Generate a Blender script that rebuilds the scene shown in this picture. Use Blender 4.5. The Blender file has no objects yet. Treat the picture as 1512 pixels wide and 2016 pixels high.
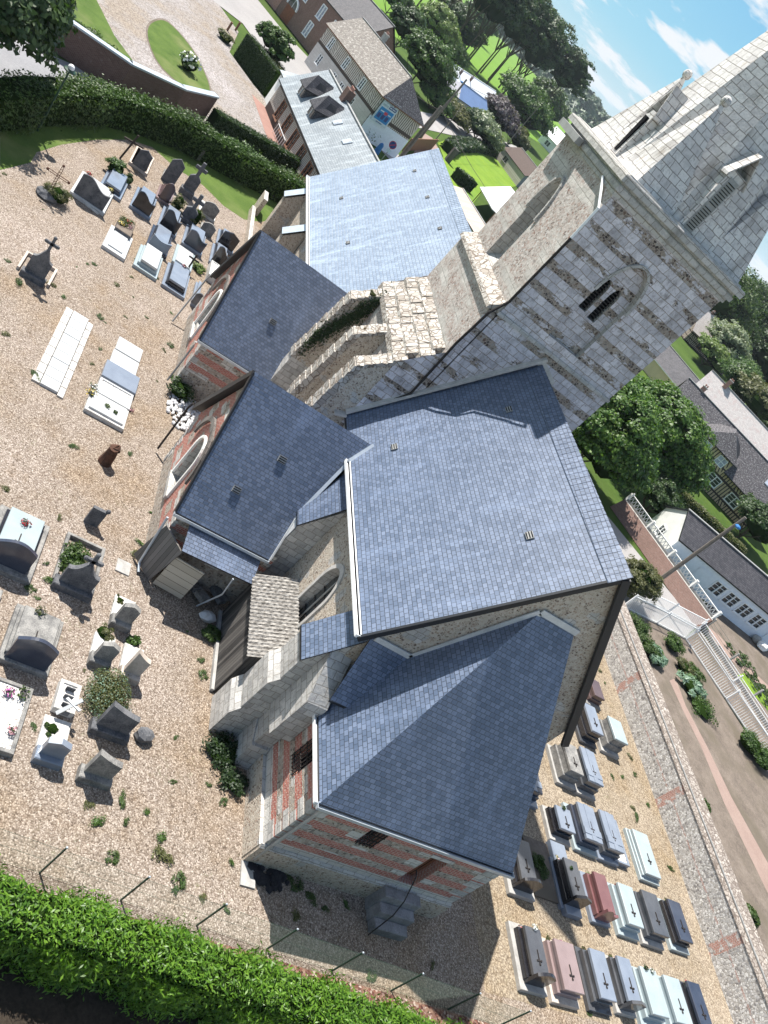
import bpy, bmesh, math, random
import numpy as np
from mathutils import Vector, Matrix
from mathutils.geometry import tessellate_polygon
random.seed(7); rng = np.random.default_rng(7)
scene = bpy.context.scene
COL = scene.collection
R = math.radians

# ------------------------------------------------------------------ camera
CAM_H = 22.0
c_r = Vector((0.070938, 0.765159, 0.639921)); c_u = Vector((-0.647315, -0.452789, 0.61316)); c_f = Vector((-0.758914, 0.457727, -0.463179))
cam_d = bpy.data.cameras.new('camera'); cam = bpy.data.objects.new('camera', cam_d); COL.objects.link(cam)
m = Matrix.Identity(4)
for i in range(3):
    m[i][0] = c_r[i]; m[i][1] = c_u[i]; m[i][2] = -c_f[i]
m[2][3] = CAM_H
cam.matrix_world = m
cam_d.sensor_fit = 'VERTICAL'; cam_d.sensor_height = 36; cam_d.lens = 28.8636
cam_d.clip_start = 0.5; cam_d.clip_end = 12000
scene.camera = cam
# ------------------------------------------------------------------ sun, sky, exposure
SUN_AZ, SUN_EL = 30.5, 57.0          # light travels towards (cos az, sin az), elevation above the horizon
sd = Vector((math.cos(R(SUN_AZ))*math.cos(R(SUN_EL)), math.sin(R(SUN_AZ))*math.cos(R(SUN_EL)), -math.sin(R(SUN_EL))))
sun_d = bpy.data.lights.new('sun', 'SUN'); sun_d.energy = 5.0; sun_d.angle = R(0.5); sun_d.color = (1.0, 0.955, 0.89)
sun = bpy.data.objects.new('sun', sun_d); COL.objects.link(sun); sun.rotation_euler = sd.to_track_quat('-Z', 'Y').to_euler(); sun.location = (-60, -40, 90)
world = bpy.data.worlds.new('World'); scene.world = world; world.use_nodes = True
wn = world.node_tree; wn.nodes.clear()
def W(t, **k):
    n = wn.nodes.new(t)
    for a, b in k.items(): setattr(n, a, b)
    return n
sky = W('ShaderNodeTexSky', sky_type='NISHITA', sun_disc=False, sun_elevation=R(SUN_EL), sun_rotation=math.atan2(-math.cos(R(SUN_AZ)), -math.sin(R(SUN_AZ))), altitude=100, air_density=1.25, dust_density=0.6, ozone_density=1.6)
tc = W('ShaderNodeTexCoord'); sp = W('ShaderNodeSeparateXYZ'); wn.links.new(tc.outputs['Generated'], sp.inputs[0])
# clouds: noise on a plane high above (direction divided by its height)
mz = W('ShaderNodeMath', operation='MAXIMUM'); wn.links.new(sp.outputs[2], mz.inputs[0]); mz.inputs[1].default_value = 0.0
mz2 = W('ShaderNodeMath', operation='ADD'); wn.links.new(mz.outputs[0], mz2.inputs[0]); mz2.inputs[1].default_value = 0.16
dv = W('ShaderNodeVectorMath', operation='DIVIDE'); wn.links.new(tc.outputs['Generated'], dv.inputs[0])
cb = W('ShaderNodeCombineXYZ')
for i in range(3): wn.links.new(mz2.outputs[0], cb.inputs[i])
wn.links.new(cb.outputs[0], dv.inputs[1])
nz = W('ShaderNodeTexNoise'); nz.inputs['Scale'].default_value = 2.1; nz.inputs['Detail'].default_value = 8; nz.inputs['Roughness'].default_value = 0.56
mp = W('ShaderNodeMapping'); mp.inputs['Location'].default_value = (3.1, 1.7, 0.4); wn.links.new(dv.outputs[0], mp.inputs[0]); wn.links.new(mp.outputs[0], nz.inputs['Vector'])
cr = W('ShaderNodeValToRGB'); cr.color_ramp.elements[0].position = 0.49; cr.color_ramp.elements[1].position = 0.56
wn.links.new(nz.outputs[0], cr.inputs[0])
grd = W('ShaderNodeValToRGB'); e_ = grd.color_ramp.elements; e_[0].position = 0.0; e_[0].color = (0.66, 0.90, 0.98, 1); e_[1].position = 0.62; e_[1].color = (0.035, 0.15, 0.42, 1)
e2 = e_.new(0.07); e2.color = (0.36, 0.77, 1.0, 1); e2 = e_.new(0.28); e2.color = (0.15, 0.52, 0.95, 1)
wn.links.new(mz.outputs[0], grd.inputs[0])
gs = W('ShaderNodeMix', data_type='RGBA', blend_type='MULTIPLY'); gs.inputs[0].default_value = 1.0; wn.links.new(grd.outputs[0], gs.inputs[6]); gs.inputs[7].default_value = (8.0, 8.0, 8.0, 1)
tint = W('ShaderNodeMix', data_type='RGBA'); tint.inputs[0].default_value = 0.9; wn.links.new(sky.outputs[0], tint.inputs[6]); wn.links.new(gs.outputs[2], tint.inputs[7])
mx = W('ShaderNodeMix', data_type='RGBA'); wn.links.new(cr.outputs[0], mx.inputs[0]); wn.links.new(tint.outputs[2], mx.inputs[6]); mx.inputs[7].default_value = (8.2, 8.5, 8.8, 1)
bg = W('ShaderNodeBackground'); bg.inputs[1].default_value = 0.06; wn.links.new(mx.outputs[2], bg.inputs[0])
wo = W('ShaderNodeOutputWorld'); wn.links.new(bg.outputs[0], wo.inputs[0])
scene.view_settings.view_transform = 'Standard'; scene.view_settings.look = 'None'; scene.view_settings.exposure = 0.92; scene.view_settings.gamma = 1
scene.cycles.max_bounces = 5; scene.cycles.diffuse_bounces = 3; scene.cycles.glossy_bounces = 2; scene.cycles.transmission_bounces = 2

# ------------------------------------------------------------------ survey: turns a measured bearing into a point on the ground plane
def gp(px, py, z=0.0):
    d = c_f + c_r*((px-756)/1616.363) - c_u*((py-1008)/1616.363)
    t = (z-CAM_H)/d.z
    return Vector((d.x*t, d.y*t, z))
def gl(pts, z=0.0): return [gp(a, b, z) for a, b in pts]

# ------------------------------------------------------------------ material helpers
class NT:
    def __init__(s, name, rough=0.8, spec=0.3, metal=0.0):
        s.m = bpy.data.materials.new(name); s.m.use_nodes = True; s.t = s.m.node_tree
        s.b = s.t.nodes['Principled BSDF']; s.b.inputs['Roughness'].default_value = rough
        s.b.inputs['Specular IOR Level'].default_value = spec; s.b.inputs['Metallic'].default_value = metal
        tc = s.t.nodes.new('ShaderNodeTexCoord'); s.uv = tc.outputs['UV']; s.ob = tc.outputs['Object']
        g = s.t.nodes.new('ShaderNodeNewGeometry'); s.pos = g.outputs['Position']; s.isl = g.outputs['Random Per Island']; s.nor = g.outputs['Normal']
    def inp(s, sock, v):
        if v is None: return
        if hasattr(v, 'is_output'): s.t.links.new(v, sock)
        else:
            if isinstance(v, (tuple, list)) and len(v) == 3 and sock.type == 'RGBA': v = (*v, 1)
            sock.default_value = v
    def node(s, typ, ins={}, **props):
        n = s.t.nodes.new(typ)
        for k, v in props.items(): setattr(n, k, v)
        for k, v in ins.items(): s.inp(n.inputs[k], v)
        return n
    def noise(s, vec, scale, detail=4, rough=0.55, dist=0.0):
        return s.node('ShaderNodeTexNoise', {'Vector': vec, 'Scale': scale, 'Detail': detail, 'Roughness': rough, 'Distortion': dist}).outputs['Fac']
    def noisec(s, vec, scale, detail=3):
        return s.node('ShaderNodeTexNoise', {'Vector': vec, 'Scale': scale, 'Detail': detail}).outputs['Color']
    def vor(s, vec, scale, feature='F1', rnd=1.0):
        return s.node('ShaderNodeTexVoronoi', {'Vector': vec, 'Scale': scale, 'Randomness': rnd}, feature=feature)
    def mix(s, f, a, b, blend='MIX'):
        n = s.node('ShaderNodeMix', {}, data_type='RGBA', blend_type=blend)
        s.inp(n.inputs[0], f); s.inp(n.inputs[6], a); s.inp(n.inputs[7], b); return n.outputs[2]
    def math(s, op, a, b=None, c=None, clamp=False):
        n = s.node('ShaderNodeMath', {}, operation=op, use_clamp=clamp)
        for i, v in enumerate((a, b, c)):
            if v is not None: s.inp(n.inputs[i], v)
        return n.outputs[0]
    def ramp(s, f, stops, const=False):
        n = s.node('ShaderNodeValToRGB', {0: f}); e = n.color_ramp.elements
        if const: n.color_ramp.interpolation = 'CONSTANT'
        while len(e) < len(stops): e.new(0.5)
        for el, (p, c) in zip(e, stops):
            el.position = p; el.color = (c, c, c, 1) if isinstance(c, (int, float)) else (*c, 1)
        return n.outputs[0]
    def step(s, f, lo, hi):
        return s.node('ShaderNodeMapRange', {0: f, 1: lo, 2: hi, 3: 0.0, 4: 1.0}).outputs[0]
    def sep(s, v):
        return s.node('ShaderNodeSeparateXYZ', {0: v}).outputs
    def map(s, v, scale=(1, 1, 1), loc=(0, 0, 0), rot=(0, 0, 0)):
        return s.node('ShaderNodeMapping', {'Vector': v, 'Scale': scale, 'Location': loc, 'Rotation': rot}).outputs[0]
    def warp(s, v, amt, scale):
        c = s.noisec(v, scale); c = s.node('ShaderNodeVectorMath', {0: c, 1: (0.5, 0.5, 0.5)}, operation='SUBTRACT').outputs[0]
        c = s.node('ShaderNodeVectorMath', {0: c, 'Scale': amt}, operation='SCALE').outputs[0]
        return s.node('ShaderNodeVectorMath', {0: v, 1: c}, operation='ADD').outputs[0]
    def bricks(s, v, w, h, mortar, c1, c2, cm, off=0.5, smooth=0.1):
        n = s.node('ShaderNodeTexBrick', {'Vector': v, 'Scale': 1.0, 'Mortar Size': mortar, 'Mortar Smooth': smooth, 'Brick Width': w, 'Row Height': h, 'Color1': c1, 'Color2': c2, 'Mortar': cm}, offset=off)
        return n.outputs['Color'], n.outputs['Fac']
    def bump(s, h, strength=0.3, dist=0.02):
        n = s.node('ShaderNodeBump', {'Height': h, 'Strength': strength, 'Distance': dist}); s.t.links.new(n.outputs[0], s.b.inputs['Normal'])
    def out(s, col, rough=None):
        s.inp(s.b.inputs['Base Color'], col)
        if rough is not None: s.inp(s.b.inputs['Roughness'], rough)
        return s.m
MATS = {}
def M(name):
    return MATS[name]
def plain(name, col, rough=0.7, spec=0.3, metal=0.0, var=0.12, sc=3.0):
    n = NT(name, rough, spec, metal)
    f = n.noise(n.ob, sc, 5); f2 = n.noise(n.ob, sc*9, 3)
    k = n.math('ADD', n.math('MULTIPLY', f, 0.65), n.math('MULTIPLY', f2, 0.35))
    a = tuple(c*(1-var*1.6) for c in col); b = tuple(min(1, c*(1+var*1.6)) for c in col)
    MATS[name] = n.out(n.ramp(k, [(0.3, a), (0.7, b)])); return MATS[name]

def slate_mat(name, dark, light, w=0.21, h=0.155, rough=0.42, spec=0.5, stain=0.25):
    n = NT(name, rough, spec)
    c, f = n.bricks(n.uv, w, h, 0.009, dark, light, tuple(x*0.22 for x in dark), smooth=0.0)
    # broad weathering and streaks running down the slope
    st = n.noise(n.map(n.uv, (1.2, 0.22, 1)), 1.3, 5, 0.6)
    c = n.mix(n.math('MULTIPLY', n.step(st, 0.52, 0.75), stain), c, tuple(min(1, x*2.1) for x in light))
    c = n.mix(n.step(n.noise(n.uv, 0.35, 3), 0.35, 0.75), c, n.mix(1.0, c, (0.82, 0.84, 0.86), 'MULTIPLY'))
    r = n.math('ADD', n.math('MULTIPLY', n.noise(n.uv, 7.0, 2), 0.18), rough-0.09)
    u = n.math('MULTIPLY', n.math('FRACT', n.math('DIVIDE', n.sep(n.uv)[1], h)), -0.6)
    n.bump(n.math('ADD', u, n.math('MULTIPLY', f, -1.0)), 0.55, 0.012)
    MATS[name] = n.out(c, r)
slate_mat('slate_new', (0.068, 0.10, 0.165), (0.14, 0.18, 0.265), rough=0.48, spec=0.9)
slate_mat('slate_pale', (0.20, 0.25, 0.33), (0.29, 0.35, 0.44), w=0.26, h=0.2, rough=0.42, spec=0.9, stain=0.4)
slate_mat('slate_old', (0.06, 0.058, 0.066), (0.105, 0.10, 0.108), w=0.27, h=0.2, rough=0.65, spec=0.3, stain=0.2)
slate_mat('slate_house', (0.22, 0.25, 0.27), (0.30, 0.33, 0.35), w=0.3, h=0.22, rough=0.5, stain=0.5)

def rubble(n, v, sc, cols, mortar, mw=0.09):
    v = n.warp(v, 0.06, 3.0)
    vo = n.vor(v, sc); r = n.sep(vo.outputs['Color'])[0]
    ed = n.vor(v, sc, 'DISTANCE_TO_EDGE').outputs['Distance']
    col = n.ramp(r, [(i/(len(cols)-1)*0.95+0.02, c) for i, c in enumerate(cols)])
    e = n.step(ed, mw*0.4, mw)
    return n.mix(e, mortar, col), e
FL = [(0.16, 0.13, 0.11), (0.42, 0.38, 0.33), (0.10, 0.085, 0.08), (0.5, 0.47, 0.42), (0.27, 0.21, 0.17), (0.36, 0.33, 0.3)]
def ashlar(n, v, w=0.48, h=0.3, a=(0.40, 0.39, 0.37), b=(0.55, 0.53, 0.50), mo=(0.27, 0.25, 0.22)):
    c, f = n.bricks(n.warp(v, 0.07, 2.2), w, h, 0.014, a, b, mo)
    p = n.noise(v, 7.0, 5, 0.65); c = n.mix(n.step(p, 0.56, 0.75), c, (0.24, 0.225, 0.21))
    return c, f
def stains(n, c, v, amt=0.5):
    s1 = n.noise(n.map(v, (1.6, 0.5, 1)), 0.9, 6, 0.6)
    c = n.mix(n.math('MULTIPLY', n.step(s1, 0.52, 0.72), amt), c, n.mix(1.0, c, (0.45, 0.43, 0.40), 'MULTIPLY'))
    s2 = n.noise(v, 2.6, 5, 0.7)
    return n.mix(n.math('MULTIPLY', n.step(s2, 0.58, 0.72), 0.45*amt), c, (0.60, 0.58, 0.55))
def stone_mat(name, kind):
    n = NT(name, 0.9, 0.2); u, v, _ = n.sep(n.uv)
    fl, fe = rubble(n, n.uv, 9.5, FL, (0.42, 0.36, 0.29))
    if kind == 'tower':       # courses of chalk ashlar with bands of knapped flint
        c, f = ashlar(n, n.warp(n.uv, 0.10, 1.1), 0.47, 0.33, (0.50, 0.48, 0.51), (0.70, 0.67, 0.70), (0.33, 0.28, 0.24))
        band = n.math('FRACT', n.math('DIVIDE', v, 0.99))
        nb = n.noise(n.map(n.uv, (0.4, 0.9, 1)), 1.3, 5, 0.65)
        g = n.math('MULTIPLY', n.step(band, 0.30, 0.33), n.math('SUBTRACT', 1.0, n.step(band, 0.66, 0.69)))
        msk = n.math('MULTIPLY', g, n.step(nb, 0.46, 0.49))
        dfl, de = rubble(n, n.uv, 8.5, [(0.07, 0.05, 0.045), (0.3, 0.26, 0.22), (0.05, 0.04, 0.04), (0.40, 0.37, 0.33), (0.16, 0.11, 0.085)], (0.36, 0.30, 0.25), 0.11)
        c = n.mix(n.math('MULTIPLY', n.step(n.noise(n.uv, 3.2, 7, 0.78), 0.50, 0.60), 0.55), c, (0.26, 0.24, 0.245)); c = n.mix(msk, c, dfl); h = n.math('SUBTRACT', n.math('MULTIPLY', n.noise(n.uv, 14, 3), 0.6), f)
        c = stains(n, c, n.uv, 0.75)
    elif kind == 'tower_rubble':  # broken courses, many small pale and russet flints
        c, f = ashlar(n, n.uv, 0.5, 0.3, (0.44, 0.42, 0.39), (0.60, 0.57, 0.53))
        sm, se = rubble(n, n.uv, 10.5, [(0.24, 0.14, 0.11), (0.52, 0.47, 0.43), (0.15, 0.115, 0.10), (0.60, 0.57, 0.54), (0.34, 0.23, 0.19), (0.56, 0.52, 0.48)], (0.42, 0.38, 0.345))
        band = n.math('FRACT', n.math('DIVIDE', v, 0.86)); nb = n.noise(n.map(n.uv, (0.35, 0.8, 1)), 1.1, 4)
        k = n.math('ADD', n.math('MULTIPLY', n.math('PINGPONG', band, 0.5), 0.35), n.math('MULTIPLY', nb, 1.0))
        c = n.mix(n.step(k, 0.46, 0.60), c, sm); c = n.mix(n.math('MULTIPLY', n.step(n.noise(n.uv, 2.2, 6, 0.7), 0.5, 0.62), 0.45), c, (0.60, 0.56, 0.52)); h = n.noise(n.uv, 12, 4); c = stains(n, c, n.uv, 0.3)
    elif kind == 'ashlar':
        c, f = ashlar(n, n.warp(n.uv, 0.09, 1.3), 0.47, 0.3); c = n.mix(n.math('MULTIPLY', n.step(n.noise(n.uv, 2.8, 7, 0.78), 0.50, 0.62), 0.5), c, (0.25, 0.24, 0.24)); h = n.math('SUBTRACT', n.math('MULTIPLY', n.noise(n.uv, 9, 6), 1.2), f); c = stains(n, c, n.uv, 0.55)
    elif kind == 'spire':
        c, f = ashlar(n, n.warp(n.uv, 0.07, 1.2), 0.45, 0.31, (0.52, 0.50, 0.49), (0.70, 0.68, 0.65), (0.22, 0.2, 0.18)); h = n.math('SUBTRACT', n.math('MULTIPLY', n.noise(n.uv, 12, 4), 0.7), f); c = n.mix(n.math('MULTIPLY', n.step(n.noise(n.uv, 2.6, 7, 0.78), 0.50, 0.62), 0.42), c, (0.27, 0.26, 0.265)); c = n.mix(n.math('MULTIPLY', n.step(n.noise(n.uv, 1.1, 5, 0.7), 0.6, 0.7), 0.5), c, (0.42, 0.33, 0.25)); c = stains(n, c, n.uv, 0.85)
    elif kind == 'rough':      # weathered top courses with big loose blocks
        c, e = rubble(n, n.uv, 3.4, [(0.38, 0.35, 0.31), (0.54, 0.51, 0.47), (0.30, 0.265, 0.23), (0.47, 0.445, 0.41)], (0.16, 0.13, 0.105), 0.07)
        h = n.math('ADD', n.math('MULTIPLY', n.noise(n.uv, 9, 5), 0.8), e)
        c = n.mix(n.step(n.noise(n.uv, 5.0, 5, 0.7), 0.57, 0.68), c, (0.30, 0.26, 0.2))
    elif kind == 'gable':
        fs, fe2 = rubble(n, n.uv, 12.0, [(0.30, 0.22, 0.17), (0.48, 0.42, 0.34), (0.14, 0.10, 0.08), (0.46, 0.40, 0.33), (0.56, 0.52, 0.45), (0.36, 0.27, 0.21)], (0.52, 0.46, 0.38), 0.14)
        a, f = ashlar(n, n.uv, 0.34, 0.24)
        c = n.mix(n.step(n.noise(n.uv, 0.8, 3), 0.60, 0.63), fs, a); h = n.math('ADD', fe2, n.noise(n.uv, 16, 3)); c = stains(n, c, n.uv, 0.35)
    elif kind == 'flintwall':
        c, fe3 = rubble(n, n.uv, 8.5, [(0.42, 0.40, 0.38), (0.62, 0.61, 0.6), (0.2, 0.19, 0.19), (0.55, 0.54, 0.53), (0.7, 0.69, 0.67)], (0.34, 0.32, 0.29))
        bk, bf = n.bricks(n.uv, 0.22, 0.07, 0.012, (0.32, 0.13, 0.10), (0.42, 0.2, 0.16), (0.45, 0.4, 0.36))
        u8 = n.math('FRACT', n.math('DIVIDE', u, 8.0)); w1 = n.math('LESS_THAN', u8, 0.075)
        w2 = n.math('MULTIPLY', n.math('GREATER_THAN', v, 0.95), n.math('LESS_THAN', v, 1.05))
        msk = n.math('MULTIPLY', n.math('MAXIMUM', w1, n.math('MULTIPLY', w2, 0.7)), n.step(n.noise(n.uv, 3.0, 3), 0.42, 0.5))
        c = n.mix(msk, c, bk); h = n.math('ADD', fe3, n.noise(n.uv, 16, 3))
    elif kind in ('stripes', 'apse', 'panel'):
        bk, bf = n.bricks(n.uv, 0.24, 0.082, 0.014, (0.30, 0.075, 0.055), (0.46, 0.15, 0.11), (0.48, 0.35, 0.30))
        bl, lf = n.bricks(n.map(n.uv, (1, 1, 1), (0.21, 0, 0)), 0.62, 0.36, 0.0, (0, 0, 0), (1, 1, 1), (0, 0, 0), smooth=0)
        a, af = ashlar(n, n.uv, 0.6, 0.33, (0.5, 0.48, 0.45), (0.6, 0.58, 0.54))
        if kind == 'panel':    # vertical brick quoins framing square flint panels
            q = n.math('FRACT', n.math('DIVIDE', u, 1.25)); w = n.math('FRACT', n.math('DIVIDE', v, 0.95))
            mk = n.math('MAXIMUM', n.math('LESS_THAN', q, 0.46), n.math('LESS_THAN', w, 0.44))
            mk = n.math('MULTIPLY', mk, n.math('GREATER_THAN', v, 1.05))
        else:
            w = n.math('FRACT', n.math('DIVIDE', v, 0.68)); mk = n.math('MULTIPLY', n.math('LESS_THAN', n.math('ADD', w, n.math('MULTIPLY', n.noise(n.uv, 2.5, 3), 0.12)), 0.60), n.math('GREATER_THAN', v, 1.35))
        c = n.mix(mk, fl, bk)
        blk = n.math('MULTIPLY', n.math('GREATER_THAN', n.sep(bl)[0], 0.76), n.math('SUBTRACT', 1.0, n.math('MULTIPLY', mk, n.math('LESS_THAN', n.sep(bl)[0], 0.90)))); c = n.mix(n.math('MULTIPLY', blk, n.math('GREATER_THAN', v, 1.2)), c, a)
        if kind == 'apse':
            cs = n.math('MULTIPLY', n.math('GREATER_THAN', v, 1.02), n.math('LESS_THAN', v, 1.42)); c = n.mix(cs, c, a)
        h = n.math('ADD', n.math('MULTIPLY', fe, 0.6), n.noise(n.uv, 16, 3)); c = stains(n, c, n.uv, 0.3)
    n.bump(h, 0.5, 0.03); MATS[name] = n.out(c)
for a, b in (('tower_stone', 'tower'), ('tower_stone_rubble', 'tower_rubble'), ('ashlar', 'ashlar'), ('spire_stone', 'spire'), ('rough_stone', 'rough'), ('gable_rubble', 'gable'), ('flint_wall', 'flintwall'), ('brick_flint_stripes', 'stripes'), ('apse_wall', 'apse'), ('brick_flint_panels', 'panel')): stone_mat(a, b)

def brick_mat(name, a, b, mo):
    n = NT(name, 0.85, 0.2); c, f = n.bricks(n.uv, 0.23, 0.075, 0.012, a, b, mo); c = stains(n, c, n.uv, 0.3); n.bump(f, -0.4, 0.01); MATS[name] = n.out(c)
brick_mat('brick_red', (0.30, 0.10, 0.07), (0.42, 0.16, 0.11), (0.45, 0.38, 0.33))
brick_mat('brick_brown', (0.15, 0.075, 0.06), (0.22, 0.12, 0.095), (0.25, 0.2, 0.17))
brick_mat('brick_dark', (0.11, 0.05, 0.04), (0.16, 0.085, 0.07), (0.17, 0.14, 0.12))
plain('zinc', (0.46, 0.51, 0.56), 0.38, 0.5, 0.35, 0.08)
plain('lead_grey', (0.30, 0.30, 0.29), 0.6, 0.4, 0.1, 0.15)
plain('flashing', (0.55, 0.56, 0.56), 0.5, 0.4, 0.0, 0.12, 2)
plain('mortar', (0.50, 0.48, 0.45), 0.9, 0.1, 0.0, 0.18, 3)
plain('dark_edge', (0.012, 0.014, 0.018), 0.5, 0.4)
plain('dark_louvre', (0.05, 0.045, 0.042), 0.8, 0.2)
plain('void', (0.01, 0.01, 0.012), 0.9, 0.1)
plain('iron', (0.035, 0.03, 0.028), 0.7, 0.3, 0.3)
plain('rusty_iron', (0.10, 0.05, 0.035), 0.9, 0.2)
plain('white_paint', (0.82, 0.83, 0.83), 0.6, 0.3, 0, 0.05)
plain('white_plaster', (0.78, 0.78, 0.75), 0.85, 0.2, 0, 0.07, 1.2)
plain('cream_plaster', (0.60, 0.50, 0.33), 0.85, 0.2, 0, 0.07, 1.2)
plain('shaded_white_wall', (0.74, 0.78, 0.84), 0.85, 0.2, 0, 0.05)  # white wall with the bluish cast of its shade put into the colour
plain('door_brown', (0.20, 0.075, 0.04), 0.6, 0.3, 0, 0.2)
plain('old_step', (0.22, 0.22, 0.23), 0.9, 0.2, 0, 0.3, 2)
plain('concrete', (0.36, 0.35, 0.33), 0.9, 0.2, 0, 0.18)
plain('wood_pole', (0.17, 0.15, 0.13), 0.85, 0.2, 0, 0.15)
plain('green_metal', (0.015, 0.055, 0.035), 0.5, 0.4)
plain('timber_dark', (0.05, 0.04, 0.034), 0.8, 0.2, 0, 0.2)
def glass_mat(name, col, rough=0.12):
    n = NT(name, rough, 0.7); c = n.ramp(n.noise(n.ob, 2.5, 3), [(0.35, tuple(x*0.6 for x in col)), (0.65, col)]); MATS[name] = n.out(c)
glass_mat('glass', (0.05, 0.06, 0.065)); glass_mat('leaded_glass', (0.07, 0.075, 0.075), 0.25); glass_mat('pale_shutter', (0.45, 0.5, 0.6), 0.5)
def planks(name, a, b, w=0.15, axis=0, rough=0.85):
    n = NT(name, rough, 0.2); s = n.sep(n.uv); k = n.math('FRACT', n.math('DIVIDE', s[axis], w))
    cell = n.math('FLOOR', n.math('DIVIDE', s[axis], w)); rnd = n.node('ShaderNodeTexWhiteNoise', {'W': cell}, noise_dimensions='1D').outputs['Value']
    g = n.noise(n.map(n.uv, (9, 0.8, 1) if axis == 0 else (0.8, 9, 1)), 2.0, 5, 0.65)
    c = n.ramp(n.math('ADD', n.math('MULTIPLY', rnd, 0.5), n.math('MULTIPLY', g, 0.5)), [(0.25, a), (0.75, b)])
    c = n.mix(n.math('LESS_THAN', k, 0.06), c, tuple(x*0.2 for x in a)); n.bump(k, 0.3, 0.01); MATS[name] = n.out(c)
planks('old_boards', (0.035, 0.033, 0.033), (0.14, 0.13, 0.12)); planks('grey_boards', (0.13, 0.12, 0.11), (0.22, 0.2, 0.185), 0.18); planks('cream_boards', (0.42, 0.38, 0.31), (0.5, 0.46, 0.38), 0.34, 1)
def corr(name, a, b, w=0.18):
    n = NT(name, 0.9, 0.15); s = n.sep(n.uv); k = n.math('SINE', n.math('MULTIPLY', s[0], 6.2832/w))
    g = n.noise(n.uv, 5.0, 6, 0.7); c = n.ramp(g, [(0.38, a), (0.62, b)])
    n.bump(n.math('ADD', k, g), 0.6, 0.02); MATS[name] = n.out(c)
corr('corrugated_old', (0.10, 0.09, 0.08), (0.42, 0.40, 0.37))

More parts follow.
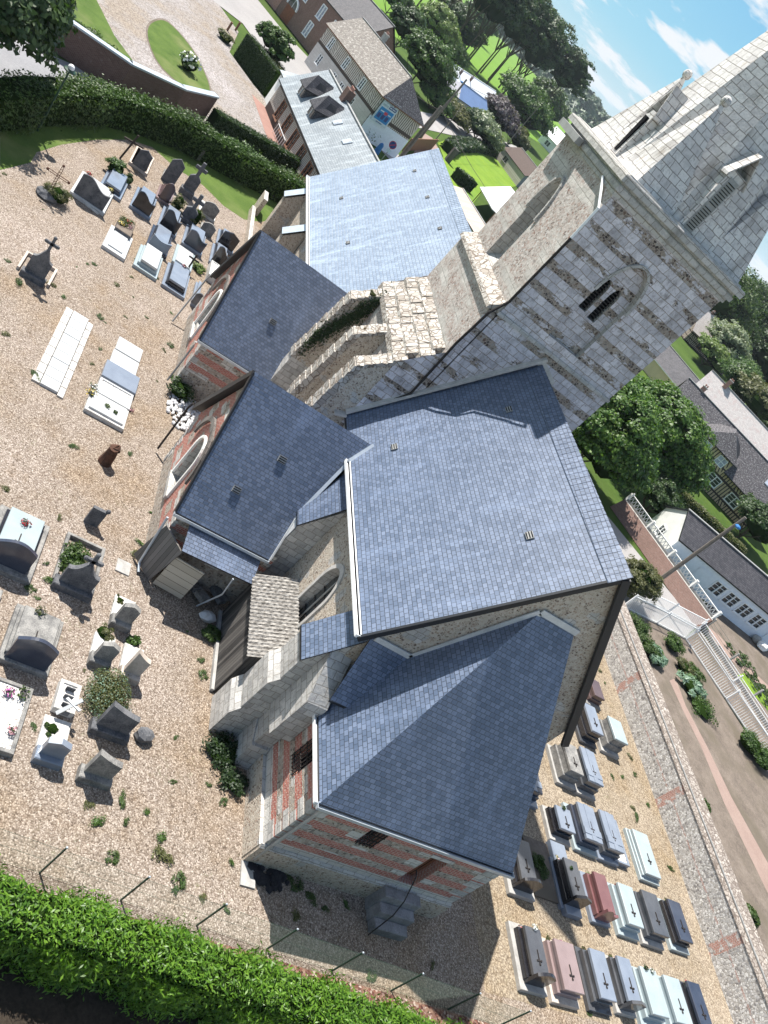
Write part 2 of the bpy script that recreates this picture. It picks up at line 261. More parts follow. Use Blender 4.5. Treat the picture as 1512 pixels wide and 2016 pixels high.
# ------------------------------------------------------------------ mesh builder
class MB:
    def __init__(s): s.v = []; s.f = []; s.m = []; s.mats = []
    def mi(s, name):
        if name not in s.mats: s.mats.append(name)
        return s.mats.index(name)
    def poly(s, pts, mat):
        k = len(s.v); s.v += [tuple(p) for p in pts]; s.f.append(tuple(range(k, k+len(pts)))); s.m.append(s.mi(mat)); return s
    def hexa(s, b, t, mat, tmat=None, bottom=True):
        """b, t: lower and upper quads in the same order (counter clockwise from above)"""
        n = len(b); s.poly(t, tmat or mat)
        if bottom: s.poly(list(reversed(b)), mat)
        for i in range(n):
            j = (i+1) % n; s.poly([b[i], b[j], t[j], t[i]], mat)
        return s
    def box(s, x0, x1, y0, y1, z0, z1, mat, tmat=None, ch=0.0, bottom=True):
        if x0 > x1: x0, x1 = x1, x0
        if y0 > y1: y0, y1 = y1, y0
        q = lambda e, z: [(x0+e, y0+e, z), (x1-e, y0+e, z), (x1-e, y1-e, z), (x0+e, y1-e, z)]
        if ch <= 0: return s.hexa(q(0, z0), q(0, z1), mat, tmat, bottom)
        a, b, lo = q(0, z1-ch), q(ch, z1), q(0, z0)
        if bottom: s.poly(list(reversed(lo)), mat)
        for i in range(4): s.poly([lo[i], lo[(i+1) % 4], a[(i+1) % 4], a[i]], mat)
        for i in range(4):
            j = (i+1) % 4; s.poly([a[i], a[j], b[j], b[i]], tmat or mat)
        return s.poly(b, tmat or mat)
    def slab(s, pts, th, mat, emat='dark_edge'):
        """a roof plane: top polygon and a thickness measured straight down"""
        lo = [(p[0], p[1], p[2]-th) for p in pts]
        s.poly(pts, mat); s.poly(list(reversed(lo)), emat)
        for i in range(len(pts)):
            j = (i+1) % len(pts); s.poly([lo[i], lo[j], pts[j], pts[i]], emat)
        return s
    def bar(s, a, b, w, mat, h=None, up=(0, 0, 1)):
        a = Vector(a); b = Vector(b); d = (b-a).normalized(); u = Vector(up)
        if abs(d.dot(u)) > 0.98: u = Vector((1, 0, 0))
        sd_ = d.cross(u).normalized()*(w/2); uu = sd_.cross(d).normalized()*((h or w)/2)
        A = [a-sd_-uu, a+sd_-uu, a+sd_+uu, a-sd_+uu]; B = [p+(b-a) for p in A]
        s.poly(list(reversed(A)), mat); s.poly(B, mat)
        for i in range(4):
            j = (i+1) % 4; s.poly([A[i], A[j], B[j], B[i]], mat)
        return s
    def tube(s, pts, r, mat, n=8, r2=None):
        pts = [Vector(p) for p in pts]; rings = []
        for i, p in enumerate(pts):
            d = (pts[min(i+1, len(pts)-1)]-pts[max(i-1, 0)]).normalized(); u = Vector((0, 0, 1)) if abs(d.z) < 0.95 else Vector((1, 0, 0))
            a = d.cross(u).normalized(); b = a.cross(d); rr = r if r2 is None else r+(r2-r)*i/(len(pts)-1)
            rings.append([p+a*math.cos(2*math.pi*k/n)*rr+b*math.sin(2*math.pi*k/n)*rr for k in range(n)])
        for i in range(len(rings)-1):
            for k in range(n):
                l = (k+1) % n; s.poly([rings[i][k], rings[i][l], rings[i+1][l], rings[i+1][k]], mat)
        s.poly(list(reversed(rings[0])), mat); s.poly(rings[-1], mat); return s
    def lathe(s, c, prof, mat, n=12):
        rings = [[(c[0]+r*math.cos(2*math.pi*k/n), c[1]+r*math.sin(2*math.pi*k/n), c[2]+z) for k in range(n)] for r, z in prof]
        for i in range(len(rings)-1):
            for k in range(n):
                l = (k+1) % n; s.poly([rings[i][k], rings[i][l], rings[i+1][l], rings[i+1][k]], mat)
        s.poly(rings[-1], mat); return s
    def ball(s, c, r, mat, n=10):
        pr = [(max(0.001, r*math.sin(math.pi*i/7)), -r*math.cos(math.pi*i/7)) for i in range(8)]; return s.lathe(c, pr, mat, n)
    def blob(s, c, r, mat, seed=0, n=9, sq=(1, 1, 1), jit=0.18):
        rn = random.Random(seed); rings = []
        for i in range(7):
            th = math.pi*(i+0.02)/6.04; rings.append([(c[0]+sq[0]*r*math.sin(th)*math.cos(2*math.pi*k/n)*(1+rn.uniform(-jit, jit)), c[1]+sq[1]*r*math.sin(th)*math.sin(2*math.pi*k/n)*(1+rn.uniform(-jit, jit)), c[2]-sq[2]*r*math.cos(th)*(1+rn.uniform(-jit, jit)*0.5)) for k in range(n)])
        for i in range(6):
            for k in range(n):
                l = (k+1) % n; s.poly([rings[i][k], rings[i][l], rings[i+1][l], rings[i+1][k]], mat)
        return s
    def wall(s, o, u, outline, holes=[], depth=0.25, mat='ashlar', reveal=None):
        """vertical wall face at o along unit vector u; outline and holes in (distance, height); holes get reveals going inwards.
        The outside is on the right-hand side of u rotated to -normal (normal = u x z)."""
        o = Vector(o); u = Vector(u).normalized(); nrm = u.cross(Vector((0, 0, 1)))
        P = lambda q, d=0.0: o+u*q[0]+Vector((0, 0, q[1]))-nrm*d
        loops = [[Vector((a, b, 0)) for a, b in outline]]+[[Vector((a, b, 0)) for a, b in h] for h in holes]
        flat = [p for l in loops for p in l]
        for t in tessellate_polygon(loops):
            q = [flat[i] for i in t]
            ar = (q[1]-q[0]).cross(q[2]-q[0]).z
            if ar < 0: q.reverse()
            s.poly([P((p.x, p.y)) for p in q], mat)
        for h in holes:
            ar = sum(h[i][0]*h[(i+1) % len(h)][1]-h[(i+1) % len(h)][0]*h[i][1] for i in range(len(h)))
            hh = h if ar > 0 else list(reversed(h))
            for i in range(len(hh)):
                a, b = hh[i], hh[(i+1) % len(hh)]
                s.poly([P(b), P(a), P(a, depth), P(b, depth)], reveal or mat)
        return s
    def build(s, name, parent=None, **props):
        me = bpy.data.meshes.new(name); me.from_pydata([tuple(v) for v in s.v], [], s.f)
        for n in s.mats: me.materials.append(MATS[n])
        me.polygons.foreach_set('material_index', s.m)
        uvl = me.uv_layers.new(name='UVMap'); me.update()
        co = np.empty(len(me.vertices)*3)
        me.vertices.foreach_get('co', co); co = co.reshape(-1, 3)
        uvs = np.zeros((len(me.loops), 2))
        for p in me.polygons:
            n = p.normal
            if abs(n.z) > 0.985: U = Vector((1, 0, 0)); V = Vector((0, 1, 0))
            else: U = Vector((-n.y, n.x, 0)).normalized(); V = n.cross(U); V = V if V.z > 0 else -V
            UU = np.array(U); VV = np.array(V)
            for li in p.loop_indices:
                c = co[me.loops[li].vertex_index]; uvs[li] = (c@UU, c@VV)
        uvl.data.foreach_set('uv', uvs.ravel())
        ob = bpy.data.objects.new(name, me); COL.objects.link(ob)
        if parent is not None: ob.parent = parent
        for k, v in props.items(): ob[k] = v
        return ob
def thing(name, label, cat, loc=(0, 0, 0), group=None):
    o = bpy.data.objects.new(name, None); COL.objects.link(o); o.location = loc; o.empty_display_size = 0.3
    o['label'] = label; o['category'] = cat
    if group: o['group'] = group
    return o
def part(mb, name, parent, label=None):
    """builds a part whose mesh was written in world coordinates under an Empty standing somewhere else"""
    ob = mb.build(name); 
    if parent is not None:
        ob.parent = parent
        w = Vector(parent.location); p = parent.parent
        while p is not None: w += Vector(p.location); p = p.parent
        ob.location = -w
    if label: ob['label'] = label
    return ob
def sub(mb, name, parent, label=None):
    ob = mb.build(name); ob.parent = parent
    if label: ob['label'] = label
    return ob
def solo(mb, name, label, cat, group=None, kind=None):
    ob = mb.build(name); recenter(ob); ob['label'] = label; ob['category'] = cat
    if group: ob['group'] = group
    if kind: ob['kind'] = kind
    return ob
def recenter(ob):
    me = ob.data; n = len(me.vertices); co = np.empty(n*3); me.vertices.foreach_get('co', co); co = co.reshape(-1, 3)
    c = np.array([(co[:, 0].min()+co[:, 0].max())/2, (co[:, 1].min()+co[:, 1].max())/2, co[:, 2].min()])
    co -= c; me.vertices.foreach_set('co', co.ravel()); me.update(); ob.location = c
def arch(x0, x1, z0, zs, n=8, pointed=True, rise=None):
    """window outline: sill at z0, springing at zs"""
    w = x1-x0; c = (x0+x1)/2; pts = [(x0, z0), (x1, z0), (x1, zs)]
    if pointed:
        h = rise or w*0.85
        for i in range(1, n): t = i/n; pts.append((x1-(w/2)*(1-math.cos(t*math.pi/2)), zs+h*math.sin(t*math.pi/2)))
        pts.append((c, zs+h))
        for i in range(n-1, 0, -1): t = i/n; pts.append((x0+(w/2)*(1-math.cos(t*math.pi/2)), zs+h*math.sin(t*math.pi/2)))
    else:
        h = rise or w/2
        for i in range(1, 2*n): t = i/(2*n)*math.pi; pts.append((c+(w/2)*math.cos(t), zs+h*math.sin(t)))
    pts.append((x0, zs)); return pts
# ------------------------------------------------------------------ church
church = thing('church', 'old flint and stone church with slate roofs and tall square tower carrying a stone spire', 'church', (-30, 18, 0))
CX = Vector((1, 0, 0)); CY = Vector((0, 1, 0))
def vents(name_parent, pts, nrm):
    for p in pts:
        v = MB(); n = Vector(nrm).normalized(); t = Vector((-n.y, n.x, 0)).normalized(); s_ = n.cross(t)
        p = Vector(p)+n*0.03
        v.bar(p-t*0.17, p+t*0.17, 0.26, 'lead_grey', 0.05, up=n)
        for k in (-0.09, 0, 0.09): v.bar(p-t*0.15+s_*k+n*0.03, p+t*0.15+s_*k+n*0.03, 0.035, 'void', 0.02, up=n)
        ob = part(v, 'roof_vent', church)
def gutter(a, b, name='gutter', r=0.09, m='zinc'):
    g = MB(); a = Vector(a); b = Vector(b); d = (b-a).normalized(); s_ = d.cross(Vector((0, 0, 1)))
    g.bar(a+s_*r, b+s_*r, 0.02, m, 0.13); g.bar(a-s_*r, b-s_*r, 0.02, m, 0.17); g.bar(a-Vector((0, 0, r*.7)), b-Vector((0, 0, r*.7)), r*2, m, 0.02)
    for e in (a, b): g.bar(e-s_*r, e+s_*r, 0.02, m, 0.13)
    return part(g, name, church)
def pipe(pts, name='downpipe', r=0.05, m='lead_grey'):
    g = MB(); g.tube(pts, r, m, 8); return part(g, name, church)

# choir: x -29.9..-17.4
YN, YF, RZ, RY, EZ = 13.1, 23.1, 14.0, 18.1, 7.08
sl = (RZ-EZ)/(RY-YN)
w = MB()
win = arch(8.0, 9.35, 2.75, 4.75, 8)
w.wall((-29.9, 13.4, 0), (1, 0, 0), [(0, 0), (12.5, 0), (12.5, 7.4), (0, 7.4)], [win], 0.45, 'gable_rubble', 'ashlar')
w.wall((-17.4, 13.4, 0), (0, 1, 0), [(0, 0), (9.4, 0), (9.4, 7.35), (4.7, 13.85), (0, 7.35)], [], 0.3, 'gable_rubble')
w.wall((-17.4, 22.8, 0), (-1, 0, 0), [(0, 0), (12.5, 0), (12.5, 7.4), (0, 7.4)], [], 0.3, 'gable_rubble')
choir_w = part(w, 'choir_wall', church)
r = MB()
r.slab([(-29.95, YN, EZ), (-17.15, YN, EZ), (-17.15, RY, RZ), (-29.95, RY, RZ)], 0.14, 'slate_new')
r.slab([(-17.15, YF, EZ), (-29.95, YF, EZ), (-29.95, RY, RZ), (-17.15, RY, RZ)], 0.14, 'slate_new')
part(r, 'choir_roof', church)
rd = MB()    # ridge courses: overlapping slates
for i in range(43):
    x = -29.9+i*0.297
    rd.hexa([(x, RY-0.42, RZ-0.565), (x+0.31, RY-0.42, RZ-0.565), (x+0.31, RY+0.02, RZ+0.045), (x, RY+0.02, RZ+0.045)], [(x, RY-0.42, RZ-0.545), (x+0.31, RY-0.42, RZ-0.525), (x+0.31, RY+0.02, RZ+0.075), (x, RY+0.02, RZ+0.055)], 'slate_new')
part(rd, 'ridge_slates', church)
bg_ = MB()   # verge boards of the east gable
bg_.bar((-17.2, YF+0.1, EZ-0.35), (-17.2, RY, RZ-0.16), 0.16, 'dark_edge', 0.28); bg_.bar((-17.2, YN-0.02, EZ-0.13), (-17.2, RY, RZ-0.16), 0.1, 'dark_edge', 0.2)
part(bg_, 'verge_board', church)
gutter((-26.45, YN-0.08, EZ-0.03), (-17.2, YN-0.08, EZ-0.03), m='white_paint')
vents(church, [(-19.9, 16.6, EZ+sl*3.5+0.02), (-26.6, 14.2, EZ+sl*1.1+0.02), (-27.2, 17.0, EZ+sl*3.9+0.02)], (0, -sl, 1))
# window of the choir
cw = MB(); cw.wall((-29.9, 13.75, 0), (1, 0, 0), arch(8.05, 9.3, 2.8, 4.75, 8), [], 0, 'leaded_glass')
cwin = part(cw, 'choir_window', church)
mu = MB()
for k in (0.36, 0.68): mu.bar((-21.9+1.35*k, 13.7, 2.8), (-21.9+1.35*k, 13.7, 5.3), 0.05, 'concrete')
for z in (3.3, 3.9, 4.5): mu.bar((-21.85, 13.72, z), (-20.6, 13.72, z), 0.03, 'iron')
sub(mu, 'glazing_bar', cwin)
fr = MB(); A = arch(7.86, 9.49, 2.6, 4.75, 8); B = arch(8.0, 9.35, 2.75, 4.75, 8)
for i in range(len(A)):
    j = (i+1) % len(A); P = lambda q, y: (-29.9+q[0], y, q[1])
    fr.poly([P(A[i], 13.34), P(A[j], 13.34), P(B[j], 13.34), P(B[i], 13.34)], 'mortar'); fr.poly([P(A[i], 13.42), P(A[j], 13.42), P(A[j], 13.34), P(A[i], 13.34)], 'mortar'); fr.poly([P(B[j], 13.42), P(B[i], 13.42), P(B[i], 13.34), P(B[j], 13.34)], 'mortar')
sub(fr, 'window_frame', cwin)

# apse-like low choir end with hipped roof
w = MB(); w.wall((-13.2, 13.75, 0), (0, 1, 0), [(0, 0), (8.1, 0), (8.1, 4.1), (0, 4.1)],
       [[(2.35, 2.7), (3.05, 2.7), (3.05, 3.85), (2.35, 3.85)], [(5.2, 1.42), (6.0, 1.42), (6.0, 3.3), (5.2, 3.3)]], 0.45, 'apse_wall', 'brick_red')
w.wall((-17.4, 13.75, 0), (1, 0, 0), [(0, 0), (4.2, 0), (4.2, 4.1), (0, 4.1)], [[(1.75, 2.55), (2.6, 2.55), (2.6, 3.95), (1.75, 3.95)]], 0.4, 'apse_wall', 'brick_red')
w.wall((-13.2, 21.85, 0), (-1, 0, 0), [(0, 0), (4.2, 0), (4.2, 4.1), (0, 4.1)], [], 0.4, 'apse_wall')
part(w, 'sacristy_wall', church)
pl = MB(); pl.box(-13.2, -13.08, 13.65, 21.9, 0, 1.0, 'gable_rubble', 'ashlar'); pl.hexa([(-13.2, 13.65, 1.0), (-13.08, 13.65, 1.0), (-13.08, 21.9, 1.0), (-13.2, 21.9, 1.0)], [(-13.2, 13.65, 1.12), (-13.17, 13.65, 1.12), (-13.17, 21.9, 1.12), (-13.2, 21.9, 1.12)], 'ashlar')
pl.box(-17.3, -13.2, 13.62, 13.75, 0, 1.0, 'gable_rubble', 'ashlar')
part(pl, 'plinth', church)
for k in range(7):
    q = MB()   # corner stones
    L = 0.62 if k % 2 else 0.36; z = 1.3+k*0.4
    q.box(-13.2-0.36-(0.26 if k % 2 == 0 else 0), -13.188, 13.738, 13.75+L, z, z+0.3, 'ashlar'); part(q, 'corner_stone', church)
    q = MB(); q.box(-13.6, -13.188, 21.85-L, 21.862, z, z+0.3, 'ashlar'); part(q, 'corner_stone', church)
AZ, HZ = 4.12, 11.1
r = MB(); yl, yr = 13.66, 21.95
r.slab([(-13.08, yl, AZ), (-13.08, yr, AZ), (-17.35, 18.85, HZ), (-17.35, 17.17, HZ)], 0.1, 'slate_new')
r.slab([(-17.35, yl, AZ), (-13.08, yl, AZ), (-17.35, 17.17, HZ)], 0.1, 'slate_new')
r.slab([(-13.08, yr, AZ), (-17.35, yr+0.02, AZ), (-17.35, 18.85, HZ)], 0.1, 'slate_new')
part(r, 'sacristy_roof', church)
gutter((-13.02, yl-0.05, AZ-0.06), (-13.02, yr+0.05, AZ-0.06)); gutter((-16.25, yl-0.06, AZ-0.06), (-13.1, yl-0.06, AZ-0.06), m='white_paint')
fl = MB()
fl.bar((-17.33, 15.2, 7.1), (-17.33, 17.15, HZ+0.06), 0.28, 'flashing', 0.05, up=(1, 0, 0)); fl.bar((-17.33, 13.65, 7.2), (-17.33, 15.2, 7.14), 0.22, 'flashing', 0.05, up=(1, 0, 0))
fl.bar((-17.33, 17.15, HZ+0.1), (-17.33, 18.9, HZ+0.1), 0.24, 'flashing', 0.05, up=(1, 0, 0))
part(fl, 'flashing', church)
r = MB(); r.slab([(-16.2, 13.45, 5.0), (-16.15, 14.28, 5.05), (-17.38, 15.2, 7.12), (-17.38, 13.55, 7.12)], 0.1, 'slate_new'); part(r, 'valley_roof', church)
v = MB(); v.bar((-16.15, 14.3, 5.05), (-17.38, 15.22, 7.14), 0.16, 'zinc', 0.05, up=(0.3, -0.8, 0.6)); part(v, 'valley_gutter', church)
# barred windows of the sacristy
for (a, b, c, d, face) in ((16.1, 16.8, 2.7, 3.85, 'e'), (-15.65, -14.8, 2.55, 3.95, 's')):
    g = MB()
    if face == 'e':
        g.box(-13.62, -13.6, a, b, c, d, 'void'); ww = part(g, 'barred_window', church); g = MB()
        for k in range(5): g.bar((-13.16, a+0.06+k*0.145, c), (-13.16, a+0.06+k*0.145, d), 0.028, 'iron')
        for k in range(4): g.bar((-13.16, a, c+0.15+k*0.28), (-13.16, b, c+0.15+k*0.28), 0.028, 'iron')
    else:
        g.box(a, b, 14.12, 14.14, c, d, 'void'); ww = part(g, 'barred_window', church); g = MB()
        for k in range(6): g.bar((a+0.06+k*0.145, 13.72, c), (a+0.06+k*0.145, 13.72, d), 0.028, 'iron')
        for k in range(4): g.bar((a, 13.72, c+0.15+k*0.36), (b, 13.72, c+0.15+k*0.36), 0.028, 'iron')
    sub(g, 'iron_bars', ww)
d = MB(); d.box(-13.62, -13.56, 18.95, 19.75, 1.42, 3.3, 'door_brown')
for k in range(4): d.box(-13.56, -13.55, 18.98+k*0.2, 19.0+k*0.2, 1.5, 3.2, 'void')
part(d, 'door', church)
ln = MB(); ln.box(-13.2, -13.17, 18.85, 19.85, 3.3, 3.48, 'ashlar'); part(ln, 'lintel', church)
# rusty iron awning beam and the three concrete steps
st = MB(); st.box(-13.08, -12.7, 18.72, 20.32, 0, 1.15, 'old_step', ch=0.03); st.box(-12.7, -12.33, 18.76, 20.3, 0, 0.78, 'old_step', ch=0.03); st.box(-12.33, -11.95, 18.8, 20.26, 0, 0.4, 'old_step', ch=0.03)
part(st, 'entrance_steps', church)
hr = MB(); hr.tube([(-13.15, 19.0, 2.45), (-12.95, 19.05, 2.35), (-12.5, 19.2, 1.5), (-12.2, 19.1, 1.0), (-11.8, 18.7, 0.1)], 0.022, 'iron', 6); part(hr, 'handrail', church)
pipe([(-13.05, 14.0, 4.0), (-13.08, 13.95, 3.7), (-13.1, 13.9, 0.3)], r=0.055, m='concrete')
# buttresses at the choir corner
def wedge(mb, x0, x1, yf, yb, zf, zb, mat, tmat, z0=0, tdir='y'):
    mb.hexa([(x0, yf, z0), (x1, yf, z0), (x1, yb, z0), (x0, yb, z0)], [(x0, yf, zf), (x1, yf, zf), (x1, yb, zb), (x0, yb, zb)], mat, tmat)
b1 = MB()
wedge(b1, -18.7, -17.42, 12.38, 13.42, 5.0, 6.7, 'ashlar', 'ashlar')
wedge(b1, -18.74, -17.38, 12.15, 12.4, 3.3, 3.75, 'ashlar', 'ashlar'); wedge(b1, -18.8, -17.34, 11.95, 12.17, 1.3, 1.75, 'ashlar', 'ashlar')
part(b1, 'buttress', church)
sr = MB(); sr.slab([(-18.8, 12.3, 5.02), (-17.3, 12.3, 5.02), (-17.3, 13.5, 6.98), (-18.8, 13.5, 6.98)], 0.09, 'slate_new'); part(sr, 'buttress_roof', church)
b2 = MB()
b2.hexa([(-17.42, 12.9, 2.4), (-16.2, 12.9, 2.4), (-16.2, 13.72, 2.4), (-17.42, 13.72, 2.4)], [(-17.42, 12.9, 5.9), (-16.2, 12.9, 4.5), (-16.2, 13.72, 4.5), (-17.42, 13.72, 5.9)], 'ashlar')
b2.box(-17.42, -16.6, 13.05, 13.72, 0, 2.4, 'ashlar'); b2.hexa([(-17.42, 13.0, 0), (-16.35, 13.0, 0), (-16.35, 13.72, 0), (-17.42, 13.72, 0)], [(-17.42, 13.0, 1.5), (-16.5, 13.0, 1.2), (-16.5, 13.72, 1.2), (-17.42, 13.72, 1.5)], 'ashlar')
part(b2, 'buttress', church)
b0 = MB(); wedge(b0, -25.4, -24.1, 12.3, 13.42, 4.75, 6.5, 'ashlar', 'ashlar'); wedge(b0, -25.42, -24.05, 12.0, 12.32, 2.6, 3.0, 'ashlar', 'rough_stone')
part(b0, 'buttress', church)
sr = MB(); sr.slab([(-24.9, 12.2, 4.85), (-24.0, 12.2, 4.85), (-24.0, 13.4, 6.9), (-26.45, 13.4, 6.9)], 0.09, 'slate_new'); part(sr, 'buttress_roof', church)

# side chapels
def chapel(xl, xr, y0, ez, rz, ybk, nm, eave_cut=None, rl=None):
    xm = (xl+xr)/2 if rl is None else rl
    w = MB(); W_ = xr-xl
    wc = W_/2; wn = arch(wc-0.62, wc+0.62, 1.45, 3.2, 8, rise=0.75) if nm == 'b' else arch(wc-0.62, wc+0.62, 1.7, 3.2, 8, rise=0.8)
    w.wall((xl, y0+0.15, 0), (1, 0, 0), [(0, 0), (W_, 0), (W_, ez+0.1), (xm-xl, rz-0.1), (0, ez+0.1)], [wn], 0.42, 'brick_flint_panels', 'ashlar')
    w.wall((xr, y0+0.15, 0), (0, 1, 0), [(0, 0), (ybk-y0, 0), (ybk-y0, ez+0.1), (0, ez+0.1)], [], 0.3, 'brick_flint_stripes')
    w.wall((xl, ybk, 0), (0, -1, 0), [(0, 0), (ybk-y0-0.15, 0), (ybk-y0-0.15, ez+0.1), (0, ez+0.1)], [], 0.3, 'brick_flint_stripes')
    part(w, 'chapel_wall', church)
    g = MB(); g.wall((xl, y0+0.5, 0), (1, 0, 0), [(a, b) for a, b in wn], [], 0, 'leaded_glass'); cw = part(g, 'chapel_window', church)
    f = MB()
    for k in (-0.2, 0.2): f.bar((xl+wc+k, y0+0.45, 1.5), (xl+wc+k, y0+0.45, 3.7), 0.05, 'concrete')
    o = arch(wc-0.8, wc+0.8, 1.4, 3.2, 8, rise=0.95)
    for i in range(2, len(o)-1): f.bar((xl+o[i][0], y0+0.12, o[i][1]), (xl+o[i+1][0], y0+0.12, o[i+1][1]), 0.13, 'white_plaster', 0.13, up=(0, 1, 0))
    f.bar((xl+wc-0.85, y0+0.1, 1.36), (xl+wc+0.85, y0+0.1, 1.36), 0.2, 'ashlar')
    f.bar((xl+wc-0.8, y0+0.12, 1.4), (xl+wc-0.8, y0+0.12, 3.2), 0.13, 'white_plaster', 0.13, up=(0, 1, 0)); f.bar((xl+wc+0.8, y0+0.12, 1.4), (xl+wc+0.8, y0+0.12, 3.2), 0.13, 'white_plaster', 0.13, up=(0, 1, 0))
    sub(f, 'window_frame', cw)
    a = MB()      # relieving arch under the boarded gable
    o = arch(wc-1.75, wc+1.75, 2.6, ez+0.1, 10, rise=1.7)
    for i in range(2, len(o)-1): a.bar((xl+o[i][0], y0+0.02, o[i][1]), (xl+o[i+1][0], y0+0.02, o[i+1][1]), 0.22, 'grey_boards', 0.1, up=(0, 1, 0))
    part(a, 'gable_arch', church)
    for k in range(7):
        L = 0.5 if k % 2 else 0.3
        for X, s_ in ((xl, 1), (xr, -1)):
            cs = MB(); cs.box(X-0.015*s_, X+L*s_, y0+0.135, y0+0.15+(0.62-L), 0.1+k*0.42, 0.42+k*0.42, 'ashlar'); part(cs, 'corner_stone', church)
    return xm
bx0, bx1, by = -30.6, -23.62, 8.1
chapel(-30.3, -23.75, 8.1, 3.05, 7.9, 12.3, 'b')
bs = (7.9-3.05)/(27.08-23.55)
def RB(x, y): return (x, y, 3.05+bs*(-23.55-x))
r = MB()
r.slab([(-23.55, 8.0, 3.05), (-23.55, 12.14, 3.05), RB(-24.88, 12.3), RB(-26.42, 13.1), (-27.08, 13.72, 7.9), (-27.08, 8.0, 7.9)], 0.12, 'slate_new')
r.slab([(-30.61, 12.6, 3.05), (-30.61, 8.0, 3.05), (-27.08, 8.0, 7.9), (-27.08, 13.72, 7.9), (-30.2, 13.4, 3.6)], 0.12, 'slate_new')
part(r, 'chapel_roof', church)
gutter((-23.5, 7.95, 3.0), (-23.5, 12.14, 3.0))
vb = MB(); vb.bar((-23.55, 7.98, 2.95), (-27.08, 7.98, 7.8), 0.08, 'dark_edge', 0.2); vb.bar((-30.65, 7.98, 2.95), (-27.08, 7.98, 7.8), 0.12, 'dark_edge', 0.24); part(vb, 'verge_board', church)
v = MB(); v.bar(RB(-24.88, 12.32), RB(-26.42, 13.1), 0.14, 'zinc', 0.06, up=(0.7, -0.4, 0.6)); v.bar((-26.44, 13.1, 7.12), (-27.08, 13.72, 7.95), 0.16, 'zinc', 0.06, up=(0.7, -0.4, 0.6)); part(v, 'valley_gutter', church)
v = MB(); v.poly([(-23.6, 12.16, 3.02), (-24.12, 12.26, 3.1), (-24.12, 12.26, 4.7), (-24.85, 12.3, 4.85)], 'flashing'); v.bar((-23.55, 12.17, 3.05), RB(-24.88, 12.3), 0.14, 'flashing', 0.07, up=(0, 1, 0)); part(v, 'flashing', church)
vents(church, [RB(-25.7, 10.6)], (bs, 0, 1)); vents(church, [RB(-24.6, 9.6)], (bs, 0, 1))
pipe([(-30.9, 7.9, 2.95), (-30.95, 7.85, 2.6), (-30.5, 7.8, 0.2)], r=0.05, m='iron')
chapel(-43.2, -36.15, 7.65, 3.1, 8.08, 13.0, 'c')
cs_ = (8.08-3.1)/(39.62-36.0)
r = MB()
r.slab([(-36.0, 7.55, 3.1), (-36.0, 14.5, 3.1), (-39.62, 15.2, 8.08), (-39.62, 7.55, 8.08)], 0.12, 'slate_new')
r.slab([(-43.25, 13.0, 3.1), (-43.25, 7.55, 3.1), (-39.62, 7.55, 8.08), (-39.62, 15.2, 8.08)], 0.12, 'slate_new')
part(r, 'chapel_roof', church)
gutter((-35.95, 7.5, 3.05), (-35.95, 11.6, 3.05))
vb = MB(); vb.bar((-36.0, 7.52, 3.0), (-39.62, 7.52, 7.98), 0.08, 'dark_edge', 0.2); vb.bar((-43.3, 7.52, 3.0), (-39.62, 7.52, 7.98), 0.12, 'dark_edge', 0.24); part(vb, 'verge_board', church)
vents(church, [(-37.6, 10.2, 3.1+cs_*1.6)], (cs_, 0, 1))
pipe([(-35.9, 7.45, 2.95), (-36.05, 7.5, 2.6), (-36.1, 7.5, 0.15)], r=0.05); pipe([(-43.4, 7.5, 2.95), (-43.3, 7.4, 2.6), (-41.8, 7.0, 0.1)], r=0.05)
# lean-to roof and wood store between the chapel and the choir
lt = MB(); lt.slab([(-22.45, 8.75, 2.45), (-22.5, 11.8, 2.45), (-23.75, 11.9, 2.95), (-23.75, 8.7, 2.95)], 0.06, 'slate_new'); part(lt, 'lean_to_roof', church)
# nave
NY, NE, NRY, NRZ = 12.72, 4.95, 18.95, 12.78
r = MB()
r.slab([(-64.6, NY, NE), (-36.6, NY, NE), (-36.6, NRY, NRZ), (-64.2, NRY, NRZ)], 0.14, 'slate_pale')
r.slab([(-36.6, 25.2, NE), (-64.6, 25.2, NE), (-64.2, NRY, NRZ), (-36.6, NRY, NRZ)], 0.14, 'slate_pale')
part(r, 'nave_roof', church)
w = MB()
w.wall((-64.3, 13.0, 0), (1, 0, 0), [(0, 0), (27.3, 0), (27.3, 5.1), (0, 5.1)], [arch(a, a+1.2, 2.0, 3.4, 6) for a in (8.5, 14.5, 20.5)], 0.4, 'gable_rubble', 'ashlar')
w.wall((-64.3, 24.9, 0), (0, -1, 0), [(0, 0), (11.9, 0), (11.9, 5.1), (5.95, 12.6), (0, 5.1)], [], 0.3, 'gable_rubble'); w.wall((-37, 24.9, 0), (-1, 0, 0), [(0, 0), (27.3, 0), (27.3, 5.1), (0, 5.1)], [], 0.3, 'gable_rubble')
part(w, 'nave_wall', church)
for a in (8.5, 14.5, 20.5):
    g = MB(); g.wall((-64.3, 13.35, 0), (1, 0, 0), arch(a, a+1.2, 2.0, 3.4, 6), [], 0, 'leaded_glass'); part(g, 'nave_window', church)
rd = MB()
for i in range(92):
    x = -64.15+i*0.3; s2 = (NRZ-NE)/(NRY-NY)
    rd.hexa([(x, NRY-0.42, NRZ-0.42*s2+0.02), (x+0.31, NRY-0.42, NRZ-0.42*s2+0.02), (x+0.31, NRY+0.02, NRZ+0.04), (x, NRY+0.02, NRZ+0.04)], [(x, NRY-0.42, NRZ-0.42*s2+0.04), (x+0.31, NRY-0.42, NRZ-0.42*s2+0.06), (x+0.31, NRY+0.02, NRZ+0.07), (x, NRY+0.02, NRZ+0.05)], 'slate_pale')
part(rd, 'ridge_slates', church)
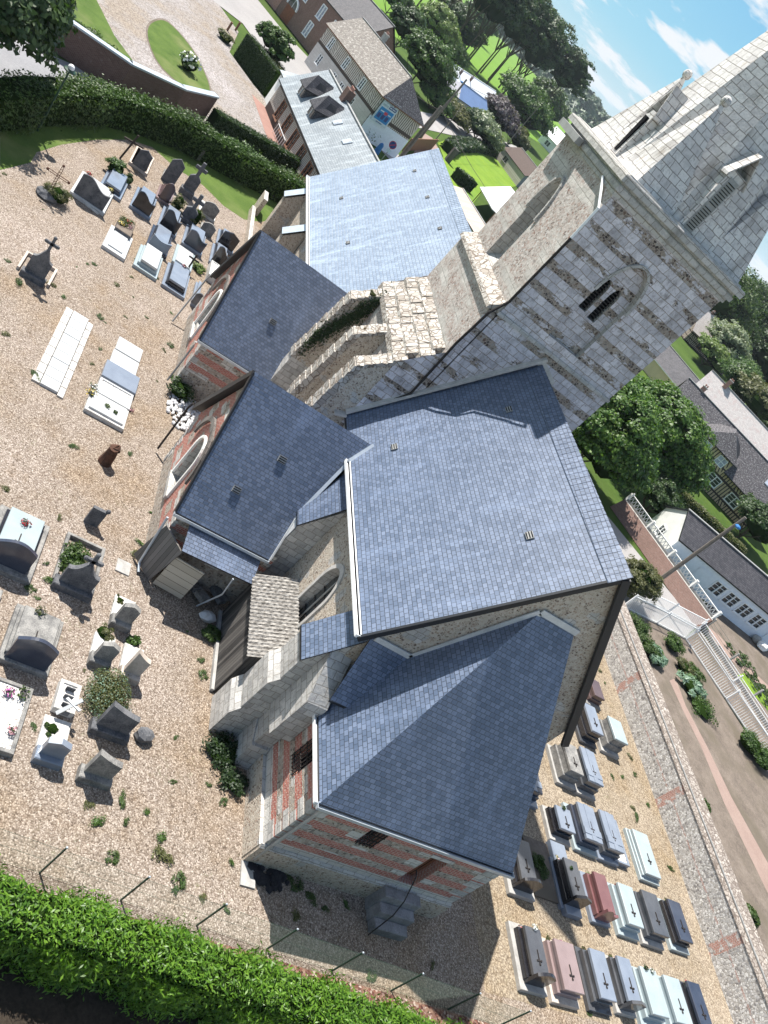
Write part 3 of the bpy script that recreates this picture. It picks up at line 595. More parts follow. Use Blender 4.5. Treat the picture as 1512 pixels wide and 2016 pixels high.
gutter((-64.7, NY-0.08, NE-0.03), (-41.0, NY-0.08, NE-0.03), m='white_paint')
s2 = (NRZ-NE)/(NRY-NY)
vents(church, [(x, y, NE+s2*(y-NY)+0.02) for x, y in ((-58.5, 14.2), (-50.5, 14.3), (-60.5, 17.6), (-55.0, 17.8), (-49.5, 17.9))], (0, -s2, 1))
for x in (-62.9, -55.8, -49.6):
    b = MB(); wedge(b, x, x+0.9, 11.75, 13.02, 3.3, 4.6, 'gable_rubble', 'gable_rubble'); b.slab([(x-0.12, 11.6, 3.42), (x+1.02, 11.6, 3.42), (x+1.02, 13.02, 4.86), (x-0.12, 13.02, 4.86)], 0.07, 'zinc'); part(b, 'buttress', church)

# tower
TX0, TX1, TY0, TY1, TZ = -37.2, -29.9, 15.0, 21.85, 20.6
w = MB()
ew = arch(2.45, 3.75, 15.15, 17.95, 8, rise=1.5)
w.wall((TX1, TY0, 0), (0, 1, 0), [(0, 0), (6.85, 0), (6.85, TZ), (0, TZ)], [arch(2.35, 4.15, 15.15, 17.7, 8, rise=1.7)], 0.28, 'tower_stone', 'ashlar')
w.wall((TX1, TY1, 0), (-1, 0, 0), [(0, 0), (7.3, 0), (7.3, TZ), (0, TZ)], [], 0.2, 'tower_stone')
w.wall((TX0, TY1, 0), (0, -1, 0), [(0, 0), (6.85, 0), (6.85, TZ), (0, TZ)], [], 0.2, 'tower_stone_rubble')
w.wall((TX0, TY0, 0), (1, 0, 0), [(0, 14.2), (7.3, 14.2), (7.3, TZ), (0, TZ)], [arch(2.25, 3.75, 15.05, 17.6, 8, rise=1.75)], 0.55, 'tower_stone_rubble', 'ashlar')
part(w, 'tower_wall', church)
# belfry window in the east face: twin lancets with louvres
g = MB(); g.wall((TX1-0.28, TY0, 0), (0, 1, 0), arch(2.35, 4.15, 15.15, 17.7, 8, rise=1.7), [arch(2.52, 2.95, 16.72, 17.8, 6, rise=0.5), arch(3.18, 3.62, 16.62, 17.75, 6, rise=0.5)], 0.25, 'tower_stone', 'ashlar')
bw = part(g, 'belfry_window', church)
lv = MB()
for a, b, z0, z1 in ((2.52, 2.95, 16.72, 18.3), (3.18, 3.62, 16.62, 18.25)):
    lv.box(TX1-0.56, TX1-0.54, TY0+a, TY0+b, z0, z1, 'void')
    for k in range(11):
        z = z0+0.05+k*0.135
        lv.bar((TX1-0.45, TY0+a, z), (TX1-0.45, TY0+b, z), 0.14, 'dark_louvre', 0.03)
sub(lv, 'louvre', bw)
hm = MB(); o = arch(2.3, 4.2, 15.15, 17.7, 8, rise=1.8)
for i in range(2, len(o)-1): hm.bar((TX1+0.03, TY0+o[i][0], o[i][1]), (TX1+0.03, TY0+o[i+1][0], o[i+1][1]), 0.12, 'ashlar', 0.14, up=(1, 0, 0))
sub(hm, 'window_frame', bw)
g = MB(); g.wall((TX0, TY0+0.55, 0), (1, 0, 0), arch(2.25, 3.75, 15.05, 17.6, 8, rise=1.75), [], 0, 'ashlar'); sw = part(g, 'blind_lancet', church)
g = MB(); g.hexa([(TX0+2.25, TY0-0.02, 14.75), (TX0+3.75, TY0-0.02, 14.75), (TX0+3.75, TY0+0.54, 15.0), (TX0+2.25, TY0+0.54, 15.0)], [(TX0+2.25, TY0-0.02, 14.95), (TX0+3.75, TY0-0.02, 14.95), (TX0+3.75, TY0+0.54, 15.45), (TX0+2.25, TY0+0.54, 15.45)], 'ashlar'); sub(g, 'sill', sw)
hm = MB(); o = arch(2.15, 3.85, 15.05, 17.6, 8, rise=1.9)
for i in range(2, len(o)-1): hm.bar((TX0+o[i][0], TY0-0.04, o[i][1]), (TX0+o[i+1][0], TY0-0.04, o[i+1][1]), 0.12, 'ashlar', 0.14, up=(0, 1, 0))
sub(hm, 'window_frame', sw)
c = MB()
for e, a, b in ((0.08, 20.55, 20.75), (0.2, 20.75, 20.95), (0.13, 20.95, 21.1), (0.34, 21.1, 21.4)):
    c.box(TX0-e, TX1+e, TY0-e, TY1+e, a, b, 'ashlar', 'ashlar', ch=0.05 if b > 21.3 else 0.0)
part(c, 'cornice', church)
dk = MB(); dk.box(TX0-0.1, TX1+0.1, TY0-0.1, TY1+0.1, 21.4, 21.46, 'mortar'); part(dk, 'deck', church)
# string course, lower south mass, piers
s = MB()
s.hexa([(TX0-0.15, 14.42, 14.45), (TX1+0.0, 14.42, 14.45), (TX1+0.0, 15.03, 14.45), (TX0-0.15, 15.03, 14.45)], [(TX0-0.15, 14.47, 14.62), (TX1+0.0, 14.47, 14.62), (TX1+0.0, 15.03, 15.05), (TX0-0.15, 15.03, 15.05)], 'rough_stone')
s.box(TX1-0.1, TX1+0.09, 14.95, TY1+0.05, 14.5, 14.68, 'ashlar', ch=0.05)
part(s, 'string_course', church)
w = MB()
w.hexa([(TX0-0.05, 13.25, 0), (TX1-0.06, 13.25, 0), (TX1-0.06, 15.1, 0), (TX0-0.05, 15.1, 0)], [(TX0-0.05, 13.25, 10.35), (TX1-0.06, 13.25, 10.35), (TX1-0.06, 15.1, 10.35), (TX0-0.05, 15.1, 10.35)], 'tower_stone_rubble', bottom=False)
f_ = len(w.f)
w.wall((TX0-0.1, 14.58, 0), (1, 0, 0), [(0, 11.6), (7.4, 11.6), (7.4, 14.5), (0, 14.5)], [], 0, 'tower_stone_rubble')
w.wall((TX1, 13.2, 0), (0, 1, 0), [(0, 6.0), (1.85, 6.0), (1.85, 14.5), (1.38, 14.5), (1.38, 12.0), (0, 10.4)], [], 0, 'tower_stone')
w.wall((TX0-0.1, 15.05, 0), (0, -1, 0), [(0, 6.0), (1.85, 6.0), (1.85, 10.4), (0.47, 12.0), (0.47, 14.5), (0, 14.5)], [], 0, 'tower_stone_rubble')
part(w, 'tower_base', church)
wr = MB(); n_ = 14; m_ = 4
for i in range(n_):
    for j in range(m_):
        x0 = TX0-0.12+i*(7.46/n_); x1 = x0+7.46/n_; y0 = 13.12+j*1.5/m_; z0 = 10.28+j*1.72/m_; rr = random.Random(i*17+j)
        dz = rr.uniform(0.02, 0.12); o_ = (j % 2)*0.14-0.07
        if x1+o_ > TX1+0.03: continue
        wr.hexa([(x0+o_, y0-0.04, z0-0.25), (x1+o_, y0-0.04, z0-0.25), (x1+o_, y0+0.46, z0+0.2), (x0+o_, y0+0.46, z0+0.2)], [(x0+o_+.01, y0-0.03, z0+dz), (x1+o_-.01, y0-0.03, z0+dz), (x1+o_-.01, y0+0.42, z0+0.40+dz), (x0+o_+.01, y0+0.42, z0+0.40+dz)], 'rough_stone')
part(wr, 'weathering', church)
for xa, xb in ((-30.65, -29.93), (-33.3, -32.6), (-36.85, -36.1)):
    p = MB()
    p.hexa([(xa, 11.45, 0), (xb, 11.45, 0), (xb, 13.4, 0), (xa, 13.4, 0)], [(xa, 11.6, 5.0), (xb, 11.6, 5.0), (xb, 13.4, 5.0), (xa, 13.4, 5.0)], 'ashlar')
    p.hexa([(xa, 11.62, 5.0), (xb, 11.62, 5.0), (xb, 13.4, 5.0), (xa, 13.4, 5.0)], [(xa, 12.02, 9.15), (xb, 12.02, 9.15), (xb, 13.4, 10.35), (xa, 13.4, 10.35)], 'gable_rubble', 'rough_stone')
    for k in range(9):      # loose coping blocks along the sloping and upright edge
        rr = random.Random(k+int(xa*10)); t = k/8
        if k < 6: t = k/5; y = 12.02+t*1.2; z = 9.15+t*1.1; p.hexa([(xa-0.06, y-0.02, z-0.1), (xb+0.05, y-0.02, z-0.1), (xb+0.05, y+0.24, z+0.1), (xa-0.06, y+0.24, z+0.1)], [(xa-0.04, y-0.03, z+rr.uniform(.05, .12)), (xb+0.03, y-0.03, z+rr.uniform(.05, .12)), (xb+0.03, y+0.22, z+0.22+rr.uniform(.0, .1)), (xa-0.04, y+0.22, z+0.22+rr.uniform(.0, .1))], 'rough_stone')
    for k in range(11):
        rr = random.Random(k*3+int(xa*10)); z = 5.0+k*0.38; y = 11.62+k*0.0366*1.05
        p.box(xa-0.03, xb+0.03, y-0.05-rr.uniform(0, .05), y+0.25, z+0.01, z+0.365, 'rough_stone')
    part(p, 'pier', church)
ab = MB(); ab.bar((TX1+0.06, 13.0, 7.2), (TX1+0.06, 18.1, 14.35), 0.12, 'mortar', 0.34, up=(1, 0, 0)); ab.hexa([(TX1, 18.0, 13.9), (TX1+0.12, 18.0, 13.9), (TX1+0.12, 19.2, 13.5), (TX1, 19.2, 13.5)], [(TX1, 18.0, 14.3), (TX1+0.12, 18.0, 14.3), (TX1+0.12, 19.2, 13.8), (TX1, 19.2, 13.8)], 'mortar'); ab.bar((TX1+0.05, 12.6, 6.9), (TX1+0.05, 13.1, 7.1), 0.1, 'mortar', 0.5, up=(1, 0, 0)); part(ab, 'flashing', church)
pipe([(-31.3, 14.85, 20.7), (-30.5, 14.85, 20.3), (-29.8, 14.9, 19.9), (-29.78, 14.93, 18.5)], r=0.055, m='white_paint')
pipe([(-29.8, 14.95, 18.5), (-29.8, 14.95, 15.2), (-29.72, 14.6, 14.4), (-29.74, 14.5, 12.6), (-29.76, 14.6, 9.6), (-29.78, 13.6, 7.9)], r=0.06, m='iron')
gt = MB(); gt.box(TX0-0.2, -34.6, 14.42, 14.72, 20.7, 21.0, 'lead_grey'); part(gt, 'lead_box', church)
# spire
SX, SY, A_, C_, ST, SB = -33.39, 18.7, 3.28, 1.29, 35.8, 21.3
base = [(A_, -C_), (A_, C_), (C_, A_), (-C_, A_), (-A_, C_), (-A_, -C_), (-C_, -A_), (C_, -A_)]
s = MB()
for i in range(8):
    a, b = base[i], base[(i+1) % 8]; t = 0.985
    s.poly([(SX+a[0], SY+a[1], SB), (SX+b[0], SY+b[1], SB), (SX+b[0]*(1-t), SY+b[1]*(1-t), SB+(ST-SB)*t), (SX+a[0]*(1-t), SY+a[1]*(1-t), SB+(ST-SB)*t)], 'spire_stone')
spire = part(s, 'spire', church)
def spb(z): return 1-(z-SB)/(ST-SB)
for dx, dy in ((2.0, -2.3), (-2.0, -2.3), (2.0, 2.3), (-2.0, 2.3)):
    p = MB(); sx_, sy_ = (1 if dx > 0 else -1), (1 if dy > 0 else -1)
    B_ = [(SX+sx_*3.28, SY+sy_*3.3), (SX+sx_*1.0, SY+sy_*3.3), (SX+sx_*1.0, SY+sy_*1.0), (SX+sx_*3.28, SY+sy_*1.0)]
    ap = (SX+dx, SY+dy); T_ = [(ap[0]+sx_*0.07, ap[1]+sy_*0.07), (ap[0]-sx_*0.07, ap[1]+sy_*0.07), (ap[0]-sx_*0.07, ap[1]-sy_*0.07), (ap[0]+sx_*0.07, ap[1]-sy_*0.07)]
    if sx_*sy_ < 0: pass
    for i in range(4):
        j = (i+1) % 4; q = [(*B_[i], 21.3), (*B_[j], 21.3), (*T_[j], 25.1), (*T_[i], 25.1)]
        if sx_*sy_ > 0: q.reverse()
        p.poly(q, 'spire_stone')
    pn = part(p, 'pinnacle', church)
    b = MB(); b.ball((ap[0], ap[1], 25.28), 0.2, 'spire_stone', 10); sub(b, 'finial', pn)
# lucarnes
lu = MB(); x1 = SX+A_*spb(21.5)+0.12
yc = SY-0.35; lu.hexa([(x1-1.0, yc-0.42, 21.4), (x1, yc-0.42, 21.4), (x1, yc+0.42, 21.4), (x1-1.0, yc+0.42, 21.4)], [(x1-1.3, yc-0.42, 24.0), (x1-0.1, yc-0.42, 24.0), (x1-0.1, yc+0.42, 24.0), (x1-1.3, yc+0.42, 24.0)], 'spire_stone')
for s_ in (-1, 1): lu.slab([(x1+0.03, yc+s_*0.55, 23.8), (x1-1.3, yc+s_*0.55, 23.8), (x1-1.3, yc, 24.9), (x1+0.03, yc, 24.9)][::(1 if s_ > 0 else -1)], 0.12, 'spire_stone', 'spire_stone')
luc = part(lu, 'lucarne', church)
lv = MB(); lv.bar((x1+0.0, yc, 21.5), (x1-0.08, yc, 23.75), 0.5, 'lead_grey', 0.05, up=(1, 0, 0.04))
for k in range(19):
    z = 21.62+k*0.108; lv.bar((x1+0.035-0.036*(z-21.5), yc-0.19, z), (x1+0.035-0.036*(z-21.5), yc+0.19, z), 0.05, 'void', 0.03) if k != 9 else None
sub(lv, 'louvre', luc)
lu = MB(); y1 = SY-A_*spb(21.5)-0.1; xc = SX+0.1
lu.hexa([(xc-0.32, y1, 21.4), (xc+0.32, y1, 21.4), (xc+0.32, y1+1.0, 21.4), (xc-0.32, y1+1.0, 21.4)], [(xc-0.28, y1+0.12, 23.5), (xc+0.28, y1+0.12, 23.5), (xc+0.28, y1+1.3, 23.5), (xc-0.28, y1+1.3, 23.5)], 'spire_stone')
for s_ in (-1, 1): lu.slab([(xc+s_*0.45, y1+0.05, 23.4), (xc+s_*0.45, y1+1.5, 23.4), (xc, y1+1.5, 24.6), (xc, y1+0.05, 24.6)][::(1 if s_ > 0 else -1)], 0.12, 'spire_stone', 'spire_stone')
luc = part(lu, 'lucarne', church)
lv = MB(); lv.box(xc-0.13, xc+0.13, y1-0.015, y1+0.1, 21.6, 23.2, 'void'); sub(lv, 'louvre', luc)
# ------------------------------------------------------------------ ground
def sheet(name, pts, z, mat, kind='structure', **kw):
    mb = MB(); loops = [[Vector((p[0], p[1], 0)) for p in pts]]
    for t in tessellate_polygon(loops):
        q = [loops[0][i] for i in t]
        if (q[1]-q[0]).cross(q[2]-q[0]).z < 0: q.reverse()
        mb.poly([(p.x, p.y, z) for p in q], mat)
    ob = mb.build(name); ob['kind'] = kind
    return ob
def gravel_mat(name, cols, sc=17.0, weeds=0.35, patch=((1.14, 1.13, 1.14), (0.92, 0.84, 0.72))):
    n = NT(name, 0.95, 0.15)
    v = n.vor(n.pos, sc); r = n.sep(v.outputs['Color'])
    c = n.ramp(r[0], [(i/(len(cols)-1)*0.96+0.02, k) for i, k in enumerate(cols)])
    sh = n.step(v.outputs['Distance'], 0.35, 0.75); c = n.mix(n.math('MULTIPLY', sh, 0.55), c, n.mix(1.0, c, (0.35, 0.3, 0.26), 'MULTIPLY'))
    big = n.noise(n.pos, 0.13, 6, 0.65); c = n.mix(1.0, c, n.ramp(big, [(0.36, patch[0]), (0.5, (0.97, 0.95, 0.92)), (0.62, patch[1])]), 'MULTIPLY')
    mid = n.noise(n.pos, 1.3, 6, 0.7); c = n.mix(n.math('MULTIPLY', n.step(mid, 0.54, 0.72), 0.5), c, n.mix(1.0, c, (0.66, 0.56, 0.42), 'MULTIPLY'))
    we = n.math('MULTIPLY', n.step(n.noise(n.pos, 0.55, 3), 0.52, 0.68), n.step(n.noise(n.pos, 4.5, 5, 0.75), 0.55, 0.66))
    c = n.mix(n.math('MULTIPLY', we, weeds), c, (0.09, 0.12, 0.035))
    n.bump(n.math('MULTIPLY', v.outputs['Distance'], -1.0), 0.6, 0.03); MATS[name] = n.out(c)
gravel_mat('gravel', [(0.13, 0.105, 0.085), (0.30, 0.25, 0.21), (0.20, 0.165, 0.135), (0.50, 0.445, 0.395), (0.25, 0.208, 0.17), (0.39, 0.347, 0.308)], 23.0)
gravel_mat('gravel_fine', [(0.27, 0.225, 0.17), (0.44, 0.38, 0.295), (0.19, 0.155, 0.115), (0.37, 0.32, 0.25)], 16.0, 0.5)
gravel_mat('drive_gravel', [(0.26, 0.245, 0.24), (0.36, 0.34, 0.33), (0.31, 0.29, 0.28)], 6.0, 0.0)
def ground_mat(name, a, b, c3=None, sc=1.0, rough=0.95, fine=9.0, bump=0.4):
    n = NT(name, rough, 0.1)
    k = n.math('ADD', n.math('MULTIPLY', n.noise(n.pos, sc, 6, 0.65), 0.55), n.math('MULTIPLY', n.noise(n.pos, fine, 4, 0.7), 0.45))
    c = n.ramp(k, [(0.34, a), (0.62, b)]); 
    if c3: c = n.mix(n.step(n.noise(n.pos, sc*0.35, 4), 0.5, 0.65), c, c3)
    n.bump(n.noise(n.pos, fine*2, 3), bump, 0.03); MATS[name] = n.out(c)
ground_mat('lawn', (0.045, 0.085, 0.018), (0.10, 0.15, 0.035), (0.14, 0.165, 0.06), 0.5, fine=14)
ground_mat('bright_lawn', (0.10, 0.19, 0.02), (0.19, 0.28, 0.035), (0.14, 0.24, 0.04), 0.25, fine=5)
ground_mat('meadow', (0.03, 0.065, 0.012), (0.075, 0.12, 0.024), (0.055, 0.085, 0.02), 0.12, fine=1.6)
ground_mat('soil', (0.10, 0.082, 0.068), (0.21, 0.175, 0.145), (0.13, 0.11, 0.085), 0.8, fine=7)
ground_mat('dark_soil', (0.018, 0.014, 0.011), (0.05, 0.04, 0.03), None, 1.2, fine=9)
ground_mat('asphalt', (0.20, 0.20, 0.21), (0.28, 0.28, 0.29), (0.33, 0.31, 0.29), 0.25, fine=6, bump=0.15)
ground_mat('pale_asphalt', (0.26, 0.25, 0.245), (0.34, 0.325, 0.315), None, 0.15, fine=4, bump=0.1)
ground_mat('brick_paving', (0.26, 0.15, 0.125), (0.34, 0.21, 0.175), None, 0.6, fine=8, bump=0.1)
ground_mat('pink_path', (0.24, 0.17, 0.145), (0.31, 0.235, 0.2), None, 0.6, fine=8, bump=0.1)
n = NT('leaf_litter', 0.95, 0.1); v = n.vor(n.pos, 11.0); c = n.ramp(n.sep(v.outputs['Color'])[0], [(0.05, (0.06, 0.03, 0.025)), (0.3, (0.22, 0.10, 0.075)), (0.55, (0.32, 0.21, 0.15)), (0.8, (0.13, 0.06, 0.05)), (0.95, (0.5, 0.4, 0.33))]); n.bump(v.outputs['Distance'], 0.6, 0.03); MATS['leaf_litter'] = n.out(c)
def ring(r, n=96): return [(r*math.cos(2*math.pi*k/n), r*math.sin(2*math.pi*k/n)) for k in range(n)]
sheet('ground', ring(5200), -0.06, 'meadow')
sheet('unseen_bounce_ground', [(-5.2, -60), (60, -60), (60, 120), (-5.2, 120)], 0.002, 'drive_gravel')  # unseen ground added behind the camera to bounce neutral light onto east faces
sheet('churchyard_gravel', [(-7, -14), (-7, 41.0), (-42, 41.0), (-66, 27), (-76, 15.5), (-70, 9), (-66, 3), (-50, -7)], 0.0, 'gravel')
# ------------------------------------------------------------------ foliage
def leafm(name, dark, mid, light, rough=0.5, spec=0.35, trans=0.25):
    n = NT(name, rough, spec)
    k = n.math('ADD', n.math('MULTIPLY', n.isl, 0.6), n.math('MULTIPLY', n.noise(n.pos, 0.45, 3), 0.5))
    c = n.ramp(k, [(0.2, dark), (0.5, mid), (0.9, light)])
    n.inp(n.b.inputs['Base Color'], c); MATS[name] = n.m
    if trans:
        t = n.node('ShaderNodeBsdfTranslucent', {'Color': n.mix(1.0, c, (1.3, 1.5, 0.5), 'MULTIPLY')}); mxs = n.node('ShaderNodeMixShader', {0: trans, 1: n.b.outputs[0], 2: t.outputs[0]})
        n.t.links.new(mxs.outputs[0], n.t.nodes['Material Output'].inputs[0])
leafm('leaf_laurel', (0.03, 0.085, 0.006), (0.075, 0.17, 0.012), (0.15, 0.27, 0.03), 0.4, 0.3)
leafm('leaf_hedge', (0.02, 0.045, 0.01), (0.045, 0.085, 0.018), (0.085, 0.13, 0.03))
leafm('leaf_yew', (0.012, 0.028, 0.01), (0.022, 0.045, 0.015), (0.04, 0.07, 0.022))
leafm('leaf_tree', (0.02, 0.05, 0.01), (0.05, 0.10, 0.02), (0.10, 0.17, 0.035))
leafm('leaf_dark', (0.014, 0.036, 0.01), (0.032, 0.066, 0.018), (0.065, 0.11, 0.03))
leafm('leaf_light', (0.07, 0.12, 0.03), (0.13, 0.19, 0.05), (0.22, 0.28, 0.09))
leafm('leaf_pale', (0.10, 0.14, 0.08), (0.17, 0.21, 0.12), (0.28, 0.31, 0.2))
leafm('leaf_artichoke', (0.10, 0.17, 0.12), (0.18, 0.28, 0.2), (0.28, 0.38, 0.29))
leafm('leaf_olive', (0.05, 0.06, 0.02), (0.09, 0.10, 0.035), (0.15, 0.15, 0.06))
leafm('leaf_purple', (0.02, 0.012, 0.02), (0.06, 0.04, 0.055), (0.3, 0.27, 0.28))
leafm('leaf_dry', (0.08, 0.05, 0.02), (0.16, 0.11, 0.05), (0.24, 0.18, 0.09))
leafm('petal_white', (0.6, 0.62, 0.55), (0.78, 0.78, 0.75), (0.85, 0.85, 0.85), trans=0)
leafm('petal_red', (0.3, 0.01, 0.015), (0.5, 0.02, 0.03), (0.6, 0.12, 0.15), trans=0)
leafm('petal_pink', (0.5, 0.2, 0.25), (0.65, 0.35, 0.38), (0.75, 0.6, 0.6), trans=0)
leafm('petal_yellow', (0.5, 0.35, 0.03), (0.65, 0.5, 0.1), (0.75, 0.7, 0.4), trans=0)
leafm('petal_magenta', (0.35, 0.05, 0.2), (0.5, 0.1, 0.35), (0.6, 0.3, 0.5), trans=0)
plain('bark', (0.10, 0.08, 0.06), 0.95, 0.1, 0, 0.3, 4)
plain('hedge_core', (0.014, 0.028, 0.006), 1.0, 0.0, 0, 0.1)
def leafmesh(P, N, size, asp, r):
    """P points, N preferred normals; returns vertices and quads of small folded leaves"""
    n = len(P); N = N+r.normal(0, 0.55, (n, 3)); N /= np.linalg.norm(N, axis=1, keepdims=True)+1e-9
    t = r.normal(0, 1, (n, 3)); t -= (t*N).sum(1, keepdims=True)*N; t /= np.linalg.norm(t, axis=1, keepdims=True)+1e-9
    b = np.cross(N, t); L = size*r.uniform(0.65, 1.35, (n, 1)); w = L*asp
    V = np.empty((n, 4, 3)); V[:, 0] = P-t*L/2; V[:, 1] = P+b*w/2-N*w*0.15; V[:, 2] = P+t*L/2; V[:, 3] = P-b*w/2-N*w*0.15
    return V.reshape(-1, 3), np.arange(n*4).reshape(-1, 4)
def leafobj(name, chunks, core=None):
    """chunks: list of (P, N, size, aspect, material). core: MB added to the same mesh"""
    Vs, mi, mats, off = [], [], [], 0
    cv, cf = ([], []) if core is None else (core.v, core.f)
    for P, N, s, a, m in chunks:
        V, F = leafmesh(np.asarray(P, float), np.asarray(N, float), s, a, rng); Vs.append(V); 
        if m not in mats: mats.append(m)
        mi += [mats.index(m)]*len(F)
    V = np.concatenate(Vs) if Vs else np.zeros((0, 3)); nq = len(V)//4
    me = bpy.data.meshes.new(name)
    nv = len(V)+len(cv); loops = list(range(nq*4)); starts = list(range(0, nq*4, 4)); mm = list(mi); lp = nq*4
    for f, m in zip(cf, core.m if core else []):
        nm = core.mats[m]
        if nm not in mats: mats.append(nm)
        starts.append(lp); loops += [len(V)+i for i in f]; lp += len(f); mm.append(mats.index(nm))
    me.vertices.add(nv); allv = np.concatenate([V, np.array(cv, float).reshape(-1, 3)]) if cv else V
    c0 = np.array([(allv[:, 0].min()+allv[:, 0].max())/2, (allv[:, 1].min()+allv[:, 1].max())/2, allv[:, 2].min()])
    me.vertices.foreach_set('co', (allv-c0).ravel()); me.loops.add(len(loops)); me.loops.foreach_set('vertex_index', loops)
    me.polygons.add(len(starts)); me.polygons.foreach_set('loop_start', starts); me.polygons.foreach_set('material_index', mm)
    for m in mats: me.materials.append(MATS[m])
    me.update(calc_edges=True); me.validate()
    ob = bpy.data.objects.new(name, me); COL.objects.link(ob); ob.location = c0; return ob
def put(ob, parent):
    ob.location = Vector(ob.location)-Vector(parent.location); ob.parent = parent; return ob
def crown_pts(c, r, k, per, rr, flat=0.35, r_=None):
    """clumps spread through an ellipsoid (centre c, radii r); leaves sit on the outside of every clump"""
    r_ = r_ or rng; c = np.array(c); r = np.array(r)
    d = r_.normal(0, 1, (k, 3)); d /= np.linalg.norm(d, axis=1, keepdims=True); d[:, 2] = np.where(d[:, 2] < -flat, -d[:, 2]*0.5, d[:, 2])
    rad = r_.uniform(0.62, 1.0, (k, 1)); cc = c+d*r*rad; P, N = [], []
    for q in range(k):
        s = rr*r_.uniform(0.7, 1.25); e = r_.normal(0, 1, (per, 3)); e /= np.linalg.norm(e, axis=1, keepdims=True); e[:, 2] = np.abs(e[:, 2])*0.8+e[:, 2]*0.2
        P.append(cc[q]+e*s*r_.uniform(0.55, 1.08, (per, 1))*np.array([1, 1, 0.75])); N.append(e+d[q]*0.5+np.array([0, 0, 0.4]))
    return np.concatenate(P), np.concatenate(N)
def tree(name, label, cat, x, y, h, rad, th=None, mat='leaf_tree', k=90, per=90, leaf=0.34, group=None, lobes=None, core=True, trunk=0.22, flat=0.4, z0=0.0, sq=1.0):
    t = thing(name, label, cat, (x, y, z0), group)
    th = th if th is not None else h*0.28
    cz = (h+th)/2; rz = (h-th)/2
    tb = MB(); tb.tube([(x, y, z0), (x+rad*0.04, y, z0+th*0.6), (x, y+rad*0.03, z0+th+rz*0.9)], trunk, 'bark', 8, trunk*0.35)
    rr = random.Random(int(x*31+y*17))
    for i in range(5):
        a = i*1.257+rr.random(); tb.tube([(x, y, z0+th*0.8), (x+math.cos(a)*rad*0.35, y+math.sin(a)*rad*0.35, z0+th+rz*0.4), (x+math.cos(a)*rad*0.7, y+math.sin(a)*rad*0.7, z0+cz+rz*0.2)], trunk*0.45, 'bark', 6, trunk*0.1)
    part(tb, 'trunk', t)
    ch = []; cm = MB() if core else None
    for (dx, dy, dz, s) in (lobes or [(0, 0, 0, 1)]):
        c = (x+dx*rad, y+dy*rad, z0+cz+dz*rz); r = (rad*s, rad*s*sq, rz*s)
        P, N = crown_pts(c, r, int(k*s*s), per, rad*0.24*(0.6+0.4*s), flat); ch.append((P, N, leaf, 0.62, mat))
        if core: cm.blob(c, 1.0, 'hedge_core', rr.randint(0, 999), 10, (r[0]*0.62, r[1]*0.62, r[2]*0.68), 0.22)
    put(leafobj('crown', ch, cm), t); return t
def shrub(name, label, cat, x, y, h, rad, mat='leaf_hedge', n=900, leaf=0.12, group=None, extra=None, z0=0.0, sq=1.0, asp=0.6):
    P, N = crown_pts((x, y, z0+h*0.45), (rad, rad*sq, h*0.5), max(6, n//60), 60, rad*0.32, 0.5)
    P[:, 2] = np.maximum(P[:, 2], z0+0.02); ch = [(P, N, leaf, asp, mat)]
    if extra:
        m, k, s = extra; d = rng.normal(0, 1, (k, 3)); d /= np.linalg.norm(d, axis=1, keepdims=True); d[:, 2] = np.abs(d[:, 2])
        ch.append((np.array([x, y, z0+h*0.5])+d*np.array([rad*1.05, rad*sq*1.05, h*0.58]), d, s, 0.8, m))
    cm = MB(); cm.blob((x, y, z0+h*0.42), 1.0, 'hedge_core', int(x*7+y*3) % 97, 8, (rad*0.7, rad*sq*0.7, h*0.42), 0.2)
    o = leafobj(name, ch, cm); o['label'] = label; o['category'] = cat
    if group: o['group'] = group
    return o
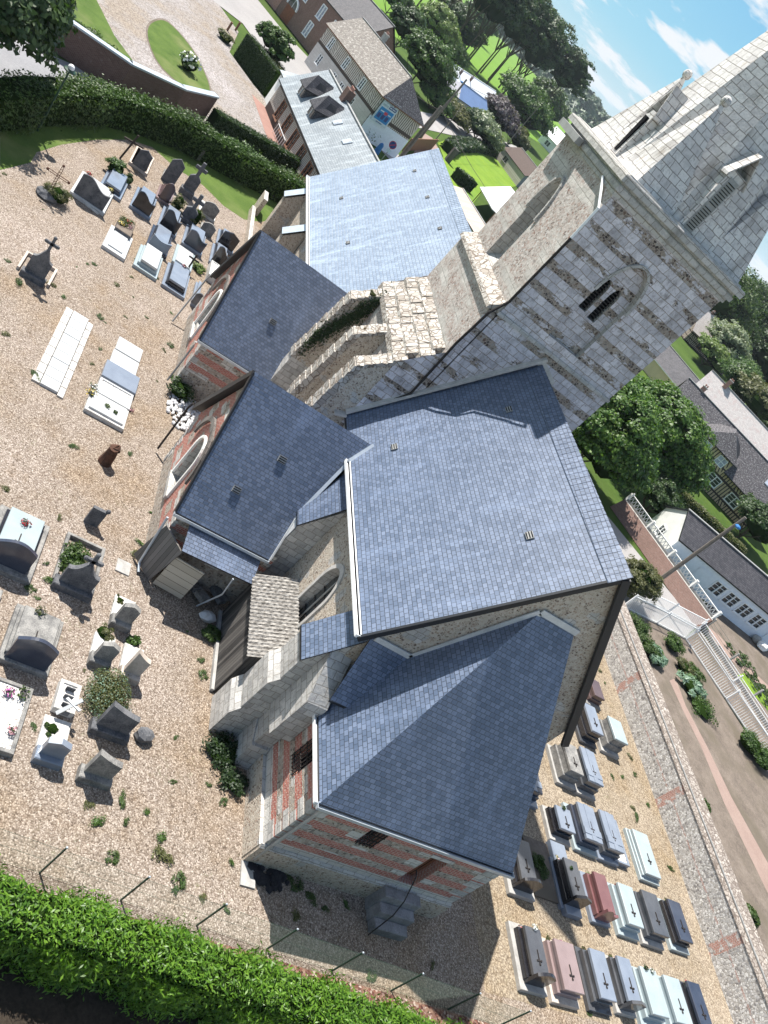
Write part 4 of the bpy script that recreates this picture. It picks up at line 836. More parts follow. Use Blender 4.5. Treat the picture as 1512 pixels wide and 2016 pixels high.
def hedge(name, label, path, width, h, mat, dens=160, leaf=0.13, asp=0.5, cat='hedge', wob=0.12, mats2=None, h2=None):
    """a clipped hedge along a path: leaves over top, flanks and ends, dark core inside"""
    path = [Vector((p[0], p[1], 0)) for p in path]; ch = []; cm = MB(); P, N, P2, N2 = [], [], [], []
    L = sum((path[i+1]-path[i]).length for i in range(len(path)-1)); acc = 0
    nrm = []
    for i in range(len(path)):
        d = (path[min(i+1, len(path)-1)]-path[max(i-1, 0)]).normalized(); nrm.append(Vector((-d.y, d.x, 0)))
    for i in range(len(path)-1):
        a, b = path[i], path[i+1]; na, nb = nrm[i], nrm[i+1]; l = (b-a).length
        ha = h if h2 is None else h+(h2-h)*acc/L; hb = h if h2 is None else h+(h2-h)*(acc+l)/L; acc += l
        c = 0.84; w_ = width/2*c
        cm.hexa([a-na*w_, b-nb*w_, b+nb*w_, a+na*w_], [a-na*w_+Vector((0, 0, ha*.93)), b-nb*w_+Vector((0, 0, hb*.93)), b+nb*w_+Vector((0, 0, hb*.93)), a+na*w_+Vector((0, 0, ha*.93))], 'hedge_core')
        per = width+2*h; n = int(l*per*dens)
        t = rng.uniform(0, 1, n); s = rng.uniform(0, per, n)
        A = np.array(a)[None]*(1-t[:, None])+np.array(b)[None]*t[:, None]; NN = np.array(na)[None]*(1-t[:, None])+np.array(nb)[None]*t[:, None]; hh = ha*(1-t)+hb*t
        side1 = s < h; side2 = s > h+width; off = np.where(side1, -width/2, np.where(side2, width/2, s-h-width/2)); z = np.where(side1, s/h*hh, np.where(side2, (per-s)/h*hh, hh))
        wb = np.sin(A[:, 0]*1.9+A[:, 1]*2.3)*wob*0.5+rng.normal(0, wob*0.5, n)
        nn = np.where(side1[:, None], -NN, np.where(side2[:, None], NN, np.array([[0, 0, 1.0]])))
        # rounded shoulders
        rs = np.clip((np.abs(off)/(width/2)), 0, 1)**4*np.clip((z/hh), 0, 1)**6; z = z-rs*0.18
        Q = A+NN*off[:, None]; Q[:, 2] = z; Q = Q+nn*wb[:, None]
        P.append(Q); N.append(nn+np.array([0, 0, 0.35]))
    P = np.concatenate(P); N = np.concatenate(N)
    if mats2:
        k = (np.sin(P[:, 0]*0.7)+np.sin(P[:, 1]*0.9+1)+rng.normal(0, 0.5, len(P))) > 0.5
        ch = [(P[~k], N[~k], leaf, asp, mat), (P[k], N[k], leaf, asp, mats2)]
    else: ch = [(P, N, leaf, asp, mat)]
    o = leafobj(name, ch, cm); o['label'] = label; o['category'] = cat; return o
def flowers(name, parent, c, r, mat, n=60, s=0.07, green='leaf_hedge', h=None):
    h = h or r*0.8; d = rng.normal(0, 1, (n, 3)); d /= np.linalg.norm(d, axis=1, keepdims=True); d[:, 2] = np.abs(d[:, 2])
    P = np.array(c)+np.array([0, 0, h*0.4])+d*np.array([r, r, h*0.7])*rng.uniform(0.6, 1.05, (n, 1))
    g = int(n*0.4); cm = MB(); cm.lathe(c, [(r*0.35, 0), (r*0.5, h*0.45)], 'dark_pot', 8)
    o = leafobj(name, [(P[g:], d[g:], s, 0.85, mat), (P[:g], d[:g], s*1.1, 0.5, green)], cm)
    if parent is not None: put(o, parent)
    return o
plain('dark_pot', (0.03, 0.028, 0.028), 0.5, 0.4)

# ------------------------------------------------------------------ churchyard ground details
sheet('path', [(-15.5, 25), (-15.5, 41), (-40.5, 41), (-40.5, 25)], 0.004, 'gravel_fine')
sheet('path', [(-11, 24.2), (-11, 41), (-15.5, 41), (-15.5, 24.2)], 0.004, 'gravel_fine')
LAWN = [(0, 335), (60, 320), (72, 300), (120, 285), (190, 275), (255, 275), (300, 290), (345, 330), (400, 365), (440, 405), (480, 432), (515, 437), (548, 428), (575, 405), (615, 385), (560, 320), (480, 285), (400, 255), (300, 235), (200, 215), (100, 225), (0, 225)]
sheet('lawn', gl(LAWN), 0.006, 'lawn')
sheet('soil', [(-10.75, 4), (-9.35, 4), (-9.0, 26), (-9.9, 26), (-10.4, 14)], 0.006, 'leaf_litter')
sheet('soil', [(-8.9, 4), (-5.0, 4), (-5.0, 30), (-8.0, 30)], 0.012, 'dark_soil')
sheet('road', gl([(0, 60), (70, 95), (150, 130), (260, 215), (330, 250), (0, 215)]), 0.004, 'asphalt')

# laurel hedge nearest the camera and the wire fence before it
hedge('laurel_hedge', 'thick bright green laurel hedge behind the green wire fence', [(-9.3, 4.0), (-9.2, 8.5), (-8.9, 12.5), (-8.6, 16), (-8.15, 21), (-7.9, 25)], 1.15, 1.9, 'leaf_laurel', 640, 0.155, 0.3, wob=0.30)
fp = [(-11.08, 7.38), (-10.92, 9.79), (-10.76, 12.25), (-10.6, 14.72), (-10.43, 17.2), (-10.28, 19.66), (-10.13, 22.2), (-9.98, 24.6), (-11.2, 5.0)]
fence = thing('wire_fence', 'green chain-link fence on thin green posts beside the laurel hedge', 'fence', (-10.6, 14.7, 0))
for x, y in fp:
    p = MB(); p.tube([(x, y, 0), (x, y, 1.58)], 0.03, 'green_metal', 8); p.ball((x, y, 1.59), 0.036, 'zinc', 8); part(p, 'post', fence)
wm = MB(); A_f, B_f = Vector((-11.2, 5.0, 0)), Vector((-9.98, 24.6, 0)); dl = (B_f-A_f).length; df = (B_f-A_f)/dl; hgt = 1.45; t_ = -hgt
plain('fence_wire', (0.12, 0.16, 0.13), 0.5, 0.4)
while t_ < dl:
    for s_ in (1, -1):
        t0, t1 = (t_, t_+hgt) if s_ > 0 else (t_+hgt, t_); a, b = max(0, min(dl, t0)), max(0, min(dl, t1))
        if abs(b-a) < 0.02: continue
        za = abs(a-t0); zb = hgt-abs(b-t1)
        pa = A_f+df*a+Vector((0, 0, za)); pb = A_f+df*b+Vector((0, 0, zb)); q = Vector((0.0022, 0, 0.0022)); wm.poly([pa-q, pb-q, pb+q, pa+q], 'fence_wire')
    t_ += 0.075
for z in (0.05, 0.75, 1.45): wm.bar(A_f+Vector((0, 0, z)), B_f+Vector((0, 0, z)), 0.006, 'green_metal')
wo_ = part(wm, 'wire_mesh', fence)

# ------------------------------------------------------------------ graves
def granite(name, a, b, rough=0.14, spec=0.6, sc=60):
    n = NT(name, rough, spec); k = n.math('ADD', n.math('MULTIPLY', n.noise(n.ob, sc, 3, 0.8), 0.6), n.math('MULTIPLY', n.noise(n.ob, 1.6, 4), 0.4)); MATS[name] = n.out(n.ramp(k, [(0.36, a), (0.62, b)]))
granite('granite_black', (0.012, 0.012, 0.015), (0.03, 0.03, 0.035)); granite('granite_navy', (0.03, 0.035, 0.055), (0.06, 0.07, 0.095))
granite('granite_grey', (0.05, 0.052, 0.058), (0.10, 0.105, 0.115)); granite('granite_blue_sky_sheen', (0.16, 0.19, 0.24), (0.235, 0.27, 0.325)); granite('granite_pink', (0.21, 0.155, 0.15), (0.29, 0.22, 0.215)); granite('granite_red', (0.13, 0.055, 0.058), (0.19, 0.09, 0.09)); granite('granite_brown', (0.07, 0.045, 0.045), (0.12, 0.08, 0.08))  # bluish grey has the sky's reflection on polished tops mixed into its colour
granite('marble_white', (0.42, 0.43, 0.43), (0.52, 0.53, 0.53), 0.3); granite('marble_green', (0.28, 0.335, 0.35), (0.36, 0.42, 0.435), 0.25)
def oldstone(name, a, b):
    n = NT(name, 0.9, 0.2); k = n.math('ADD', n.math('MULTIPLY', n.noise(n.ob, 2.2, 6, 0.7), 0.6), n.math('MULTIPLY', n.noise(n.ob, 22, 4, 0.7), 0.4)); c = n.ramp(k, [(0.38, a), (0.6, b)]); n.bump(k, 0.5, 0.02); MATS[name] = n.out(c)
oldstone('old_grey_stone', (0.10, 0.10, 0.10), (0.32, 0.31, 0.29)); oldstone('old_dark_stone', (0.05, 0.055, 0.065), (0.17, 0.17, 0.175)); oldstone('old_white_stone', (0.34, 0.33, 0.31), (0.68, 0.67, 0.64)); oldstone('old_tan_stone', (0.38, 0.32, 0.27), (0.56, 0.5, 0.44))
n = NT('white_chips', 0.9, 0.2); v = n.vor(n.pos, 26.0); n.bump(v.outputs['Distance'], 0.5, 0.02); MATS['white_chips'] = n.out(n.ramp(n.sep(v.outputs['Color'])[0], [(0.1, (0.3, 0.28, 0.26)), (0.5, (0.62, 0.6, 0.57)), (0.9, (0.8, 0.79, 0.77))]))
def cross_flat(x, y, z, L, mat, th=0.03, w=0.035, arm=0.2):
    m = MB(); m.box(x-L/2, x+L/2, y-w/2, y+w/2, z, z+th, mat); m.box(x+L*0.22, x+L*0.22+w, y-arm/2, y+arm/2, z, z+th+0.004, mat)
    for sx, sy in ((L/2, 0), (L*0.22+w/2, arm/2), (L*0.22+w/2, -arm/2)): m.box(x+sx-0.032, x+sx+0.032, y+sy-0.032, y+sy+0.032, z, z+th+0.01, mat)
    return m
def headstone(x, y0, y1, h, mat, shape='flat', th=0.12, z0=0.12, lean=0.0):
    """upright stone across the grave at x; the outline is in (y, z)"""
    w = y1-y0; c = (y0+y1)/2; n = 12; top = []
    for i in range(n+1):
        t = i/n; y = y0+w*t
        if shape == 'arch': z = h*0.78+h*0.22*math.sin(math.pi*t)
        elif shape == 'wave': z = h*(0.80+0.2*math.cos(math.pi*t*0.9)*0.5+0.1*math.sin(2*math.pi*t))
        elif shape == 'swoop': z = h*(0.72+0.28*(1-t)**1.5)
        elif shape == 'gable': z = h*(0.82+0.18*(1-abs(2*t-1)))
        elif shape == 'bell': z = h*(0.6+0.4*math.exp(-((t-0.5)/0.22)**2))
        elif shape == 'dip': z = h*(1-0.22*math.sin(math.pi*t))
        else: z = h
        top.append((y, z))
    m = MB(); f = [(x, y0, z0)]+[(x, y1, z0)]+[(x, a, z0+b) for a, b in reversed(top)]; b = [(x-th+lean*0, p[1], p[2]) for p in f]
    F = lambda P: P
    m.poly(f, mat); m.poly(list(reversed(b)), mat)
    for i in range(len(f)):
        j = (i+1) % len(f); m.poly([f[j], f[i], b[i], b[j]], mat)
    return m
def tomb(label, x0, x1, y0, y1, zt=0.75, body='granite_grey', plinth=None, pm=0.22, hs=None, cross=None, group=None, steps=1, fl=(), name='tomb', cat='grave', cap=None, band=None, chips=False):
    t = thing(name, label, cat, ((x0+x1)/2, (y0+y1)/2, 0), group)
    if plinth:
        m = MB(); m.box(x0-pm, x1+pm*1.35, y0-pm, y1+pm, 0, 0.2, plinth, ch=0.015); part(m, 'plinth', t)
    z = 0.2 if plinth else 0.0
    if chips:
        m = MB(); e = 0.12
        for a, b, c, d in ((x0, x1, y0, y0+e), (x0, x1, y1-e, y1), (x0, x0+e, y0+e, y1-e), (x1-e, x1, y0+e, y1-e)): m.box(a, b, c, d, z, z+zt, body, ch=0.01)
        part(m, 'kerb', t); m = MB(); m.box(x0+e, x1-e, y0+e, y1-e, z, z+zt-0.05, 'white_chips'); part(m, 'stone_chips', t)
    else:
        H_ = zt-z; lo = max(0.06, H_*0.45)
        if steps >= 1 and H_ > 0.2:
            m = MB(); m.box(x0-0.03, x1+0.03, y0-0.09, y1+0.09, z, z+lo, body, ch=0.015); part(m, 'base', t)
            m = MB(); m.box(x0+0.05, x1-0.05, y0+0.02, y1-0.02, z+lo, zt-0.02, body); m.box(x0, x1, y0, y1, zt-0.13, zt, cap or body, ch=0.018); part(m, 'slab', t)  # cap: paler top colour, mostly sky reflection painted onto dark polished stone
        else:
            m = MB(); m.box(x0, x1, y0, y1, z, zt, cap or body, ch=0.018); part(m, 'slab', t)
        if band:
            m = MB(); xb = x0+(x1-x0)*0.68; m.box(xb, xb+0.34, y0-0.012, y1+0.012, zt-0.12, zt+0.03, band, ch=0.01); m.box(x0, x1, (y0+y1)/2-0.16, (y0+y1)/2+0.16, zt, zt+0.024, band, ch=0.008); part(m, 'cross_band', t)
    if hs:
        h, shape, mat_, *r_ = hs; w_ = r_[0] if r_ else 0.0; z0h = z
        m = headstone(x1+0.16, y0-w_, y1+w_, h, mat_, shape, 0.13, z0h); part(m, 'headstone', t)
    if cross:
        part(cross_flat(x0+(x1-x0)*0.62, (y0+y1)/2, zt+0.002, 0.55, cross), 'cross', t)
    for (fx, fy, r, mt) in fl: flowers('flowers', t, (x0+(x1-x0)*fx, y0+(y1-y0)*fy, zt if (0 <= fx <= 1 and 0 <= fy <= 1) else z), r, mt)
    return t
def tp(A, B, C, z): a, b, c = gp(*A, z), gp(*B, z), gp(*C, z); return a.x, (b.x+c.x)/2, (a.y+b.y)/2, c.y
G1, G2, G3, G4 = 'graves in the front row east of the church', 'graves in the second row east of the church', 'graves in the third row east of the church', 'graves at the far end beside the flint wall'
def T_(label, A, B, C, z, **k): x0, x1, y0, y1 = tp(A, B, C, z); return tomb(label, x0, x1, y0, y1, z, **k)
# front row
tomb('black polished tomb with arched headstone and red and white flowers, leftmost of the front row', -13.55, -11.75, 26.25, 27.15, 0.72, 'granite_black', 'concrete', 0.3, (0.95, 'arch', 'granite_black', 0.05), 'iron', G1, cap='granite_grey', fl=((-0.02, 0.3, 0.2, 'petal_red'), (0.0, 0.62, 0.16, 'petal_white'), (-0.03, 0.95, 0.17, 'petal_red')))
T_('pink granite tomb with a dark cross, beside the black tomb with red flowers', (1089, 1846), (1115, 1948), (1152, 1959), 0.75, body='granite_pink', plinth='old_tan_stone', cross='iron', group=G1, fl=((-0.12, 0.2, 0.16, 'leaf_olive'), (-0.1, 0.9, 0.13, 'petal_magenta')))
T_('grey granite tomb with sky-tinted top, engraved lines and bronze cross, without headstone', (1160, 1865), (1185.5, 1964.6), (1215.6, 1973), 0.75, body='granite_grey', cap='granite_blue_sky_sheen', plinth='granite_grey', cross='iron', group=G1, fl=((-0.08, 0.3, 0.13, 'leaf_dry'),))
T_('grey tomb with low pointed headstone, red pot and brown pot at its far end', (1214, 1880), (1239.5, 1971.5), (1264, 1976), 0.75, body='granite_grey', cap='granite_blue_sky_sheen', plinth='concrete', hs=(0.85, 'gable', 'granite_grey', 0.03), cross='iron', group=G1, fl=((-0.08, 0.3, 0.13, 'leaf_dry'), (-0.07, 0.75, 0.13, 'petal_red')))
T_('pale green white marble tomb with round black vase at its far end', (1260, 1901), (1287, 1997), (1318.7, 2004), 0.75, body='marble_green', plinth='marble_green', group=G1, fl=((0.02, 0.3, 0.14, 'leaf_yew'), (0.05, 0.7, 0.14, 'petal_white')))
T_('pale marble tomb with cross and two dark triangular vases', (1306, 1918), (1335, 2013), (1366, 2020), 0.75, body='marble_green', plinth='marble_green', cross='iron', group=G1, fl=((-0.02, 0.2, 0.1, 'leaf_yew'), (-0.02, 0.7, 0.1, 'leaf_yew')))
T_('dark grey tomb with dark red flowers, nearest the flint wall in the front row', (1354, 1930), (1382, 2026), (1408, 2032), 0.75, body='granite_black', cap='granite_navy', plinth='granite_grey', hs=(0.8, 'swoop', 'granite_black', 0.05), cross='iron', group=G1, fl=((-0.06, 0.7, 0.17, 'petal_red'),))
# second row
tomb('black tomb with swept headstone and bronze cross, partly behind the sacristy roof', -17.3, -15.45, 26.65, 27.6, 0.75, 'granite_black', 'concrete', 0.3, (0.95, 'arch', 'granite_black', 0.08), 'iron', G2, cap='granite_grey', fl=((-0.12, 0.5, 0.2, 'leaf_pale'),))
pb = thing('grave_border', 'pale blue stone grave border with five small plaques standing in line on it', 'grave', (-16.6, 30.2, 0), G2)
m = MB(); m.box(-18.25, -14.95, 29.75, 30.75, 0, 0.3, 'granite_blue_sky_sheen', ch=0.015); part(m, 'plinth', pb)
m = MB(); m.box(-18.1, -15.4, 28.1, 29.72, 0, 0.1, 'soil'); part(m, 'planting_bed', pb)
for k in range(5):
    m = MB(); x = -17.35+k*0.44; m.box(x, x+0.05, 30.1, 30.5, 0.3, 0.62, 'old_dark_stone', ch=0.01); m.box(x-0.08, x+0.12, 30.05, 30.55, 0.3, 0.34, 'granite_navy'); part(m, 'plaque', pb)
shrub('low_plant', 'low green ground plant beside the border with five plaques', 'plant', -16.9, 28.8, 0.35, 0.6, 'leaf_hedge', 700, 0.09)
T_('black tomb with black pointed headstone, bronze cross and pink and yellow flowers', (1108, 1686), (1131.3, 1766.2), (1155, 1773), 0.78, body='granite_black', cap='granite_grey', plinth='granite_blue_sky_sheen', hs=(0.95, 'gable', 'granite_black', 0.06), cross='iron', group=G2, fl=((-0.03, 0.3, 0.2, 'petal_pink'), (-0.14, 0.2, 0.16, 'petal_yellow'), (0.25, 0.35, 0.1, 'leaf_yew')))
T_('dark red granite tomb with wavy red headstone', (1167, 1714), (1191, 1793), (1213, 1800), 0.78, body='granite_red', plinth='granite_blue_sky_sheen', hs=(0.9, 'wave', 'granite_red', 0.05), group=G2, fl=((-0.04, 0.3, 0.18, 'leaf_pale'), (-0.02, 0.7, 0.2, 'petal_pink')))
T_('pale white marble tomb with thin cross, between red tomb and dark grey tomb', (1218.6, 1737), (1237, 1815), (1269.6, 1830.5), 0.75, body='marble_green', plinth='marble_green', cross='iron', group=G2, fl=((-0.08, 0.5, 0.1, 'petal_red'),))
T_('grey mottled tomb with long bronze cross and orange planter', (1267.3, 1752), (1284.3, 1835.7), (1318.7, 1844.3), 0.8, body='granite_grey', plinth='concrete', cross='iron', group=G2, fl=((-0.05, 0.5, 0.14, 'petal_pink'),))
T_('polished black slab tomb with gilded lettering along its side, end of the second row', (1313, 1767.7), (1342.7, 1849.4), (1366, 1858.9), 0.7, body='granite_black', cap='granite_navy', plinth='marble_green', cross='iron', group=G2, fl=((-0.1, 0.6, 0.13, 'leaf_olive'),))
# third row
tomb('dark tomb topped by a broad raised pale cross slab, beside the sacristy roof corner', -22.0, -20.1, 28.2, 29.3, 0.85, 'granite_navy', 'granite_blue_sky_sheen', 0.25, None, None, G3, band='granite_blue_sky_sheen')
T_('black tomb with sky-paled polished top and metal bouquet ornament', (1093, 1583), (1106.6, 1631), (1134.2, 1641), 0.8, body='granite_black', cap='granite_blue_sky_sheen', plinth='concrete', cross='iron', group=G3, fl=((0.05, 0.5, 0.13, 'leaf_yew'),))
T_('blue black tomb with raised cross band and bronze cross, middle of the third row', (1136, 1577), (1157, 1651), (1188, 1661.5), 0.85, body='granite_navy', cap='granite_blue_sky_sheen', plinth='marble_green', cross='iron', band='granite_blue_sky_sheen', group=G3)
T_('grey tomb with sky-tinted top, raised cross band and yellow flower cross', (1180, 1592.4), (1201.8, 1668.8), (1230, 1680.4), 0.85, body='granite_grey', cap='granite_blue_sky_sheen', plinth='granite_blue_sky_sheen', cross='iron', band='granite_blue_sky_sheen', group=G3)
tomb('grave with white kerb, dark soil and dry plants between two pale tombs', -21.0, -18.55, 34.6, 35.75, 0.3, 'granite_blue_sky_sheen', None, 0, None, None, G3, chips=True, fl=((0.15, 0.5, 0.2, 'petal_pink'), (0.7, 0.5, 0.2, 'leaf_dry')))
T_('wide pale marble slab tomb with small bronze cross, third row nearest the flint wall', (1245.5, 1631), (1273.8, 1720.4), (1302.2, 1729.1), 0.5, body='marble_green', plinth='marble_green', pm=0.15, cross='iron', group=G3)
# far rows, taller old tombs
T_('tall old grey stone tomb with corroded cross in the fourth row', (1109, 1458), (1125, 1517.6), (1149.8, 1525.8), 1.05, body='old_grey_stone', cross='iron', plinth='concrete', group=G4)
T_('tall grey tomb with sky-tinted top, cross on a cross band, right of the old grey tomb', (1140, 1467), (1164.8, 1538), (1189.4, 1547.6), 1.05, body='granite_grey', cap='granite_blue_sky_sheen', cross='iron', band='granite_blue_sky_sheen', plinth='concrete', group=G4)
tomb('small light tomb with thick grey headstone, just past the verge of the choir gable', -25.6, -24.0, 30.0, 30.9, 0.85, 'granite_grey', 'concrete', 0.2, (1.05, 'arch', 'old_grey_stone', 0.05), 'iron', G4, cap='marble_white')
T_('black sided tomb with glossy pale top and dark cross, beside the black verge board', (1148.4, 1381), (1169, 1438), (1189.4, 1449.3), 1.0, body='granite_black', cap='granite_blue_sky_sheen', plinth='granite_grey', cross='iron', group=G4)
T_('tall grey tomb with pale top, nearest the flint wall in the fifth row', (1195, 1407), (1215.4, 1456), (1237.2, 1465.7), 1.15, body='old_grey_stone', cap='marble_green', plinth='concrete', group=G4)
T_('dark brown stone tomb farthest along the flint wall', (1160, 1332), (1173, 1370), (1190.8, 1377), 0.8, body='granite_brown', plinth='old_grey_stone', group=G4)
# north-west cemetery corner
NW = 'graves in the block beyond the two side chapels'
def tq(A, B, C, z=0.1): a, b, c = gp(*A, z), gp(*B, z), gp(*C, z); return a.x, (b.x+c.x)/2, (a.y+b.y)/2, c.y
def N_(label, A, B, C, zt=0.55, ins=0.28, **k):
    x0, x1, y0, y1 = tq(A, B, C); e = ins; k.setdefault('pm', ins-0.04)
    if 'hs' in k and len(k['hs']) == 3: k['hs'] = (*k['hs'], 0.15)
    k.setdefault('group', NW)
    return tomb(label, x0+e, x1-e*1.35, y0+e, y1-e, zt, **k)
N_('dark tomb with sky-tinted stepped slab behind the leafy bush and wooden cross', (214.7, 334.7), (189, 363.6), (236.6, 398), body='granite_navy', cap='granite_blue_sky_sheen', plinth='granite_blue_sky_sheen')
N_('tomb with wavy black headstone beside the planted box', (274.8, 371.7), (247, 400.6), (294.4, 435), body='granite_black', cap='granite_blue_sky_sheen', plinth='granite_blue_sky_sheen', hs=(1.15, 'wave', 'granite_black'))
N_('tomb with tall wavy black headstone, beside the dark twin crosses', (326.8, 408.7), (300, 440), (345, 471), body='granite_black', cap='granite_blue_sky_sheen', plinth='granite_blue_sky_sheen', hs=(1.3, 'wave', 'granite_black'))
N_('tomb with low swooping pale headstone and small red emblem', (306, 446), (278.5, 477.4), (327, 511), body='granite_black', cap='granite_blue_sky_sheen', plinth='granite_navy', hs=(0.75, 'dip', 'granite_blue_sky_sheen'))
N_('tomb with dark grey green wavy headstone in front of a small grey stone', (368.6, 442.8), (352.4, 476.3), (396.4, 507.5), body='granite_black', cap='granite_blue_sky_sheen', plinth='granite_blue_sky_sheen', hs=(1.1, 'wave', 'granite_navy'))
N_('tomb with black angular headstone, last of the block before the bare gravel', (431, 452), (419.5, 481), (458.7, 499.4), body='granite_black', cap='granite_blue_sky_sheen', plinth='granite_blue_sky_sheen', hs=(1.15, 'gable', 'granite_black'))
N_('tomb with broad black headstone against the chapel gable', (421.8, 482), (404, 513), (442, 536), body='granite_black', cap='granite_blue_sky_sheen', plinth='granite_blue_sky_sheen', hs=(1.25, 'wave', 'granite_black'))
N_('flat white slab grave, the whitest of the block', (220, 445), (195, 482), (245, 515), 0.27, 0.3, body='marble_white', plinth='marble_white', steps=0)
N_('pale two stepped slab tomb beside the flat white grave', (275, 481), (260, 521.3), (307.4, 554.8), 0.6, body='marble_green', cap='marble_white', plinth='marble_green')
N_('black stepped tomb with sky-tinted top beside the white stepped tomb', (331.6, 517.9), (313, 558.3), (362.8, 591.8), 0.6, body='granite_black', cap='granite_blue_sky_sheen', plinth='granite_blue_sky_sheen', fl=((0.0, 0.6, 0.16, 'petal_pink'),))
t = N_('white marble grave with a standing black cross', (349, 482), (332.8, 515.6), (375.6, 538.7), 0.3, 0.2, body='marble_white', plinth='marble_green', steps=0)
c = gp(372, 525, 0.3); m = MB(); m.box(c.x-0.04, c.x+0.04, c.y-0.05, c.y+0.05, 0.28, 1.25, 'iron'); m.box(c.x-0.035, c.x+0.035, c.y-0.34, c.y+0.34, 0.85, 0.94, 'iron'); part(m, 'standing_cross', t)
N_('white edged grave with black squares, close to the chapel gable', (410, 518), (398.7, 548), (424, 562), 0.5, 0.12, body='marble_white', plinth=None, chips=True)
N_('narrow black tomb with sky-tinted top and small black headstone at the chapel corner', (387, 557), (370, 596.4), (388, 606), 0.4, 0.15, body='granite_black', cap='granite_blue_sky_sheen', plinth='granite_blue_sky_sheen', hs=(0.8, 'arch', 'old_dark_stone'))
tomb('white marble grave with grey wavy headstone and two flower pots', -51.7, -48.7, -0.35, 1.35, 0.3, 'marble_white', 'marble_white', 0.2, (1.4, 'wave', 'old_dark_stone', 0.05), None, NW, steps=0, fl=((0.02, 0.1, 0.2, 'petal_red'), (0.05, 0.95, 0.2, 'petal_yellow'), (0.75, 0.2, 0.18, 'leaf_yew'), (0.8, 0.8, 0.18, 'leaf_yew')))
x0, x1, y0, y1 = tq((266.7, 288.5), (255, 315), (287.5, 346.3)); tomb('grey angular headstone grave next to the lawn edge', x0, x1, y0+0.15, y1-0.1, 0.2, 'old_tan_stone', 'old_tan_stone', 0.12, (1.35, 'gable', 'old_dark_stone', -0.1), None, NW, steps=0)
a = gp(313, 351); b = gp(337, 365); tomb('tall dark narrow headstone grave with mossy kerb beside the lawn', a.x-1.9, b.x, a.y+0.1, a.y+1.05, 0.15, 'old_grey_stone', None, 0, (2.0, 'gable', 'old_dark_stone', 0), None, NW, chips=True)
x0, x1, y0, y1 = tq((316.3, 364.8), (302.5, 385.6), (332.5, 408.7)); tomb('brown granite tomb with arched brown headstone', x0+0.2, x1-0.3, y0+0.2, y1-0.2, 0.45, 'granite_brown', 'granite_pink', 0.2, (1.3, 'arch', 'granite_brown'), None, NW)
def stone_cross(label, x, y, h, s, mat, name='stone_cross', ped=0.9):
    t = thing(name, label, 'cross', (x, y, 0), NW); m = MB(); m.box(x-0.35*s, x+0.35*s, y-0.5*s, y+0.5*s, 0, ped*0.35, mat, ch=0.04); part(m, 'base', t)
    m = headstone(x+0.12, y-0.42*s, y+0.42*s, ped, mat, 'arch', 0.24, ped*0.3); part(m, 'pedestal', t)
    m = MB(); m.box(x-0.09, x+0.09, y-0.12*s, y+0.12*s, ped, h, mat, ch=0.02); m.box(x-0.085, x+0.085, y-0.42*s, y+0.42*s, h-0.62*s, h-0.38*s, mat, ch=0.02); part(m, 'cross', t); return t
p = gp(364, 383); stone_cross('tall dark stone cross rising beside the lawn', p.x, p.y, 2.7, 1.0, 'old_dark_stone', ped=1.3)
p = gp(364, 436); stone_cross('dark stone cross between two clipped conifers', p.x, p.y, 2.2, 1.0, 'old_dark_stone', ped=0.9)
x0, x1, y0, y1 = tq((398.7, 398), (391.7, 413.9), (421.8, 435.8)); tomb('white grave with low rounded white headstone and small cross near the lawn tip', x0, x1, y0, y1-0.1, 0.25, 'old_white_stone', 'old_white_stone', 0.1, (1.0, 'arch', 'old_grey_stone', 0), 'iron', NW, steps=0)
a = gp(392, 452); tomb('small weathered grey stone grave behind the dark green headstone', a.x-1.2, a.x, a.y, a.y+0.9, 0.15, 'old_grey_stone', None, 0, (0.9, 'arch', 'old_grey_stone', 0), None, NW, chips=True)
for (px, py, lb) in ((351, 402, 'clipped olive green conifer left of the dark stone cross'), (386, 428, 'clipped olive green conifer right of the dark stone cross')):
    p = gp(px, py, 0.6); shrub('conifer', lb, 'shrub', p.x, p.y, 1.35, 0.52, 'leaf_olive', 1500, 0.08)
p = gp(229, 330, 0.5); shrub('leafy_bush', 'leafy green bush growing at the foot of the wooden cross', 'shrub', p.x, p.y, 1.1, 0.7, 'leaf_tree', 1300, 0.13)
p = gp(254, 353, 0.3); shrub('small_bush', 'small dark green bush on a bare grave between bush and headstones', 'shrub', p.x, p.y, 0.7, 0.42, 'leaf_dark', 700, 0.1)
p = gp(389, 532); shrub('grass_mound', 'light green grassy mound on a grave by the black cross', 'plant', p.x, p.y, 0.35, 0.6, 'leaf_light', 900, 0.09, sq=0.8)
p = gp(236, 312); m = MB(); m.bar((p.x, p.y, 0), (p.x-0.1, p.y+0.25, 2.0), 0.12, 'timber_dark'); m.bar((p.x-0.08, p.y-0.42, 1.35), (p.x-0.08, p.y+0.9, 1.5), 0.11, 'timber_dark'); solo(m, 'wooden_cross', 'dark wooden cross leaning above a leafy bush', 'cross')
p = gp(91, 388); t = thing('iron_cross', 'rusty wrought iron cross on a rough stone with grass around', 'cross', (p.x, p.y, 0))
m = MB(); 
for dy in (-0.06, 0.06): m.bar((p.x, p.y+dy, 0.35), (p.x, p.y+dy, 2.0), 0.03, 'rusty_iron'); m.bar((p.x, p.y-0.55, 1.45+dy), (p.x, p.y+0.55, 1.45+dy), 0.03, 'rusty_iron')
for k in range(8): m.bar((p.x, p.y-0.06, 0.4+k*0.2), (p.x, p.y+0.06, 0.5+k*0.2), 0.025, 'rusty_iron')
for yy, zz in ((-0.6, 1.45), (0.6, 1.45), (0, 2.08)): m.ball((p.x, p.y+yy, zz), 0.08, 'rusty_iron', 8)
